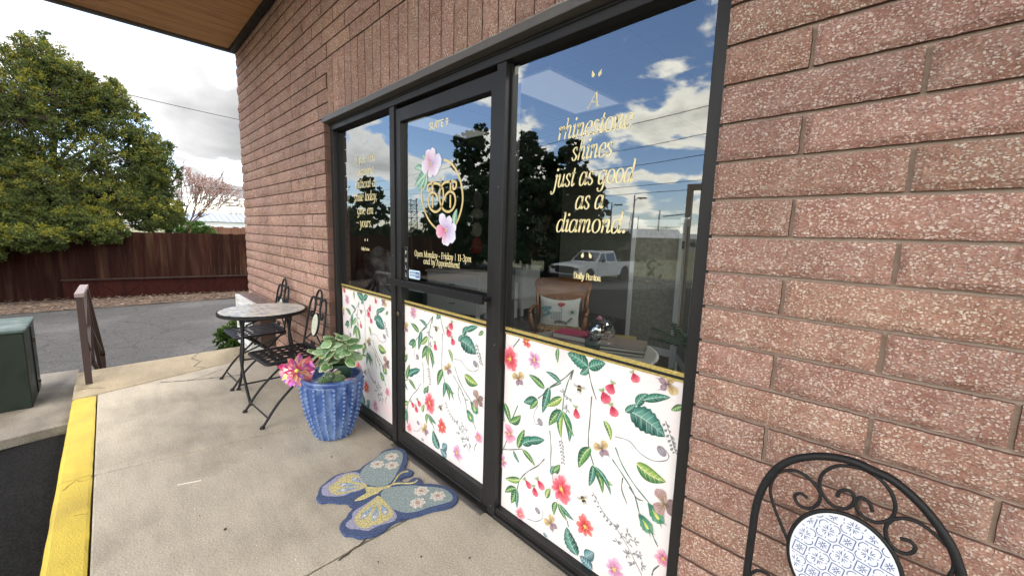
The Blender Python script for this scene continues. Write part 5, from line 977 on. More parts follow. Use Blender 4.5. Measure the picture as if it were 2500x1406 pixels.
# ------------------------------------------------------------- folding bistro chairs
def bistro(name, label, x, y, rz):
    t = thing(name, label, 'chair', (x, y, 0), rz, group='folding bistro chairs with mosaic medallions against the wall')
    W_ = .20; D0, D1 = -.20, .20; zs = .452
    s_ = MB()
    fr_ = [(-W_, D0, zs), (W_, D0, zs), (W_, D1, zs), (-W_, D1, zs)]
    c_ = .035; P = []
    for (cx, cy, a0) in ((W_-c_, D0+c_, 270), (W_-c_, D1-c_, 0), (-W_+c_, D1-c_, 90), (-W_+c_, D0+c_, 180)):
        for i in range(5): a = R(a0+i*22.5); P.append((cx+c_*math.cos(a), cy+c_*math.sin(a), zs))
    s_.tube(P, .0105, 8, closed=True)
    st_ = s_.build('seat_frame', IR, t, smooth=True, ang=50)
    w = MB()
    n = 6
    for i in range(n):
        u = -W_+.03+(2*W_-.06)*i/(n-1); w.box(u-.0165, u+.0165, D0+.004, D1-.004, zs+.002, zs+.005); 
    for i in range(n+1):
        v = D0+.03+(D1-D0-.06)*i/n; w.box(-W_+.004, W_-.004, v-.0135, v+.0135, zs-.0015, zs+.0015)
    w.build('seat', IR, t)['label'] = 'woven flat iron strap seat'
    for sx in (-1, 1):
        X = sx*(W_-.012)
        leg([(X, -.245, .004), (X, -.13, .16), (X, .02, .30), (X, .17, .445)], .0095, 'leg', t)
        leg([(X*.93, .235, .004), (X*.93, .16, .18), (X*.93, .02, .34), (X*.93, -.12, .445)], .0095, 'leg', t)
    for a_, b_ in (((-W_+.012, -.205, .065), (W_-.012, -.205, .065)), ((-W_*.93+.01, .2, .09), (W_*.93-.01, .2, .09)), ((-W_+.012, .03, .31), (W_-.012, .03, .31))): br = MB(); br.tube([a_, b_], .0058, 8); br.build('stretcher', IR, t, smooth=True, ang=50)
    # back: two uprights curling into a loop at the top
    def bk(u, z): return (u, .19+(z-.45)*.17, z)
    b = MB()
    for sx in (-1, 1):
        b.tube([Vector(bk(*q)) for q in [(p.x, p.z) for p in cr([(sx*.165, 0, .44), (sx*.158, 0, .6), (sx*.150, 0, .74), (sx*.140, 0, .81), (sx*.105, 0, .855), (sx*.062, 0, .84), (sx*.045, 0, .79), (sx*.052, 0, .74), (sx*.078, 0, .70), (sx*.104, 0, .705), (sx*.104, 0, .735), (sx*.085, 0, .74)], 7)]], .0088, 8)
        b.tube([Vector(bk(p.x, p.z)) for p in cr([(sx*.012, 0, .80), (sx*.03, 0, .815), (sx*.034, 0, .84), (sx*.015, 0, .86), (sx*.004, 0, .845)], 5)], .006, 6)
        b.tube([Vector(bk(p.x, p.z)) for p in cr([(sx*.018, 0, .515), (sx*.032, 0, .50), (sx*.028, 0, .48), (sx*.010, 0, .485), (sx*.012, 0, .505)], 5)], .005, 6)
        b.tube([bk(sx*.158, .50), bk(sx*.05, .565)], .007, 6)
    b.tube([Vector(bk(p.x, p.z)) for p in cr([(-.052, 0, .80), (-.05, 0, .86), (-.03, 0, .905), (0, 0, .92), (.03, 0, .905), (.05, 0, .86), (.052, 0, .80)], 6)], .0085, 8)
    b.tube([bk(-.16, .475), bk(.16, .475)], .008, 8)
    b.build('back_frame', IR, t, smooth=True, ang=50)
    md = MB(); cz = .645; ring = [bk(.052*math.cos(a), cz+.088*math.sin(a)) for a in [2*math.pi*i/28 for i in range(28)]]
    md.tube(ring, .008, 8, closed=True); md.add([(q[0], q[1]+.004, q[2]) for q in ring]+[(q[0], q[1]-.006, q[2]) for q in ring], [tuple(range(28)), tuple(range(28, 56))[::-1]])
    mdo = md.build('medallion', IR, t, smooth=True, ang=50)
    mm = MB(); base = [bk(.050*math.cos(a), cz+.086*math.sin(a)) for a in [2*math.pi*i/28 for i in range(28)]]
    mm.add([(q[0], q[1]-.0072, q[2]) for q in base], [tuple(range(28))], 1)
    def f3(a, b_, d): q = bk(a, cz+b_); return (q[0], q[1]-.0084, q[2])
    mosaic_disc(mm, f3, .050, .086, .019, 9, [(.66, .68, .56), (.72, .72, .62), (.58, .62, .55), (.70, .70, .50)])
    mm.build('mosaic', [M_['mosaic'], M_['grout']], mdo)
    return t
bistro('bistro_chair', 'black folding bistro chair between the mosaic table and the blue flower pot', -2.885, -.315, R(4))
far = bistro('bistro_chair', 'black folding bistro chair beyond the mosaic table beside the white louvred box', -3.80, -.315, R(2))
# ------------------------------------------------------------- blue pot
PC = (-2.285, -.205)
M_['pot'] = mat('cobalt blue glaze', (.02, .055, .21), (.055, .12, .33), 7, .26, .4, bump=.0012, bscale=45, coat=.5, c3=(.15, .24, .44), s3=11, stretch=(1, 1, .5), spec=.5)
M_['soil'] = mat('potting soil', (.02, .014, .01), (.05, .035, .025), 60, .95, bump=.01, bscale=80)
pot = thing('flower_pot', 'large cobalt blue glazed flower pot with rows of raised beads', 'flower pot', (*PC, 0))
pm = MB(); H = .435
prof = [(.10, 0), (.108, .004), (.125, .05), (.150, .12), (.170, .20), (.183, .28), (.190, .35), (.193, .40)]
NR = 20
def rib(r, z, a, i): 
    k = math.sin(math.pi*min(1, z/.42)); return r+.0045*math.cos(a*NR)*(.3+.7*k)*(1 if z < .41 else 0)
pp = []
for (r0, z0), (r1, z1) in zip(prof[:-1], prof[1:]):
    for i in range(4): u = i/4; pp.append((r0+(r1-r0)*u, z0+(z1-z0)*u))
pp.append(prof[-1])
pm.lathe(pp, 160, fn=rib)
pm.lathe([(.192, .3995), (.196, .408), (.1975, .420), (.194, .431), (.186, .435), (.177, .432), (.173, .42), (.170, .38), (.160, .30)], 64)
pb = pm.build('body', M_['pot'], pot, smooth=True)
def rad(z):
    for (r0, z0), (r1, z1) in zip(prof[:-1], prof[1:]):
        if z0 <= z <= z1: return r0+(r1-r0)*(z-z0)/(z1-z0)
    return prof[-1][0]
bd = MB()
for i in range(NR):
    a = 2*math.pi*(i)/NR
    for j in range(13):
        z = .022+j*.0302
        if z > .395: continue
        r = rad(z)+.0065; s_ = .0106*(.72+.36*z/.4)
        bd.ell((r*math.cos(a), r*math.sin(a), z), (s_, s_, s_*1.05), 8, 6)
bd.build('beads', mat('lighter blue glaze', (.075, .15, .37), (.16, .26, .47), 30, .25, coat=.5), pb, smooth=True)
sl_ = MB(); sl_.lathe([(.158, .305), (.10, .315), (0, .318)], 32); sl_.build('soil', M_['soil'], pot, smooth=True)
# ------------------------------------------------------------- variegated plant in a green nursery pot
pl = thing('potted_plant', 'variegated green and cream leafy plant in a dark green nursery pot inside the blue pot', 'potted plant', (PC[0]-.01, PC[1]+.05, .31))
np_ = MB(); np_.lathe([(.062, 0), (.078, .12), (.080, .165), (.084, .168), (.084, .188), (.079, .190), (.074, .180), (0, .176)], 28)
np_.build('nursery_pot', mat('green plastic', (.035, .085, .055), rough=.45), pl, smooth=True, ang=35)
M_['leafv'] = mat('variegated leaf', (1, 1, 1), rough=.35, vcol=True, transl=.25)
lf = MB(); rr = random.Random(12); stm = MB()
for i in range(74):
    a = i*2.399; el = rr.uniform(-.25, 1.25); q = .055+.085*rr.random()**.6
    d = Vector((math.cos(a)*math.cos(el), math.sin(a)*math.cos(el), math.sin(el)*.95))
    c = Vector((0, 0, .205))+d*q*Vector((1, 1, .95)).length/1.7*1.15; c.z += .03
    n = (d*.6+Vector((0, 0, 1))*.75+Vector((rr.uniform(-.7, .7), rr.uniform(-.7, .7), 0))).normalized()
    t = (d-n*d.dot(n)).normalized(); s = n.cross(t); L_ = rr.uniform(.036, .058); w = L_*.66
    g1 = rr.choice(((.17, .34, .12), (.26, .44, .19), (.12, .27, .11), (.32, .48, .26))); cr_ = (.90, .92, .60)
    K = 10; vs = [c]; cs = [g1]
    for ring, rad_ in ((0, .5), (1, .82), (2, 1.0)):
        for k in range(K):
            u = 2*math.pi*k/K; e = math.cos(u)*L_*rad_; f = math.sin(u)*w*rad_*(1-.15*math.cos(u))
            wob = 1+.07*math.sin(k*2.3+i)
            vs.append(c+t*e*wob+s*f*wob-n*(.010*rad_**2)+n*.004*math.sin(k*1.7+i)); cs.append(g1 if ring == 0 else (tuple(g1[j]*.9+.03 for j in range(3)) if ring == 1 else cr_))
    fs = [(0, 1+k, 1+(k+1) % K) for k in range(K)]
    for ring in (0, 1): b0 = 1+ring*K; fs += [(b0+k, b0+K+k, b0+K+(k+1) % K, b0+(k+1) % K) for k in range(K)]
    lf.add(vs, fs, 0, cs); stm.tube(cr([Vector((d.x*.02, d.y*.02, .175)), Vector((d.x*.06, d.y*.06, .21)), c-t*L_*.9], 3), .0016, 5)
lf.build('leaves', M_['leafv'], pl, smooth=True); stm.build('stems', mat('plant stem', (.16, .24, .10), rough=.5), pl, smooth=True)
fl_ = MB(); fl_.ell((.03, -.075, .275), (.014, .012, .009), 8, 6, amp=.4); fl_.build('blossom', mat('salmon blossom', (.85, .42, .25), rough=.5), pl, smooth=True)
tg = MB(); tg.box(-.004, .030, -.001, .001, .0, .16, M=Matrix.Translation((-.105, -.06, .02)) @ Matrix.Rotation(R(8), 4, 'Y')); tg.build('plant_tag', mat('cream tag', (.74, .72, .56), rough=.5), pl)
yb = MB(); yb.ell((-.112, -.075, .215), (.020, .015, .023), 10, 7, amp=.3); yb.build('yellow_bud', mat('yellow bud', (.72, .70, .10), rough=.4), pl, smooth=True)
# ------------------------------------------------------------- plush dragon
dg = thing('plush_dragon', 'small green plush dragon toy with ring eyes sitting in the blue pot', 'plush toy', (PC[0]+.115, PC[1]-.045, .400), R(62))
M_['plush'] = mat('green plush', (.035, .075, .03), (.09, .16, .06), 55, .95, bump=.004, bscale=220, sheen=.4)
M_['plush2'] = mat('olive plush', (.16, .20, .09), (.24, .28, .13), 60, .95, bump=.003, bscale=200)
hd = MB(); hd.ell((-.02, .0, .055), (.036, .036, .034), 16, 12, amp=.12); hd.ell((-.050, -.018, .038), (.034, .028, .026), 14, 10, amp=.15); hd.ell((-.045, -.03, .02), (.03, .026, .018), 12, 8, amp=.15); hd.ell((-.07, -.032, .046), (.007, .007, .006), 8, 6); hd.ell((-.055, -.044, .047), (.007, .007, .006), 8, 6)
h_ = hd.build('head', M_['plush'], dg, smooth=True)
bdm = MB(); bdm.ell((.035, .008, .03), (.048, .034, .032), 16, 10, amp=.12); bdm.ell((.02, -.022, .008), (.022, .014, .014), 10, 8, amp=.15); bdm.ell((.062, -.02, .01), (.024, .014, .014), 10, 8, amp=.15); bdm.build('body', M_['plush'], dg, smooth=True)
for sx, x in ((1, -.003), (1, -.045)):
    ey = MB(); ey.ell((x, -.033 if x > -.02 else -.026, .068), (.0075, .004, .0085), 12, 8); e_ = ey.build('eye', mat('grey eye ring', (.40, .42, .42), rough=.2), h_, smooth=True)
    pu = MB(); pu.ell((x-.001, -.0368 if x > -.02 else -.0298, .068), (.0045, .002, .0055), 10, 6); pu.build('pupil', M_['gasket'], e_, smooth=True)
ho = MB()
for x in (.008, -.035): ho.tube([(x, 0, .085), (x+.014, 0, .100), (x+.034, 0, .108)], [.006, .005, .001], 8)
ho.build('horn', mat('iridescent horn', (.62, .42, .50), rough=.25, metal=.4), h_, smooth=True)
er = MB(); er.ell((.028, .01, .075), (.026, .008, .018), 12, 8, amp=.2); er.build('ear', M_['plush2'], h_, smooth=True)
wg = MB(); wg.ell((.095, .0, .02), (.050, .010, .016), 14, 8, M=Matrix.Rotation(R(-8), 3, 'Y'), amp=.1); wg.build('wing', mat('pink shiny wing', (.50, .13, .22), (.34, .24, .16), 12, .3, metal=.3), dg, smooth=True)
# ------------------------------------------------------------- pinwheel
M_['foil'] = mat('iridescent foil', (1, 1, 1), rough=.18, vcol=True, metal=.25, transl=.2, coat=.5)
PW = Vector((-2.345, -.405, .485))
pw = thing('pinwheel', 'iridescent pink and purple foil pinwheel leaning over the edge of the blue pot', 'pinwheel', tuple(PW))
fw = MB(); vd = Vector((.42487, -1.22206, 1.4121))-PW; vd = (vd.normalized()+Vector((-.15, .0, -.1))).normalized(); ax = Vector((0, 0, 1)).cross(vd).normalized(); ay = vd.cross(ax)
rr = random.Random(3)
PAL = [(.82, .07, .30), (.84, .14, .42), (.42, .10, .55), (.92, .24, .28), (.88, .36, .42), (.30, .13, .55), (.95, .68, .25), (.86, .10, .20)]
for lay, (n_, R0, dz) in enumerate(((9, .104, .0), (9, .078, .018))):
    for i in range(n_):
        a = 2*math.pi*(i+lay*.5)/n_+rr.uniform(-.1, .1); r1 = R0*rr.uniform(.86, 1.1)
        def Pq(r, t, h): return ax*math.cos(a+t)*r+ay*math.sin(a+t)*r+vd*(h+dz)
        v = [Pq(.004, 0, .012), Pq(r1*.62, -.32, .002), Pq(r1*.90, -.12, -.006), Pq(r1*1.06, .10, .012), Pq(r1*.66, .42, .022), Pq(r1*.40, .16, .028), Pq(r1*.78, .05, .008)]
        c0, c1, c2 = rr.choice(PAL), rr.choice(PAL), rr.choice(PAL)
        fw.add(v, [(0, 1, 6), (1, 2, 6), (2, 3, 6), (3, 4, 6), (4, 5, 6), (0, 6, 5)], 0, [c0, c1, c2, c0, c1, (.9, .75, .45), c2])
fw.build('foil_petals', M_['foil'], pw)
fr2 = MB(); 
for i in range(24):
    a = math.pi*(.95+i*.052); r = .088; q = ax*math.cos(a)*r+ay*math.sin(a)*r-vd*.012; q2 = ax*math.cos(a+.2)*(r+.018)+ay*math.sin(a+.2)*(r+.018)-vd*.01; q3 = ax*math.cos(a)*.05+ay*math.sin(a)*.05-vd*.014
    fr2.add([q3, q, q2, ax*math.cos(a+.3)*r+ay*math.sin(a+.3)*r-vd*.012], [(0, 1, 2, 3)], 0, rr.choice(PAL[:6]))
fr2.build('foil_fringe', M_['foil'], pw)
hb_ = MB(); hb_.ell(vd*.036, (.013, .013, .013), 12, 8); hb_.build('hub', mat('yellow hub', (.78, .68, .12), rough=.35), pw, smooth=True)
sk = MB(); sk.tube([vd*.0-vd*.01, Vector((.03, .10, -.10)), Vector((.06, .14, -.17))], .003, 6); sk.build('stick', mat('white stick', (.7, .7, .7), rough=.4), pw, smooth=True)
# ------------------------------------------------------------- butterfly doormat
def mat_pile(name, c1, c2):
    return mat(name, tuple(q*.62 for q in c1), tuple(min(1, q*1.2) for q in c2), 150, .95, bump=.006, bscale=150, contrast=1.5, detail=3, sheen=.1)
dm = thing('doormat', 'butterfly shaped tufted doormat in navy, sage and yellow on the sidewalk at the door', 'doormat', (-1.45, -.27, 0), world=True)
NAVY = mat_pile('navy pile', (.028, .05, .13), (.065, .105, .24)); SAGE = mat_pile('sage blue pile', (.17, .24, .24), (.34, .42, .42)); YEL = mat_pile('yellow pile', (.42, .36, .12), (.70, .62, .30))
LAV = mat_pile('lavender pile', (.24, .24, .36), (.42, .42, .56)); BLU = mat_pile('light blue pile', (.16, .24, .38), (.38, .48, .60)); CRM = mat_pile('cream pile', (.50, .45, .38), (.76, .72, .64)); RUS = mat_pile('rust pile', (.38, .22, .15), (.58, .38, .30))
def smooth2(pts, n=5): return [tuple(q[:2]) for q in cr([(a, b, 0) for a, b in pts], n, True)]
def pile(name, pts, z0, z1, m_, sm_=True, jit=.0014):
    P = smooth2(pts, 5) if sm_ else pts
    P = [(a+rnd.uniform(-jit, jit), b+rnd.uniform(-jit, jit)) for a, b in P]
    mb = MB(); c = (sum(p[0] for p in P)/len(P), sum(p[1] for p in P)/len(P)); n = len(P)
    T = [tuple(t) for t in tessellate_polygon([[Vector((a, b, 0)) for a, b in P]])]
    e = .004 if z1 > .01 and z0 == 0 else .0
    top = []
    for i, (a, b) in enumerate(P):
        p, q = P[i-1], P[(i+1) % n]; dx, dy = q[0]-p[0], q[1]-p[1]; l = math.hypot(dx, dy) or 1; ar = 1
        top.append((a, b, dx/l, dy/l))
    area = sum(P[i][0]*P[(i+1) % n][1]-P[(i+1) % n][0]*P[i][1] for i in range(n)); sg = 1 if area > 0 else -1
    vs = [(a-sg*dy*e, b+sg*dx*e, z1) for a, b, dx, dy in top]+[(a, b, z1-.003 if e else z1-.0012) for a, b, _, _ in top]+[(a, b, z0) for a, b, _, _ in top]
    fs = T+[(i, (i+1) % n, n+(i+1) % n, n+i) for i in range(n)]+[(n+i, n+(i+1) % n, 2*n+(i+1) % n, 2*n+i) for i in range(n)]
    mb.add(vs, fs); o = mb.build(name, m_, dm); fix(o); return o
D = DATA
pile('border', D['mat_out'], 0, .0125, NAVY)
for k in ('mat_ul', 'mat_ur'): pile('upper_wing', D[k], .0120, .0140, SAGE)
for k in ('mat_ll', 'mat_lr'): pile('lower_wing_edge', D[k], .0120, .0138, LAV)
for k in ('mat_lly', 'mat_lry'): pile('lower_wing', D[k], .0132, .0146, YEL)
pile('butterfly_body', D['mat_body'], .0140, .0156, YEL)
for a in D['mat_ant']:
    mb = MB(); mb.tube(cr([(x, y, .0125) for x, y in a], 5), .0055, 6); mb.build('antenna', YEL, dm, smooth=True)
for (a, b) in D['mat_drops']:
    dx, dy = b[0]-a[0], b[1]-a[1]; l = math.hypot(dx, dy); P = []
    for sg in (1, -1):
        for i in (range(0, 9) if sg > 0 else range(7, 0, -1)):
            u = i/8; e = math.sin(math.pi*u**1.9)*.017; P.append((a[0]+dx*u-sg*dy/l*e, a[1]+dy*u+sg*dx/l*e))
    pile('wing_spot', P, .0140, .0152, BLU, False, .001)
    q = (a[0]+dx*.78, a[1]+dy*.78); pile('wing_spot_centre', [(q[0]+.011*math.cos(t), q[1]+.011*math.sin(t)) for t in [i*.9 for i in range(7)]], .0148, .0158, CRM, False)
for x, y in D['mat_fl']:
    P = [(x+(.039+.005*math.cos(t*7))*math.cos(t), y+(.039+.005*math.cos(t*7))*math.sin(t)) for t in [2*math.pi*i/36 for i in range(36)]]
    f_ = pile('daisy', P, .0136, .0152, CRM, False); pile('daisy_centre', [(x+.013*math.cos(t), y+.013*math.sin(t)) for t in [i*.785 for i in range(8)]], .0146, .0162, RUS, False)
# ------------------------------------------------------------- iron patio chair in the foreground
ch = thing('patio_chair', 'black wrought iron chair with scroll back and blue tile oval by the right wall', 'chair', (.392, -.32, 0), world=True)
Y0 = -.10
def ky(z): return Y0-(.94-z)*.06
def k3(p): return Vector((p[0], ky(p[1]), p[1]))
A_ = D['k_arch']; lft = [A_[0]]; 
arch = [(.222, .445), (.2155, .50)]+[tuple(q) for q in A_[1:]]+[(.566, .72), (.566, .60), (.562, .445)]
ab = MB(); ab.tube(cr([k3(p) for p in arch], 5), .0088, 10); ab.build('back_frame', IR, ch, smooth=True)
sb = MB()
for q in D['k_scr']: sb.tube(cr([k3(p) for p in q], 5), .0038, 8)
for mirror in ((.566, 1),):       # lower scrolls, hidden below the picture in the photo
    sb.tube(cr([k3((p[0], 1.40-p[1])) for p in D['k_scr'][0]], 5), .0038, 8)
sb.tube(cr([k3((.784-p[0], p[1])) for p in D['k_scr'][6]], 5), .0038, 8)
sb.tube([k3((.222, .50)), k3((.562, .50))], .006, 8)
sb.tube([k3((.392, .50)), k3((.392, .59))], .004, 8)
sb.build('scrollwork', IR, ch, smooth=True)
OC = (.389, .701); ORX, ORZ = .0985, .1185; TILT = R(-4)
ring = [k3((OC[0]+ORX*math.cos(a), OC[1]+ORZ*math.sin(a))) for a in [2*math.pi*i/64 for i in range(64)]]
ob = MB(); ob.tube(ring, .0052, 8, closed=True); ob.add([(q.x, q.y+.005, q.z) for q in ring]+[(q.x, q.y-.003, q.z) for q in ring], [tuple(range(64)), tuple(range(64, 128))[::-1]])
ov = ob.build('oval_plate', IR, ch, smooth=True, ang=50)
tl = MB(); inn = [k3((OC[0]+(ORX-.003)*math.cos(a), OC[1]+(ORZ-.003)*math.sin(a))) for a in [2*math.pi*i/64 for i in range(64)]]
tl.add([(q.x, q.y-.0042, q.z) for q in inn], [tuple(range(64))]); tl.build('tile_face', mat('white glazed tile', (.78, .80, .85), rough=.16, coat=.4), ov)
pt = MB(); va = Vector((.0406, .0300)); vb_ = Vector((.0295, -.0438)); a1 = va.normalized(); b1 = vb_.normalized(); q0 = Vector((.3176, .7383))
def emit(pts, w, closed=False):
    P = cr([(p[0], 0, p[1]) for p in pts], 3, closed) if len(pts) > 2 else [Vector((p[0], 0, p[1])) for p in pts]
    m = len(P); vs = []
    for i in range(m):
        t = P[(i+1) % m if closed else min(m-1, i+1)]-P[(i-1) % m if closed else max(0, i-1)]; L = t.length or 1
        for s_ in (1, -1):
            x, z = P[i].x-s_*t.z/L*w*.5, P[i].z+s_*t.x/L*w*.5
            vs.append((x, ky(z)-.0047, z))
    K = m if closed else m-1
    for i in range(K):
        f = (2*i, 2*i+1, (2*i+3) % (2*m), (2*i+2) % (2*m))
        if all(((vs[k][0]-OC[0])/(ORX-.006))**2+((vs[k][2]-OC[1])/(ORZ-.006))**2 < 1 for k in f): pt.add([vs[k] for k in f], [(0, 1, 2, 3)])
for i in range(-6, 8):
    for j in range(-6, 8):
        for kind, c in (('q', q0+va*i+vb_*j), ('d', q0+va*(i+.5)+vb_*(j-.5))):
            if ((c.x-OC[0])/(ORX+.02))**2+((c.y-OC[1])/(ORZ+.02))**2 > 1: continue
            kq = 1.24 if kind == 'q' else 1.0
            def U_(u, v): return c+a1*u*kq+b1*v*kq
            if kind == 'q':
                for k in range(4):
                    a0 = k*math.pi/2; ca, sa = math.cos(a0), math.sin(a0)
                    arc = [(.0115+.0075*math.cos(t), .0075*math.sin(t)) for t in [-1.35, -.8, -.3, .3, .8, 1.35]]
                    emit([U_(u*ca-v*sa, u*sa+v*ca) for u, v in arc], .0017)
                    emit([U_(u*ca-v*sa, u*sa+v*ca) for u, v in ((.002, .001), (.010, .0006))], .0012)
                    for sg in (1, -1): emit([U_(u*ca-v*sa, u*sa+v*ca) for u, v in ((.004, sg*.001), (.0085, sg*.0045))], .0015)
                    emit([U_(u*ca-v*sa, u*sa+v*ca) for u, v in ((.0085, .0085), (.0105, .0105))], .0016)
            else:
                for s2, w in ((.0168, .0019),):
                    Q = [U_(s2, 0), U_(0, s2), U_(-s2, 0), U_(0, -s2)]
                    for k in range(4): emit([Q[k], Q[(k+1) % 4]], w)
                for k in range(4):
                    a0 = k*math.pi/2; ca, sa = math.cos(a0), math.sin(a0)
                    for sg in (1, -1): emit([U_(u*ca-v*sa, u*sa+v*ca) for u, v in ((.0016, sg*.0010), (.0075, sg*.0034))], .0016)
pt.build('tile_pattern', mat('blue tile ink', (.09, .13, .30), rough=.3), ov)
# seat and legs
so_ = MB(); so_.tube([(.392+.185*math.cos(a), -.33+.19*math.sin(a), .45) for a in [2*math.pi*i/36 for i in range(36)]], .009, 8, closed=True)
for i in range(9): x = -.16+.04*i; y = math.sqrt(max(0, .18**2-x*x)); so_.box(.392+x-.006, .392+x+.006, -.33-y, -.33+y, .448, .452); so_.box(.392-y, .392+y, -.33+x-.006, -.33+x+.006, .4525, .456)
so_.build('seat', IR, ch)
for sx, y1, y0 in ((-1, -.155, -.10), (1, -.155, -.10), (-1, -.49, -.54), (1, -.49, -.54)):
    l_ = MB(); X = .392+sx*.165; l_.tube(cr([Vector((X, y0, .004)), Vector((X, (y0+y1)/2, .22)), Vector((X-sx*.01, y1, .45))], 5), .0085, 8); l_.build('leg', IR, ch, smooth=True)
# ------------------------------------------------------------- handrail beside the landing
hr = thing('handrail', 'brown painted stair handrail with diagonal braces at the end of the yellow kerb', 'handrail', (-4.55, -1.42, 0), world=True)
BR = mat('brown paint', (.038, .019, .016), (.055, .03, .025), 30, .5, .65, bump=.0008, bscale=150); BRT = mat('faded pinkish paint', (.24, .18, .18), (.36, .29, .29), 40, .6)
def bar(mb, a, b, w, h):
    a, b = Vector(a), Vector(b); d = b-a; t = d.normalized(); s = Vector((0, 1, 0)) if abs(t.y) < .9 else Vector((1, 0, 0)); s = (s-t*s.dot(t)).normalized(); u = t.cross(s)
    vs = [p+s*sx*w/2+u*sy*h/2 for p in (a, b) for sx, sy in ((-1, -1), (1, -1), (1, 1), (-1, 1))]
    mb.add(vs, [(0, 1, 2, 3)[::-1], (4, 5, 6, 7), (0, 1, 5, 4), (1, 2, 6, 5), (2, 3, 7, 6), (3, 0, 4, 7)])
P0, P1, P2 = (-4.56, -1.425), (-5.22, -1.412), (-6.22, -1.36)
for (x, y), zt, zb in ((P0, .775, 0), (P2, -.16, -.62)):
    b = MB(); b.box(x-.024, x+.024, y-.022, y+.022, zb, zt, bv=.002); b.build('post', BR, hr)
b = MB(); bar(b, (-4.53, -1.426, .785), (-5.22, -1.412, .785), .055, .030); b.build('top_rail', BRT, hr); 
b = MB(); bar(b, (-5.2, -1.412, .775), (-6.24, -1.36, -.15), .05, .035); b.build('sloping_rail', BR, hr)
b = MB(); bar(b, (-5.2, -1.412, .76), (-5.2, -1.412, .0), .04, .03)
for a, c in (((-4.58, -1.424, .42), (-5.2, -1.412, .74)), ((-4.58, -1.424, .42), (-5.2, -1.412, .03)), ((-5.2, -1.412, .40), (-6.0, -1.37, -.05)), ((-5.2, -1.412, .72), (-5.9, -1.375, -.3)), ((-4.58, -1.424, .06), (-5.2, -1.412, .40)), ((-5.2, -1.412, .05), (-6.2, -1.362, -.5))): bar(b, a, c, .032, .022)
b.build('brace', BR, hr)
# ------------------------------------------------------------- green utility box
ub = thing('utility_box', 'dark green metal transformer cabinet on the concrete slab left of the yellow kerb', 'utility box', (-4.8, -2.1, -.10), world=True)
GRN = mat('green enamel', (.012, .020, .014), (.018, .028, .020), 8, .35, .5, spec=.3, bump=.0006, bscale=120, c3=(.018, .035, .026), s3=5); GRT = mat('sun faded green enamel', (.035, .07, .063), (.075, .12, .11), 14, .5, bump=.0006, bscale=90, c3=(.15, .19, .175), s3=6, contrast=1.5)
def ubx(x0, x1, y0, y1, z0, z1, nm, m_, bv=.006): b = MB(); b.box(x0, x1, y0, y1, z0, z1, bv=bv); return b.build(nm, m_, ub)
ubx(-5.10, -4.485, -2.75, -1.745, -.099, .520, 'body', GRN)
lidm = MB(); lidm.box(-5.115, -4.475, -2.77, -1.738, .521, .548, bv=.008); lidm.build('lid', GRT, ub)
ubx(-4.86, -4.835, -1.7445, -1.737, -.08, .505, 'door_edge', GRN, .001)
b = MB(); b.box(-4.90, -4.885, -1.7445, -1.725, .36, .40, bv=.002); b.box(-4.95, -4.93, -1.7445, -1.728, -.02, .01, bv=.002); b.build('latch', M_['bronze_light'], ub)
# ------------------------------------------------------------- white louvred cover on the wall
lv_ = thing('louvred_cover', 'white louvred box with a brown top, low on the wall behind the mosaic table', 'louvred cover', (-4.98, -.08, .1), world=True)
WH = mat('white enamel', (.66, .66, .63), (.74, .74, .71), 20, .45); BW = mat('brown board', (.13, .08, .055), (.20, .13, .10), 14, .7, bump=.0015, bscale=60, stretch=(.5, 4, 4), c3=(.26, .19, .16), s3=7)
b = MB(); b.box(-5.27, -5.235, -.185, -.15, .012, .578, bv=.002); b.box(-4.705, -4.66, -.185, -.15, .012, .578, bv=.002); b.box(-5.234, -4.706, -.183, -.155, .545, .576, bv=.002); b.box(-5.234, -4.706, -.183, -.155, .012, .04, bv=.002); b.box(-4.66, -4.655, -.15, -.01, .012, .1)
b.build('frame', WH, lv_)
b = MB(); n = 10
for i in range(n):
    z = .065+i*.048; b.add([(-5.233, -.182, z), (-4.707, -.182, z), (-4.707, -.150, z+.032), (-5.233, -.150, z+.032), (-5.233, -.180, z-.004), (-4.707, -.180, z-.004), (-4.707, -.148, z+.028), (-5.233, -.148, z+.028)], [(0, 1, 2, 3), (4, 7, 6, 5), (0, 4, 5, 1), (1, 5, 6, 2), (2, 6, 7, 3), (3, 7, 4, 0)])
b.build('louvres', WH, lv_)
b = MB(); b.box(-5.27, -4.36, -.149, -.0, .583, .60, bv=.002); b.box(-5.275, -4.36, -.188, -.150, .5795, .597, bv=.002, mi=1); b.build('top_board', [BW, WH], lv_)
b = MB(); b.box(-4.655, -4.37, -.145, -.004, .13, .582); b.build('side_panel', mat('dark brown panel', (.05, .028, .022), (.07, .04, .03), 10, .7), lv_)
b = MB(); b.box(-5.26, -4.70, -.14, -.004, .02, .57); b.build('inner_box', M_['gasket'], lv_)
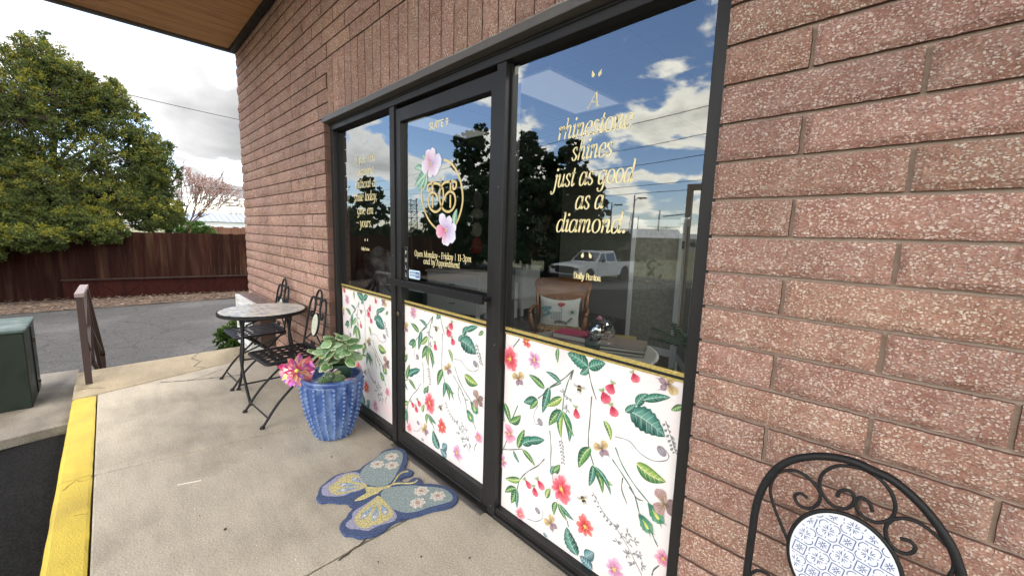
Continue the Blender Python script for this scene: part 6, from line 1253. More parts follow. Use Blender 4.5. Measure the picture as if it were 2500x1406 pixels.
# ------------------------------------------------------------- foliage
M_['leaf'] = mat('foliage', (1, 1, 1), rough=.6, vcol=True, transl=.45, spec=.2)
M_['leaf_dark'] = mat('dark foliage', (1, 1, 1), rough=.7, vcol=True, transl=.15, spec=.15)
M_['bark'] = mat('bark', (.055, .04, .03), (.11, .085, .065), 12, .95, bump=.01, bscale=40, stretch=(1, 1, .2))
def sprays(mb, c, rad, n, size, cols, rr, up_=.3, tri=2, up_dir=None):
    for i in range(n):
        d = Vector((rr.gauss(0, 1), rr.gauss(0, 1), rr.gauss(0, 1))).normalized()*(rr.random()**.5)
        p = c+Vector((d.x*rad[0], d.y*rad[1], d.z*rad[2])); col_ = rr.choice(cols); k = rr.uniform(.75, 1.2)
        k *= 1.0
        cc = (col_[0]*k, col_[1]*k, col_[2]*k); out = (d+Vector((0, 0, up_))).normalized()
        for t in range(tri):
            ax_ = Vector((rr.gauss(0, 1), rr.gauss(0, 1), rr.gauss(0, 1))); s_ = out.cross(ax_)
            if s_.length < 1e-3: continue
            s_.normalize(); u = (out+ax_*.28).normalized(); L_ = size*rr.uniform(.7, 1.5); w = L_*rr.uniform(.18, .36)
            a = p-u*L_*.4; mb.add([a, a+u*L_*.45+s_*w, a+u*L_, a+u*L_*.5-s_*w], [(0, 1, 2, 3)], 0, cc)
def tree(name, label, cat, base, blobs, n, size, cols, trunk_r, seed, group=None, mleaf=None, limbs=True, up_=.3, hi=None):
    rr = random.Random(seed); t = thing(name, label, cat, base, 0, group)
    B_ = Vector(base); cr_m = MB(); tk = MB()
    top = max(b[2]+b[5]*.4 for b in blobs)
    cx = sum(b[0] for b in blobs)/len(blobs); cy = sum(b[1] for b in blobs)/len(blobs)
    H = top-B_.z; pts = [(0, 0, -.05), (trunk_r*.3, 0, H*.25), ((cx-B_.x)*.5, (cy-B_.y)*.5, H*.55), ((cx-B_.x), (cy-B_.y), H*.92)]
    P = cr(pts, 6); m = len(P); tk.tube(P, [trunk_r*(1-.85*i/(m-1)) for i in range(m)], 8)
    for bl in blobs:
        c = Vector(bl[:3])-B_; rad = bl[3:6]; vol = rad[0]*rad[1]*rad[2]
        a = P[min(m-1, max(2, int(m*max(.15, min(.85, (c.z-rad[2]*.6)/H)))))]
        if limbs: tk.tube(cr([a, a.lerp(c, .5)+Vector((rr.uniform(-.2, .2), rr.uniform(-.2, .2), .15)), c+Vector((0, 0, rad[2]*.3))], 4), [trunk_r*q for q in (.32, .3, .28, .24, .2, .16, .12, .1, .06)], 5)
        k = bl[6] if len(bl) > 6 else 1
        nb = int(n*k)
        # clumps inside the lobe
        ncl = max(6, int(nb/26))
        for j in range(ncl):
            d = Vector((rr.gauss(0, 1), rr.gauss(0, 1), rr.gauss(0, 1))).normalized()*(rr.random()**.38)
            q = c+Vector((d.x*rad[0], d.y*rad[1], d.z*rad[2])); cs = rr.uniform(.09, .18)*(sum(rad)/3)**.6
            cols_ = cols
            if hi and d.z+.5*rr.gauss(0, 1) > .52: cols_ = hi  # yellower highlight colours paint light onto the lobe tops
            sprays(cr_m, q, (cs, cs, cs*.8), 26, size, cols_, rr, up_)
            if limbs and j % 3 == 0:
                tk.tube([c.lerp(q, .15), c.lerp(q, .6)+Vector((0, 0, -.03)), q], [trunk_r*.09, trunk_r*.07, trunk_r*.03], 4)
    cr_m.build('crown', mleaf or M_['leaf'], t); tk.build('trunk', M_['bark'], t, smooth=True)
    return t
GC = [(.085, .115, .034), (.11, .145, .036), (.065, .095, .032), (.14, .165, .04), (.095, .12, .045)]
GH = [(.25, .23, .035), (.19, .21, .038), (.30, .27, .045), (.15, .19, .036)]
X = -17.6
big = [(-17.8, -3.4, 3.6, 1.6, 1.5, 1.5), (-17.6, -2.4, 4.6, 1.4, 1.2, 1.3), (-17.6, -2.15, 5.7, .9, .75, .85, .8), (-17.8, -3.7, 5.0, 1.3, 1.1, .9), (-17.8, -4.6, 4.4, 1.3, 1.0, 1.2), (-17.6, -1.3, 4.4, 1.2, 1.0, .95, .75), (-17.5, -1.2, 5.0, .8, .6, .5, .4),
       (-17.5, -.45, 4.1, 1.0, .7, .75, .45), (-17.4, -.2, 3.3, 1.1, .65, .8, .55), (-17.4, -.35, 2.4, 1.1, .75, .8, .75), (-17.2, -1.4, 3.0, 1.3, 1.0, 1.0, .8), (-17.0, -1.2, 2.0, 1.4, 1.2, .75, 1.2), (-16.7, -2.4, 2.1, 1.2, 1.1, 1.0, 1.3),
       (-16.5, -3.4, 1.7, 1.3, 1.2, 1.1, 1.3), (-16.2, -2.3, 1.35, .9, 1.2, .50, 1), (-15.9, -1.6, 1.35, .7, .75, .45, .8), (-15.6, -3.5, 1.0, .8, .7, .45, .7), (-15.3, -2.6, .95, .5, .9, .35, .7), (-15.2, -3.6, .55, .5, .6, .3, .5), (-15.3, -1.25, 1.1, .45, .5, .3, .5), (-17.3, .35, 1.75, 1.0, .45, .5, .5), (-17.4, .0, 3.6, 1.0, .55, .7, .5), (-17.5, -.8, 5.1, .8, .55, .5, .4), (-17.3, -1.75, 5.45, .7, .55, .6, .5), (-16.7, -2.7, 4.2, .7, 1.1, 1.1, .8), (-16.8, -4.3, 3.6, .8, 1.0, 1.0, .8), (-16.9, -3.9, 5.3, .9, .9, .7, .6), (-17.6, -2.05, 6.35, .3, .16, .42, .06), (-17.6, -2.5, 6.1, .3, .2, .35, .06), (-17.6, -1.25, 5.6, .3, .2, .3, .06), (-17.5, -.25, 4.75, .3, .25, .3, .06), (-17.4, .45, 3.9, .3, .2, .35, .06), (-17.8, -3.2, 5.9, .4, .25, .3, .07), (-17.4, .6, 3.0, .3, .2, .4, .06), (-17.5, -.75, 5.5, .3, .2, .3, .05), (-17.4, .15, 2.7, .9, .4, .7, .5), (-17.0, -3.0, 3.0, 1.2, .9, .6, .7), (-16.9, -.2, 1.65, 1.2, .65, .55, .8), (-17.3, -4.9, 2.8, 1.4, 1.2, 1.4)]
tree('juniper_tree', 'broad dense green juniper tree with yellow highlights spilling over the dark fence', 'tree', (-17.6, -2.4, -.75), big, 10500, .050, GC, .17, 5, hi=GH)
# pink budding tree: fans of thin branches
def pink():
    base = Vector((-35, 2.4, -.9)); t = thing('blossom_tree', 'round spring tree full of pink buds behind the white shed roof', 'tree', tuple(base)); rr = random.Random(8); tk = MB(); bl = MB()
    def grow(p, d, l, r, k):
        q = p+d*l; md = p.lerp(q, .5)+Vector((rr.gauss(0, .03), rr.gauss(0, .03), 0))*l
        tk.tube([p, md, q], [r, r*.85, r*.7], 4 if k < 3 else 3, caps=False)
        if k >= 3:
            for i in range(5):
                s_ = p.lerp(q, rr.random())+Vector((rr.gauss(0, .03), rr.gauss(0, .03), rr.gauss(0, .03))); z = rr.uniform(.028, .05); c = rr.choice(((.36, .22, .20), (.44, .31, .28), (.28, .16, .14), (.52, .42, .39)))
                bl.add([s_+Vector((0, -z, 0)), s_+Vector((0, 0, -z*.6)), s_+Vector((0, z, 0)), s_+Vector((0, 0, z))], [(0, 1, 2, 3)], 0, c)
        if k < 5:
            for i in range(3 if k > 0 else 7):
                a = rr.uniform(0, 6.28); sp = rr.uniform(.22, .5) if k else rr.uniform(.3, .85); v = d.orthogonal().normalized(); v = Matrix.Rotation(a, 3, d) @ v
                grow(q, (d*math.cos(sp)+v*math.sin(sp)+Vector((0, 0, .10))).normalized(), l*rr.uniform(.68, .9), r*.62, k+1)
    grow(Vector((0, 0, 0)), Vector((0, .02, 1)).normalized(), 1.72, .10, 0)
    bl.build('crown', mat('pink buds', (1, 1, 1), vcol=True, rough=.7, transl=.3), t); tk.build('trunk', mat('reddish twigs', (.12, .07, .055), rough=.9), t)
pink()
def bare():
    base = Vector((-60, 9.6, -1)); t = thing('bare_tree', 'leafless grey tree far behind the white shed', 'tree', tuple(base)); rr = random.Random(4); tk = MB()
    def grow(p, d, l, r, k):
        q = p+d*l; tk.tube([p, q], [r, r*.7], 3, caps=False)
        if k < 6:
            for i in range(2 if k else 5):
                a = rr.uniform(0, 6.28); sp = rr.uniform(.25, .6); v = Matrix.Rotation(a, 3, d) @ d.orthogonal().normalized()
                grow(q, (d*math.cos(sp)+v*math.sin(sp)+Vector((0, 0, .05))).normalized(), l*rr.uniform(.7, .88), r*.66, k+1)
    grow(Vector((0, 0, 0)), Vector((0, 0, 1)), 1.35, .10, 0)
    tk.build('branches', mat('grey twigs', (.16, .14, .13), rough=.9), t)
bare()
tree('leafy_bush', 'bright green rounded bush above the fence in front of the white shed', 'bush', (-19.5, 1.05, -.75), [(-19.5, 1.0, 1.25, .5, .62, .45), (-19.5, 1.45, 1.1, .45, .42, .32), (-19.5, .6, 1.0, .5, .5, .4)], 800, .085, [(.07, .15, .03), (.10, .19, .04), (.05, .11, .025), (.13, .21, .06)], .05, 15)
tree('wispy_shrub', 'small brownish shrub peeping over the fence right of the green bush', 'bush', (-16.5, 1.25, -.75), [(-16.5, 1.25, 1.05, .2, .22, .16)], 120, .06, [(.10, .10, .04), (.14, .12, .05)], .02, 16)
tree('evergreen_shrub', 'low rounded evergreen shrub behind the concrete landing under the louvred cover', 'bush', (-5.8, -.12, -.62), [(-5.80, -.14, -.14, .25, .20, .26), (-5.78, -.06, .02, .20, .16, .17), (-5.8, -.20, -.36, .25, .2, .2), (-5.8, .08, -.2, .25, .2, .25)], 1500, .045, [(.06, .12, .025), (.09, .16, .035), (.045, .09, .02), (.13, .19, .05)], .03, 17)
# ------------------------------------------------------------- fences
def wood(name, c1, c2, c3): return mat(name, c1, c2, 3.0, .8, .92, bump=.003, bscale=30, stretch=(6, 6, .5), c3=c3, s3=1.1, contrast=1.3, spec=.06)
M_['fence'] = wood('weathered dark fence boards', (.014, .005, .0038), (.025, .0095, .007), (.040, .020, .013))
M_['fence_red'] = wood('rust red painted boards', (.055, .018, .016), (.085, .028, .024), (.040, .016, .014))
def fence(label, p0, p1, zb, zt, m_, bw=.14, name='wooden_fence', seed=1, vary=.01, posts=2.4, th=.02, fade=None):
    rr = random.Random(seed); p0, p1 = Vector((*p0, 0)), Vector((*p1, 0)); d = p1-p0; L_ = d.length; t = d/L_; n = Vector((t.y, -t.x, 0)); 
    root = thing(name, label, 'fence', ((p0.x+p1.x)/2, (p0.y+p1.y)/2, zb), world=True)
    mb = MB(); x = 0
    Mx = Matrix((( t.x, n.x, 0, p0.x), (t.y, n.y, 0, p0.y), (0, 0, 1, 0), (0, 0, 0, 1)))
    while x < L_:
        w = bw*rr.uniform(.93, 1.05); k = rr.uniform(.9, 1.08); z1 = zt+rr.uniform(-vary, vary); y0 = rr.uniform(0, .006)
        c = (k*rr.uniform(.95, 1.08), k, k); 
        if fade and rr.random() < fade(x/L_): c = (c[0]*1.45, c[1]*1.5, c[2]*1.35)
        mb.box(x+.001, x+w-.001, y0-th, y0, zb, z1, c=c, M=Mx); x += w
    mb.build('boards', m_, root)
    b = MB()
    for z in (zb+.3, zt-.3): b.box(0, L_, -.07, -.025, z, z+.09, M=Mx)
    b.build('rails', M_['fence'], root)
    k = 0
    while k < L_: q = MB(); q.box(k, k+.09, -.165, -.075, zb-.3, zt-.05, M=Mx); q.build('post', M_['fence'], root); k += posts
    return root
for k in ('fence', 'fence_red'):
    nt = M_[k].node_tree; b = nt.nodes['Principled BSDF']; s0 = b.inputs['Base Color'].links[0].from_socket
    at = nt.nodes.new('ShaderNodeVertexColor'); at.layer_name = 'Col'; mu = nt.nodes.new('ShaderNodeMixRGB'); mu.blend_type = 'MULTIPLY'; mu.inputs[0].default_value = 1
    nt.links.new(s0, mu.inputs[1]); nt.links.new(at.outputs[0], mu.inputs[2]); nt.links.new(mu.outputs[0], b.inputs['Base Color'])
FX = lambda y: -15.35+.19*y if y < 0 else -15.35+.19*y
fence('long dark brown board fence across the drive with streaked weathered boards', (FX(-12), -12), (FX(9), 9), -.78, 1.13, M_['fence'], fade=lambda u: .28 if .54 < u < .68 else .03)
# low rust red skirting fence standing in front
def skirt():
    root = thing('low_panel_fence', 'low rust red panel with a dark cap rail along the foot of the long fence', 'fence', (-15.1, 0, -.74), world=True)
    def T(y, o): return FX(y)+.16+o
    mb = MB(); ys = [9, -2.15]; f = lambda y, o, z: (T(y, o), y, z)
    mb.add([f(9, 0, -.76), f(-2.15, 0, -.76), f(-2.15, 0, -.20), f(9, 0, -.20), f(9, -.03, -.76), f(-2.15, -.03, -.76), f(-2.15, -.03, -.20), f(9, -.03, -.20)], [(0, 1, 2, 3), (7, 6, 5, 4), (0, 4, 5, 1), (1, 5, 6, 2), (2, 6, 7, 3), (3, 7, 4, 0)])
    mb.build('panel', wood('rust red panel', (.026, .007, .006), (.038, .012, .009), (.018, .006, .005)), root)
    for z0, z1, w in ((-.20, -.165, .06), (-.72, -.69, .025)):
        c = MB(); c.add([f(9, w, z0), f(-2.18, w, z0), f(-2.18, w, z1), f(9, w, z1), f(9, .001 if z0 < -.5 else -.08, z0), f(-2.18, .001 if z0 < -.5 else -.08, z0), f(-2.18, .001 if z0 < -.5 else -.08, z1), f(9, .001 if z0 < -.5 else -.08, z1)], [(0, 1, 2, 3), (7, 6, 5, 4), (0, 4, 5, 1), (1, 5, 6, 2), (2, 6, 7, 3), (3, 7, 4, 0)]); c.build('cap_rail', wood('dark cap rail', (.03, .02, .017), (.05, .035, .03), (.025, .015, .012)), root)
    c = MB()
    for i in range(9):      # faint chevron battens
        y = 6.5-i*1.0
        for sg in (1, -1):
            a = f(y, .004, -.25); b = f(y-.5*sg*.9, .004, -.66); c.add([a, b, (b[0], b[1]-.025, b[2]), (a[0], a[1]-.025, a[2])], [(0, 1, 2, 3)])
    c.build('chevron_battens', mat('rust batten', (.026, .009, .007), rough=.9, spec=.03), root)
skirt()
fence('pale brown board fence in the distance below the white shed', (-26, 1.7), (-26, 7.5), -.9, 1.30, wood('pale brown boards', (.13, .065, .045), (.20, .11, .08), (.10, .05, .035)), seed=5, vary=.03, posts=2.5)  # these boards have their own paler brown
# ------------------------------------------------------------- white shed
def shed():
    x, y0, y1 = -48, 3.55, 15; root = thing('metal_shed', 'long low white metal shed with a pale blue-grey ribbed roof behind the fences', 'shed', (x-3, 9, -1), world=True)
    b = MB(); b.box(x-6, x, y0, y1, -1, 1.72); b.build('wall', mat('white siding', (.62, .64, .64), (.70, .71, .70), 1, .6), root)
    r = MB(); r.add([(x+.3, y0-.25, 1.72), (x+.3, y1, 1.72), (x-3, y1, 2.55), (x-3, y0-.25, 2.55), (x-6.3, y1, 1.72), (x-6.3, y0-.25, 1.72)], [(0, 1, 2, 3), (3, 2, 4, 5)])
    for i in range(24): y = y0+i*.5; r.add([(x+.3, y, 1.74), (x+.3, y+.05, 1.74), (x-3, y+.05, 2.57), (x-3, y, 2.57), (x+.3, y+.025, 1.79), (x-3, y+.025, 2.62)], [(0, 3, 5, 4), (1, 4, 5, 2)])
    r.build('roof', mat('blue grey sheet roof', (.22, .27, .37), rough=.8), root)
    g = MB(); g.add([(x-3, y0-.001, 2.54), (x, y0-.001, 1.72), (x-6, y0-.001, 1.72)], [(0, 1, 2)]); g.build('gable', mat('white gable', (.66, .66, .64), rough=.6), root)
shed()
def cable(pts, r, label, group='overhead cables'):
    mb = MB(); P = []
    a, b, sag = Vector(pts[0]), Vector(pts[1]), pts[2]
    for i in range(25): u = i/24; q = a.lerp(b, u); q.z -= 4*sag*u*(1-u); P.append(q)
    mb.tube(P, r, 5); o = mb.build('overhead_cable', M_['gasket'], org=tuple(a)); return tag(o, label, 'cable', group)
cable(((-20, -6, 6.42), (-20, 18, 6.5), .75), .011, 'single black overhead cable high above the fence right of the juniper')
cable(((-20, -14, 3.2), (-20, 24, 3.4), .42), .009, 'pair of thin cables crossing in front of the pink tree, upper one'); cable(((-20, -14, 2.75), (-20, 24, 3.05), .45), .012, 'thicker dark cable crossing low in front of the pink tree')
# ------------------------------------------------------------- room behind the glass
WF = mat('dark wood floor', (.045, .026, .016), (.09, .052, .032), 3, .25, .4, stretch=(.6, 7, 1), c3=(.03, .018, .012), s3=1.5)
b = MB(); b.box(-5.418, 4.128, .16, 8.899, -.06, .012); b.build('floor', WF, shop)
GW = mat('very dark green wall paint', (.004, .012, .007), (.006, .018, .010), 2, .5); TW = mat('taupe wall paint', (.26, .26, .23), (.31, .30, .27), 2, .8)
b = MB(); b.box(-5.419, -5.36, .191, 8.89, .013, 2.899); b.build('side_wall', GW, shop)
b = MB(); b.box(-5.36, -4.47, 5.0, 5.08, .013, 2.899); b.box(-5.36, 4.1, .1905, .1995, 2.24, 2.899); b.build('back_wall_green', GW, shop)
b = MB(); b.box(-4.469, 2.6, 5.0, 5.08, .013, 2.899); b.box(2.6, 2.68, .2, 5.08, .013, 2.899); b.build('back_wall', TW, shop)
def ceil_mat():
    m_ = mat('ceiling tiles', (.10, .11, .12), rough=.9); nt = m_.node_tree; N = nt.nodes; L = nt.links
    br = N.new('ShaderNodeTexBrick'); tc = N.new('ShaderNodeTexCoord'); L.new(tc.outputs['Object'], br.inputs['Vector']); br.offset = 0; br.inputs['Scale'].default_value = 1
    br.inputs['Brick Width'].default_value = .61; br.inputs['Row Height'].default_value = .61; br.inputs['Mortar Size'].default_value = .012
    for i, c in ((1, (.11, .12, .13, 1)), (2, (.13, .135, .145, 1)), (3, (.04, .045, .05, 1))): br.inputs[i].default_value = c
    L.new(br.outputs[0], N['Principled BSDF'].inputs['Base Color']); return m_
b = MB(); b.box(-5.419, 4.128, .2, 5.0, 2.90, 2.93); b.build('ceiling', ceil_mat(), shop)
LP_ = mat('lit diffuser', (1, .98, .92), rough=.6, emit=.13); LF = mat('white lamp frame', (.7, .7, .7), rough=.5)
def lamp(label, x0, x1, y0, y1):
    t = thing('ceiling_light', label, 'ceiling light', ((x0+x1)/2, (y0+y1)/2, 2.9), world=True, group='fluorescent ceiling panels inside the shop')
    b = MB(); b.box(x0, x1, y0, y1, 2.889, 2.892); b.build('diffuser', LP_, t)
    f = MB(); w = .025
    for q in ((x0-w, x1+w, y0-w, y0), (x0-w, x1+w, y1, y1+w), (x0-w, x0, y0, y1), (x1, x1+w, y0, y1)): f.box(*q, 2.882, 2.899)
    f.build('frame', LF, t)
lamp('fluorescent ceiling panel seen at the top left of the wide window', -2.70, -2.09, 1.70, 2.93)
lamp('fluorescent ceiling panel seen behind the suite number on the door', -4.82, -4.27, 1.64, 2.92)
LP_ = mat('added fill diffuser', (1, .97, .92), rough=.6, emit=14)  # for two unseen panels added to brighten the room
lamp('added unseen fill panel over the right end of the room, hidden by the pier', -.30, .31, 1.2, 2.42)
lamp('added unseen fill panel at the far right of the room, hidden by the pier', 1.2, 1.81, 2.4, 3.62)
WP = mat('white furniture paint', (.66, .66, .63), (.74, .74, .71), 6, .5); KN = mat('dark knob', (.03, .03, .03), rough=.4)
def dresser(name, label, x, y, w, d, h, rows, rz=0, mt=WP):
    t = thing(name, label, 'dresser', (x, y, .012), rz)
    b = MB(); b.box(-w/2, w/2, -d/2, d/2, .12, h-.03, bv=.004)
    for sx in (-1, 1):
        for sy in (-1, 1): b.box(sx*(w/2-.03)-.025, sx*(w/2-.03)+.025, sy*(d/2-.03)-.025, sy*(d/2-.03)+.025, 0, .119)
    b.build('body', mt, t); c = MB(); c.box(-w/2-.02, w/2+.02, -d/2-.025, d/2+.01, h-.029, h, bv=.005); c.build('top', mt, t)
    for i in range(rows):
        z0 = .15+i*(h-.20)/rows; z1 = z0+(h-.20)/rows-.02; dr = MB(); dr.box(-w/2+.03, w/2-.03, -d/2-.014, -d/2-.001, z0, z1, bv=.003); o = dr.build('drawer', mt, t)
        k = MB(); k.box(-.05, .05, -d/2-.03, -d/2-.015, (z0+z1)/2-.006, (z0+z1)/2+.006, bv=.002); k.build('handle', KN, o)
    return t
dresser('dresser', 'white dresser with dark drawer pulls against the dark wall under the portrait', -4.55, 3.95, .62, .45, .86, 3)
dresser('cabinet', 'white cabinet with drawers behind the security sticker on the door', -4.75, 2.75, .9, .42, .80, 2, R(28))
t = thing('storage_chest', 'low pale chest with a rounded block on it, seen low behind the door glass', 'chest', (-4.55, 3.3, .012), R(10))
b = MB(); b.box(-.42, .42, -.2, .2, .0, .30, bv=.02); b.build('base', WP, t); b = MB(); b.box(-.42, .42, -.2, .2, .305, .60, bv=.02); b.build('lid', WP, t)
b = MB(); b.box(-.03, .03, -.212, -.201, .50, .55, bv=.002); b.build('clasp', KN, t)
t = thing('foam_block', 'small rounded cream block on top of the low pale chest', 'block', (-4.45, 3.28, .615)); b = MB(); b.box(-.12, .12, -.07, .07, 0, .16, bv=.03); b.build('body', WP, t, smooth=True)
t = thing('oval_mirror', 'dark grey oval mirror standing behind the low pale chest', 'mirror', (-4.75, 3.65, .612)); b = MB(); b.ell((0, 0, .19), (.24, .02, .30), 24, 12); b.build('mirror_glass', mat('dim mirror', (.10, .11, .12), rough=.15, metal=.6), t, smooth=True); b = MB(); b.tube([(.25*math.cos(a), 0, .19+.31*math.sin(a)) for a in [2*math.pi*i/32 for i in range(32)]], .014, 8, closed=True); b.build('mirror_frame', KN, t, smooth=True)
for z, c, w, h, lab in ((2.0, (.20, .20, .19), .11, .15, 'topmost of the four rounded hats on the dark side wall, tall and grey'), (1.76, (.30, .29, .26), .14, .09, 'second hat from the top on the dark side wall, pale and flat'), (1.47, (.34, .32, .26), .11, .13, 'third hat from the top on the dark side wall, cream and boxy'), (1.18, (.22, .015, .02), .13, .16, 'lowest hat on the dark side wall, deep red')):
    t = thing('hat', lab, 'hat', (-5.355, 3.6, z), group='hats hung in a column on the dark side wall')
    b = MB(); b.ell((.04, 0, 0), (.045, w, h), 14, 10, amp=.15); b.build('crown', mat('hat felt', c, rough=.9), t, smooth=True)
    b = MB(); b.ell((.012, 0, -h*.5), (.011, w*1.25, h*.45), 14, 8); b.build('brim', mat('hat brim', tuple(q*.8 for q in c), rough=.9), t, smooth=True)
# portrait canvas
pt_ = thing('wall_portrait', 'tall dark portrait of a figure in a pale ruffled dress on the green wall', 'picture', (-4.98, 4.96, 1.70))
b = MB(); b.box(-.47, .47, 0, .035, -.80, .75, bv=.004); b.build('canvas', mat('dark canvas', (.006, .010, .008), (.016, .014, .012), 4, .6), pt_)
A = Art(); 
A.ellip((.06, .36), .085, .14, 0, (.20, .11, .08), (.12, .06, .04), 20); A.ellip((.03, .42), .16, .22, .2, (.02, .012, .01), (.008, .005, .004), 20); A.ellip((.07, .34), .066, .10, 0, (.24, .14, .10), (.15, .08, .055), 20)
A.ribbon([(.045, .36), (.065, .362)], .006, (.02, .01, .01)); A.ribbon([(.085, .362), (.105, .36)], .006, (.02, .01, .01)); A.ribbon([(.055, .285), (.09, .285)], .009, (.22, .03, .03)); A.ribbon([(.078, .35), (.082, .315)], .004, (.12, .06, .05))
rr = random.Random(2)
for i in range(46):
    x, z = rr.gauss(0, .12), .12-rr.random()*.5; A.petal((x, z), (x+rr.uniform(-.08, .08), z-rr.uniform(.05, .13)), .5, (.26, .27, .26), (.15, .16, .16), (.34, .34, .32), i, 7)
A.ribbon([(.16, .10), (.22, -.08), (.14, -.24)], [.09, .08, .05], (.22, .11, .075)); A.ribbon([(.14, -.24), (.0, -.20)], [.05, .03], (.20, .10, .07))
for i in range(34):
    x, z = rr.uniform(-.25, .32), -.52-rr.random()*.2; A.ellip((x, z), .04, .014, rr.uniform(-.4, .4), (.30, .28, .22), (.12, .11, .09), 8)
for i in range(20):
    x, z = rr.uniform(-.3, -.05), -.48-rr.random()*.25; A.ellip((x, z), .05, .05, 0, (.09, .01, .012), (.04, .006, .008), 8)
b = MB()
for n, (P, F_, Cc) in enumerate(A.items): b.add([(a[0], -.002-n*3e-5, a[1]) for a in P], F_, 0, Cc)
b.build('painted_figure', M_['print'], pt_)
# pressed-back wooden chair with cushion
WD = mat('golden oak', (.20, .075, .022), (.32, .14, .045), 6, .3, .45, stretch=(1, 1, 5), coat=.3)
wc = thing('wooden_chair', 'old oak chair with a carved curved back rail behind the round table', 'chair', (-2.02, 1.92, .012), R(32))
b = MB(); prof = [(-.29, .84), (-.30, .90), (-.26, .945), (-.18, .955), (-.08, .965), (.08, .965), (.18, .955), (.26, .945), (.30, .90), (.29, .84), (.25, .80), (.22, .74), (.12, .70), (0, .67), (-.12, .70), (-.22, .74), (-.25, .80)]
b.prism([q[:2] for q in [(p.x, p.y) for p in cr([(a, c, 0) for a, c in prof], 4, True)]], lambda a, c, d: (a, .20+d+.05*(a*a/.09), c), 0, .028); fix(b.build('back_rail', WD, wc, smooth=True, ang=40))
cv = MB()
for sx in (-1, 1):
    sp_ = [(sx*(.235+r*math.cos(t)), .196+.03, .885+r*math.sin(t)) for r, t in [(.034*(1-i/22), i*.55) for i in range(20)]]; cv.tube(sp_, .005, 6)
cv.build('carving', WD, wc, smooth=True)
b = MB()
for i in range(7): u = -.21+.07*i; b.tube([(u, .205, .46), (u*1.05, .225, .76)], .009, 8)
for sx in (-1, 1): b.tube([(sx*.24, .2, .44), (sx*.27, .235, .86)], [.02, .016], 10)
b.build('spindle', WD, wc, smooth=True)
b = MB(); b.lathe([(0, 0), (.235, 0), (.25, .012), (.25, .028), (.23, .04), (0, .04)], 40, (0, 0, .42)); b.build('seat', WD, wc, smooth=True, ang=40)
lp = MB(); lp.lathe([(.228, .46), (.232, .475), (.21, .495), (0, .50)], 36); lp.build('seat_pad', mat('leopard fabric', (.05, .025, .012), (.45, .27, .12), 38, .9, contrast=3), wc, smooth=True)
for sx in (-1, 1):
    for sy in (-1, 1): b = MB(); b.tube(cr([(sx*.21, sy*.2, 0), (sx*.19, sy*.18, .12), (sx*.18, sy*.17, .22), (sx*.17, sy*.16, .42)], 5), [.014, .018, .024, .014, .018, .022, .014, .02]*3, 10) if False else b.tube([(sx*.21, sy*.2, 0), (sx*.2, sy*.19, .1), (sx*.19, sy*.18, .2), (sx*.18, sy*.17, .3), (sx*.17, sy*.16, .42)], [.012, .022, .014, .022, .018], 10); b.build('leg', WD, wc, smooth=True)
ar = MB()
for sx in (-1, 1): ar.tube(cr([(sx*.262, .22, .66), (sx*.28, .0, .665), (sx*.27, -.16, .655)], 5), .016, 8); ar.tube([(sx*.268, -.14, .655), (sx*.262, -.13, .56), (sx*.235, -.12, .46)], [.012, .024, .013], 10)
ar.build('armrest', WD, wc, smooth=True)
cu = thing('cushion', 'pale printed cushion with a zebra and teal trees resting on the oak chair', 'cushion', (-2.04, 1.95, .468), R(32))
def cush(b, W, H, T, M, name, m_, y=0):
    n = 16; vs = []
    for s_ in (1, -1):
        for j in range(n+1):
            for i in range(n+1):
                u, v = i/n*2-1, j/n*2-1; th = T*(max(0, (1-u*u)*(1-v*v)))**.38; pu = 1-.06*(1-abs(v))*0; sag = .10*H*(1-u*u)*(v > 0)*v*v
                vs.append((u*W*(1-.07*(1-v*v)), -s_*th+.10*(v+1)*H, (v+1)*H*(1-.06*(1-u*u))-sag))
    N_ = (n+1)**2; fs = [(j*(n+1)+i, j*(n+1)+i+1, (j+1)*(n+1)+i+1, (j+1)*(n+1)+i) for j in range(n) for i in range(n)]
    fs += [tuple(N_+k for k in f[::-1]) for f in fs]; b.add(vs, fs)
    return b.build(name, m_, cu, smooth=True)
CZ = .165/.2
co_ = cush(MB(), .205, .165, .06, None, 'cover', mat('cushion linen', (.50, .52, .50), (.62, .63, .60), 20, .9))
A = Art(); rr = random.Random(6)
for i in range(16): x, z = rr.uniform(-.17, -.08), rr.uniform(.18, .29); A.ellip((x, z), .022, .017, rr.random(), (.05, .16, .18), (.20, .34, .36), 8)
for i in range(7): A.ribbon([(-.07+i*.016, .24), (-.075+i*.017, .14)], .006, (.25, .30, .33))
for i in range(11): A.ribbon([(-.04+i*.012, .085+.012*math.sin(i*.4)), (-.035+i*.012, .125+.012*math.sin(i*.4))], .006, (.03, .03, .03))
A.ribbon([(.09, .12), (.13, .17), (.14, .155)], [.02, .022, .01], (.2, .2, .2)); A.petal((.02, .30), (.02, .355), 1.4, (.40, .05, .06), (.30, .02, .03), (.45, .12, .10), 1, 8); A.ribbon([(.02, .30), (.03, .24)], .004, (.1, .1, .1))
for i in range(8): a = i*.8; A.ribbon([(.13, .24), (.13+.05*math.cos(a), .24+.05*math.sin(a))], [.008, .002], (.05, .16, .07))
A.ribbon([(-.18, .06), (-.05, .05), (.1, .06), (.18, .05)], [.01, .016, .012, .004], (.08, .16, .10))
for i in range(9): A.ribbon([(rr.uniform(-.18, .18), .03), (rr.uniform(-.18, .18), .055)], .006, (.08, .20, .10))
b = MB()
for n, (P, F_, Cc) in enumerate(A.items):
    q = []
    for a, z in P:
        z = z*CZ; u, v = a/.2, z/.165-1; th = .06*(max(0, (1-u*u)*(1-v*v)))**.38; q.append((a, -th+.10*z-.004-n*2e-5, z*.96))
    b.add(q, F_, 0, Cc)
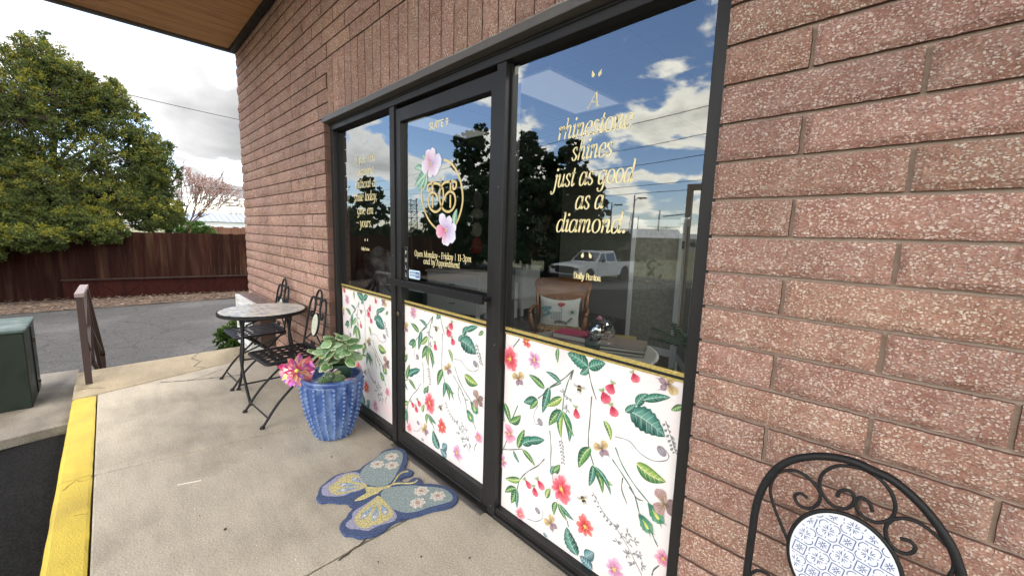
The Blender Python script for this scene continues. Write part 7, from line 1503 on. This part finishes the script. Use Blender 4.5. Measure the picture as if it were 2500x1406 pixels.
b.build('cushion_print', M_['print'], co_)
# round painted table with books
rt_ = thing('round_table', 'round grey painted table with a rope edge just inside the wide window', 'table', (-.985, .87, .012))
GP = mat('grey table paint', (.20, .20, .18), (.26, .26, .235), 8, .35); b = MB(); b.lathe([(0, .68), (.40, .68), (.425, .692), (.43, .70), (.425, .708), (.40, .708), (0, .708)], 64); b.build('table_top', GP, rt_, smooth=True, ang=30)
b = MB(); n = 90
for i in range(n): a = 2*math.pi*i/n; b.ell((.432*math.cos(a), .432*math.sin(a), .695), (.012, .018, .011), 6, 5, M=Matrix.Rotation(a+.5, 3, 'Z'))
b.build('rope_edge', mat('pale rope moulding', (.36, .36, .34), rough=.5), rt_, smooth=True)
b = MB(); b.lathe([(.24, 0), (.22, .03), (.07, .06), (.05, .2), (.07, .3), (.045, .5), (.09, .679)], 24); b.build('pedestal', GP, rt_, smooth=True)
def book(label, x, y, z, w, d, h, rz, c, pc=(.62, .60, .55), grp=None, nm='book'):
    t = thing(nm, label, 'book', (x, y, z), R(rz), grp); b = MB(); b.box(-w/2+.004, w/2-.006, -d/2+.004, d/2-.004, .003, h-.003); b.build('pages', mat('paper', pc, rough=.8), t)
    b = MB(); b.box(-w/2, w/2, -d/2, d/2, 0, .003); b.box(-w/2, w/2, -d/2, d/2, h-.003, h); b.box(-w/2, -w/2+.003, -d/2, d/2, .0031, h-.0031); b.build('cover', mat('book cover', c, tuple(q*.6+.05 for q in c), 9, .3, contrast=2), t)
ZT = .7202
g_ = 'books and magazines lying on the round table'
book('largest dark magazine, bottom of the stack at the right edge of the round table', -.80, .98, ZT, .30, .22, .018, 22, (.06, .055, .04), grp=g_)
book('dark hardback in the middle of the stack by the right edge of the round table', -.79, .985, ZT+.0185, .28, .21, .022, 24, (.03, .03, .03), grp=g_)
book('magazine with a greyish photo cover, topmost of the stack on the round table', -.785, .98, ZT+.041, .27, .205, .012, 20, (.16, .12, .10), grp=g_)
book('bright pink hardback lying at the back left of the round table', -1.16, 1.0, ZT, .25, .18, .035, 8, (.36, .03, .09), grp=g_)
book('black booklet with white lettering in front of the pink hardback', -1.11, .78, ZT, .17, .13, .012, -14, (.025, .025, .025), grp=g_)
book('mustard yellow book behind the mirror-ball planter', -.93, 1.22, ZT, .20, .12, .014, 30, (.20, .15, .03), grp=g_)
cs_ = thing('coaster_stack', 'stack of dark green round coasters in front of the mirror-ball planter', 'coasters', (-.905, .83, ZT)); b = MB()
for i in range(5): b.lathe([(0, .001), (.046, .001), (.048, .004), (.046, .008), (0, .008)], 28, (rnd.uniform(-.002, .002), rnd.uniform(-.002, .002), i*.0095))
b.build('coasters', mat('dark green coaster', (.02, .035, .03), (.05, .07, .06), 60, .5), cs_)
db = thing('mirror_ball_planter', 'cut-off mirror ball used as a planter on the round table', 'planter', (-.955, 1.0, ZT)); b = MB()
RB = .088; nt_ = 11
for j in range(nt_):
    t0 = math.pi*(.10+.68*j/nt_); t1 = math.pi*(.10+.68*(j+1)/nt_); k = max(6, int(26*math.sin((t0+t1)/2)))
    for i in range(k):
        a0, a1 = 2*math.pi*(i+.04)/k, 2*math.pi*(i+.96)/k; ta, tb_ = t0+.012, t1-.012
        vs = [(RB*math.sin(t)*math.cos(a), RB*math.sin(t)*math.sin(a), RB*.93-RB*math.cos(t)) for t, a in ((ta, a0), (ta, a1), (tb_, a1), (tb_, a0))]
        c = sum((Vector(v) for v in vs), Vector())/4; w = Vector((rnd.gauss(0, .0012), rnd.gauss(0, .0012), rnd.gauss(0, .0012)))
        b.add([Vector(v)+(w if q else -w) for q, v in enumerate(vs)], [(0, 1, 2, 3)])
b.build('mirror_tiles', mat('mirror tile', (.85, .87, .88), rough=.06, metal=1), db); b = MB(); b.ell((0, 0, RB*.93), (RB*.985,)*3, 28, 16); b.build('ball', mat('ball core', (.06, .06, .06), rough=.5), db, smooth=True)
ht = thing('small_succulent', 'small dark leafy plant with a pink bloom in the mirror-ball planter', 'potted plant', (-.955, 1.0, ZT+.13)); b = MB(); rr = random.Random(2)
for i in range(150):
    a, e = rr.uniform(0, 6.28), rr.uniform(.1, 1.2); d = Vector((math.cos(a)*math.cos(e), math.sin(a)*math.cos(e), math.sin(e)*.6)); p = d*rr.uniform(.03, .09); s_ = d.cross(Vector((rr.random(), rr.random(), rr.random()))).normalized(); L_ = rr.uniform(.012, .028); c = rr.choice(((.02, .04, .02), (.04, .07, .03), (.10, .11, .05)))
    b.add([p, p+d*L_*.5+s_*.004, p+d*L_, p+d*L_*.5-s_*.004], [(0, 1, 2, 3)], 0, c)
b.build('leaves', M_['leaf_dark'], ht); b = MB(); b.ell((.0, -.03, .045), (.018, .014, .016), 8, 6, amp=.5); b.build('blossom', mat('pink blossom', (.55, .20, .26), rough=.6), ht)
# folding screen
fsn = thing('folding_screen', 'white framed folding screen with pale lace panels behind the round table', 'folding screen', (-1.6, 3.0, .012))
SW = mat('whitewashed frame', (.62, .65, .67), (.72, .75, .77), 12, .6, stretch=(1, 1, .2)); LC = mat('lace panel', (.20, .20, .17), (.30, .30, .25), 26, .9, contrast=2)
def leafp(x0, y0, x1, y1, grp):
    L_ = math.hypot(x1-x0, y1-y0); Mx = Matrix.Translation((x0, y0, 0)) @ Matrix.Rotation(math.atan2(y1-y0, x1-x0), 4, 'Z')
    b = MB()
    for q in ((0, .05, 0, 1.62), (L_-.05, L_, 0, 1.62)): b.box(q[0], q[1], -.012, .012, q[2], q[3], M=Mx, bv=.002)
    b.box(.051, L_-.051, -.010, .010, .12, .20, M=Mx); b.box(.051, L_-.051, -.010, .010, 1.53, 1.60, M=Mx); o = b.build('frame', SW, fsn)
    b = MB(); b.box(.051, L_-.051, -.004, .004, .201, 1.529, M=Mx); b.build('panel', LC, fsn)
leafp(-.27, .0, .31, .03, 0); leafp(.33, .02, .62, -.42, 1); leafp(.64, -.42, 1.05, -.1, 2)
h = MB()
for z in (.35, 1.3): h.box(.305, .335, -.006, .02, z, z+.08)
h.build('hinge', KN, fsn)
# plant leaf poking in by the right jamb
fp = thing('fern_plant', 'dark leafy houseplant peeping in at the right edge of the wide window', 'houseplant', (-.18, .42, .012)); b = MB(); b.lathe([(.09, 0), (.12, .24), (.125, .26), (.11, .25), (0, .24)], 24); b.build('pot', KN, fp, smooth=True)
lf2 = MB()
for a, e, L_ in ((2.9, .15, .20), (3.2, -.05, .17), (3.5, .3, .16), (2.5, .4, .15), (1.2, .6, .2), (5.2, .5, .2), (4.3, .2, .15)):
    d = Vector((math.cos(a)*math.cos(e), math.sin(a)*math.cos(e), math.sin(e))); s_ = Vector((0, 0, 1)).cross(d).normalized(); p0 = Vector((0, 0, .98)); lf2.tube([Vector((0, 0, .25)), Vector((0, 0, .7)), p0], .005, 5, c=(.03, .06, .02))
    for i in range(7):
        for sg in (1, -1):
            q = p0+d*L_*(.15+i*.12); t = (d*.6+s_*sg*.9+Vector((0, 0, -.25))).normalized(); l = .05*(1-.08*i); w = d*.007; lf2.add([q-w, q+t*l*.5-w*1.4, q+t*l, q+t*l*.5+w*1.4, q+w], [(0, 1, 2, 3, 4)], 0, (.012, .03, .012))
    lf2.tube([p0, p0+d*L_], [.004, .002], 5, c=(.03, .06, .02))
lf2.build('fronds', M_['leaf_dark'], fp)
# bundle under clear plastic, seen through the narrow window
bp_ = thing('wrapped_bundle', 'bulky bundle under crumpled clear plastic behind the narrow window', 'bundle', (-5.05, 1.62, .012), R(20)); b = MB(); b.box(-.28, .28, -.3, .3, 0, .62, bv=.02); b.build('crate', GW, bp_)
PLm = mat('crumpled plastic', (.16, .17, .18), (.42, .44, .46), 9, .12, bump=.03, bscale=9, contrast=1.6); b = MB(); b.ell((0, 0, .80), (.30, .33, .30), 36, 24, amp=.5, fr=2.6); b.build('plastic_sheet', PLm, bp_, smooth=True)
# ------------------------------------------------------------- the far side of the lot, seen in the glass
def pick():
    x, y, rz = -12.25, -17.9, R(92)
    t = thing('pickup_truck', 'white crew cab pickup truck parked on the lot, reflected in the wide window', 'pickup truck', (x, y, gz(x, y)), rz)
    Wt = mat('white car paint', (.62, .63, .64), rough=.25, coat=.8); BK = mat('black plastic', (.015, .015, .016), rough=.5); GLs = mat('car glass', (.012, .014, .016), rough=.05, coat=1); CHr = mat('chrome', (.6, .6, .6), rough=.15, metal=1)
    w = .94
    def side(pts, h0, h1, nm, m_, bv=0):
        b = MB(); P = pts; n = len(P)
        vs = [(a, -h0-(h1-h0)*0, c) for a, c in P]+[(a, h0, c) for a, c in P]; T = [tuple(q) for q in tessellate_polygon([[Vector((a, c, 0)) for a, c in P]])]
        b.add(vs, T+[tuple(i+n for i in q[::-1]) for q in T]+[(i, (i+1) % n, n+(i+1) % n, n+i) for i in range(n)]); return fix(b.build(nm, m_, t, smooth=True, ang=35))
    def arch(cx, r=.46): return [(cx+r*math.cos(a), .42+r*math.sin(a)) for a in [math.pi*i/10 for i in range(11)]]
    body = [(2.70, .45)]+[(2.12+.02, .42)] + arch(1.68)[0:11] + [(1.2, .38), (-1.2, .38)] + arch(-1.72)[0:11] + [(-2.25, .42), (-2.72, .5), (-2.75, 1.12), (-.95, 1.12), (-.9, 1.16), (.85, 1.14), (1.1, 1.12), (2.45, 1.02), (2.68, .92)]
    side(body, w, w, 'body', Wt)
    # greenhouse
    b = MB(); lo = [(1.05, .88), (-.92, .88)]; 
    vs = [(1.10, -.88, 1.13), (1.10, .88, 1.13), (-.95, .88, 1.13), (-.95, -.88, 1.13), (.42, -.72, 1.70), (.42, .72, 1.70), (-.78, .72, 1.72), (-.78, -.72, 1.72)]
    b.add(vs, [(0, 3, 7, 4), (1, 5, 6, 2), (0, 4, 5, 1), (2, 6, 7, 3), (4, 7, 6, 5)]); b.box(.40, -.80, -.73, .73, 1.70, 1.745) if False else b.box(-.80, .42, -.73, .73, 1.70, 1.75, bv=.03); cab = fix(b.build('cab', Wt, t))
    gl_ = MB()
    for sy in (-1, 1):
        def Q(u, v): return (u, sy*(.885-(v-1.13)*.28+.004), v)
        gl_.add([Q(.92, 1.18), Q(.18, 1.18), Q(.18, 1.64), Q(.46, 1.64)], [(0, 1, 2, 3)]); gl_.add([Q(.08, 1.18), Q(-.80, 1.18), Q(-.72, 1.64), Q(.08, 1.64)], [(0, 1, 2, 3)])
    gl_.add([(1.045, -.80, 1.19), (1.045, .80, 1.19), (.50, .68, 1.66), (.50, -.68, 1.66)], [(0, 1, 2, 3)]); gl_.add([(-.93, -.78, 1.2), (-.93, .78, 1.2), (-.80, .66, 1.64), (-.80, -.66, 1.64)], [(0, 1, 2, 3)])
    gl_.build('windows', GLs, cab)
    b = MB(); b.box(-2.68, -1.0, -.80, .80, 1.0, 1.125); b.build('bed_floor', BK, t)
    b = MB(); b.box(2.66, 2.74, -.60, .60, .62, .98, bv=.02); b.box(2.60, 2.80, -.93, .93, .40, .56, bv=.03); b.build('grille', BK, t)
    for sy in (-1, 1):
        b = MB(); b.box(2.55, 2.73, sy*.64 if sy > 0 else -.91, .91 if sy > 0 else -.64, .80, .96, bv=.02); b.build('headlight', CHr, t)
        b = MB(); b.box(.60, .78, min(sy*.95, sy*1.14), max(sy*.95, sy*1.14), 1.16, 1.34, bv=.03); b.build('mirror', BK, t)
        b = MB()
        for x0 in (.30, -.62): b.box(x0, x0+.16, min(sy*.942, sy*.965), max(sy*.942, sy*.965), .98, 1.01, bv=.004)
        b.build('door_handle', BK, t)
        for cx in (1.68, -1.72):
            b = MB(); b.lathe([(.22, -.11), (.37, -.11), (.39, -.08), (.39, .08), (.37, .11), (.22, .11)], 32); M4 = Matrix.Translation((cx, sy*.83, .39)) @ Matrix.Rotation(R(90), 4, 'X'); b.v = [M4 @ v for v in b.v]; wh = b.build('wheel', mat('tyre', (.012, .012, .012), rough=.85), t, smooth=True, ang=30)
            b = MB(); b.lathe([(0, -.09), (.06, -.09)], 12); b.lathe([(.22, -.08), (0, -.05), ], 24); b.lathe([(.22, .08), (0, .05)], 24)
            b.v = [M4 @ v for v in b.v]; b.build('rim', mat('alloy rim', (.30, .30, .31), rough=.3, metal=.8), wh)
    # plate and seams
    b = MB()
    for x0 in (.98, .13, -.92):
        for sy in (-1, 1): b.box(x0-.006, x0+.006, sy*.9405 if sy > 0 else -.9425, .9425 if sy > 0 else -.9405, .45, 1.12)
    b.build('door_seam', BK, t)
pick()
PN = [(.045, .075, .035), (.06, .095, .04), (.032, .058, .03)]
def pine(name, label, x, y, h, r, seed, z0=-1.3, n=1300):
    rr = random.Random(seed); bl = []; k = int(h*1.6)
    for i in range(k):
        u = i/k; zz = z0+h*(.16+.80*u); q = r*(1-u)**.7*rr.uniform(.75, 1.1)+.25; a = rr.uniform(0, 6.28); o = q*.45
        bl.append((x+math.cos(a)*o, y+math.sin(a)*o, zz, q*.85, q*.85, h/k*.8, .5+q/r*.9))
    return tree(name, label, 'tree', (x, y, z0), bl, n, .17, PN, .18, seed, 'dark pines across the lot', M_['leaf_dark'], up_=.25)
pine('pine_tree', 'tall dark pine reflected in the door glass, broadest of the row', -19.6, -15.2, 9.8, 3.38, 21)
pine('pine_tree', 'dark pine reflected at the left edge of the wide window, with an open ragged top', -17.4, -17.6, 9.5, 3.12, 22)
pine('pine_tree', 'dark pine with loose layered limbs reflected behind the second line of the window verse', -15.9, -20.6, 9.2, 3.25, 23)
pine('pine_tree', 'slimmer dark pine reflected behind the third line of the window verse', -17.9, -20.4, 8.5, 2.60, 24)
pine('pine_tree', 'small pointed dark pine reflected in the narrow window', -26.6, -11.6, 6.5, 2.47, 25)
pine('pine_tree', 'low dark pine at the left end of the row, reflected low in the narrow window', -24.5, -8.6, 4.8, 2.34, 26)
pine('pine_tree', 'bushy dark pine reflected beside the gold emblem', -23.4, -16.3, 5.8, 2.99, 27)
pine('pine_tree', 'dark pine filling the gap behind the door frame, reflected left of the window verse', -18.6, -16.6, 8.4, 2.6, 28)
pine('pine_tree', 'lower dark pine at the right end of the row, reflected beside the word good', -14.6, -21.6, 6.8, 2.6, 29)
WPm = mat('weathered pole wood', (.09, .07, .055), (.15, .12, .10), 8, .9, stretch=(1, 1, .1)); ST = mat('galvanised steel', (.13, .13, .14), rough=.5, metal=.6); BP = mat('brown painted post', (.13, .085, .055), (.17, .11, .075), 9, .6)
def pole(label, x, y, h, kind, grp):
    z0 = gz(x, y)-.02; t = thing('light_pole' if kind != 'u' else 'utility_pole', label, 'light pole' if kind != 'u' else 'utility pole', (x, y, z0), 0, grp)
    b = MB(); b.tube([(0, 0, 0), (0, 0, h)], [.10, .07], 10); b.build('pole', WPm if kind == 'u' else ST, t, smooth=True)
    if kind == 'l':
        b = MB(); b.tube([(0, 0, h-.6), (.5, .15, h-.25), (1.0, .3, h-.35)], .04, 6); b.box(.7, 1.5, .1, .5, h-.42, h-.28, bv=.02); b.build('lamp_head', ST, t)
        b = MB(); b.tube([(-.25, 0, 0), (-.1, 0, h*.75)], .03, 6); b.tube([(-.65, 0, 0), (-.25, 0, h*.75)], .03, 6)
        for i in range(7): u = i/7; b.tube([(-.25+.15*u, 0, h*.75*u), (-.65+.4*u, 0, h*.75*(u+.1))], .018, 4)
        b.build('ladder_brace', ST, t)
    if kind == 'u': b = MB(); b.box(-1.1, 1.1, -.06, .06, h-.5, h-.38); b.box(-.2, .2, -.3, -.1, h-1.6, h-.9, bv=.05); b.build('crossarm', WPm, t)
g1 = 'light poles along the field'
pole('tall light pole with a lamp arm reflected beside the word diamond', -21.1, -38.1, 7.3, 'l', g1); pole('light pole with a lamp arm reflected above the word diamond', -25.7, -41.2, 7.0, 'l', g1)
pole('plain pole in the middle of the reflected field, tallest of the three plain ones', -25.1, -52.9, 6.8, 'p', g1); pole('thin plain pole reflected close to the tall lamp', -37, -69.3, 6.9, 'p', g1); pole('thin plain pole far out in the reflected field', -33.5, -70.5, 6.9, 'p', g1)
g2 = 'wooden utility poles on the horizon'
pole('far utility pole reflected above the pale buildings', -36.5, -80.7, 5.5, 'u', g2); pole('far utility pole reflected next to the brown sign post', -33.4, -82, 6.4, 'u', g2)
pole('near utility pole standing among the reflected pines', -20.4, -21.5, 9.3, 'u', 'utility poles by the pines')
for i, (z, sag, y) in enumerate(((8.2, .6, -24), (6.9, .5, -24), (5.6, .5, -25), (5.0, .45, -25), (9.6, .7, -23))):
    cable(((-75, y-12, z+.6), (30, y+6, z-.2), sag), .020, ('highest', 'second highest', 'third', 'fourth', 'uppermost far')[i]+' of the cables strung past the pines, reflected in the windows', 'cables strung past the pines')
# brown sign frame near the kerb of the lot
sg = thing('sign_frame', 'brown square tube sign frame on the lot, reflected beside the right window jamb', 'sign frame', (-2.9, -6.96, gz(-2.9, -6.96)))
b = MB(); b.box(-.05, .05, -.05, .05, 0, 2.98, bv=.005); b.build('post', BP, sg); b = MB(); b.box(2.25, 2.35, -.05, .05, 0, 2.98, bv=.005); b.build('post', BP, sg); b = MB(); b.box(.051, 2.249, -.05, .05, 2.86, 2.98, bv=.005); b.build('crossbar', BP, sg)
# light arm
ba = thing('barrier_arm', 'long dark barrier arm over the field reflected left of the brown sign frame', 'barrier', (-14.4, -35.7, -1.45)); b = MB(); b.tube([(0, 0, 5.15), (-1.9, .8, 4.9)], .05, 6); b.build('arm', ST, ba); b = MB(); b.tube([(0, 0, 0), (0, 0, 5.2)], .09, 8); b.build('post', ST, ba)
# low buildings across the field
def lowb(label, x, y, L_, D_, h, rz, cw, cr2, z0=-1.45, nw=4):
    t = thing('low_building', label, 'building', (x, y, z0), rz); b = MB(); b.box(-L_/2, L_/2, -D_/2, D_/2, -.3, h); b.build('wall', mat('building wall', cw, rough=.8), t)
    b = MB(); b.add([(-L_/2-.3, -D_/2-.3, h), (L_/2+.3, -D_/2-.3, h), (L_/2+.3, D_/2+.3, h), (-L_/2-.3, D_/2+.3, h), (-L_/2, 0, h+D_*.16), (L_/2, 0, h+D_*.16)], [(0, 1, 5, 4), (2, 3, 4, 5), (1, 2, 5), (3, 0, 4), (0, 3, 2, 1)]); b.build('roof', mat('building roof', cr2, rough=.6), t)
    for i in range(nw):
        x0 = -L_/2+L_*(i+.5)/nw; b = MB(); b.box(x0-.6, x0+.6, D_/2, D_/2+.04, h*.35, h*.75); b.box(x0-.6, x0+.6, -D_/2-.04, -D_/2, h*.35, h*.75); b.build('window', GLD, t)
GLD = mat('dark window', (.03, .035, .04), rough=.2)
lowb('low brown building with a pale roof reflected behind the pickup truck', -33, -50, 22, 8, 2.9, R(-28), (.12, .10, .08), (.42, .42, .42))
lowb('long white building far across the field reflected right of the poles', -48, -98, 26, 8, 2.9, R(-22), (.42, .42, .40), (.36, .36, .36))
lowb('pale flat building furthest across the field reflected beside the sign frame', -30, -104, 16, 8, 2.6, R(-15), (.50, .50, .48), (.40, .40, .40))
tr = random.Random(4)
tm = MB()
for i in range(260):
    u = tr.uniform(0, 1); a = R(2+78*u); d = tr.uniform(118, 150); p = Vector((-math.sin(a)*d, -math.cos(a)*d, -1.6)); h = tr.uniform(1.2, 4.0)
    sprays(tm, p+Vector((0, 0, h*.6)), (3.0, 3.0, h*.6), 24, .9, [(.05, .06, .03), (.07, .07, .035), (.035, .05, .025)], tr)
tag(tm.build('distant_treeline', M_['leaf_dark']), kind='stuff')
tree('round_shrub', 'small round shrub behind the tailgate of the pickup truck', 'bush', (-11.3, -23.4, -1.4), [(-11.3, -23.4, -.6, .6, .6, .65)], 500, .09, [(.04, .07, .02), (.06, .09, .03)], .04, 31)
mc = thing('kerb_stone', 'pale concrete kerb at the edge of the grass beyond the pickup truck', 'kerb', (-10, -21.6, -1.33), world=True); b = MB(); b.box(-40, 10, -21.7, -21.55, -1.40, -1.18, bv=.01); b.build('stone', M_['slab'], mc)
# lattice mast and yellow sign seen left of the emblem
lm = thing('lattice_mast', 'grey lattice mast reflected left of the gold emblem', 'mast', (-51.1, -29.3, -1.4)); b = MB(); 
for sx in (-1, 1):
    for sy in (-1, 1): b.tube([(sx*.9, sy*.9, 0), (sx*.7, sy*.7, 7.4)], .06, 4)
for i in range(8):
    z = i*.92
    for sx in (-1, 1): b.tube([(sx*.88, -.88, z), (-sx*.85, -.86, z+.92)], .035, 4); b.tube([(sx*.88, .88, z), (sx*.86, -.86, z+.92)], .035, 4)
    b.tube([(-.9, -.9, z), (.9, -.9, z), (.9, .9, z), (-.9, .9, z)], .04, 4, closed=True)
b.build('lattice', ST, lm)
for o in list(bpy.data.objects):
    if '_o' in o: del o['_o']
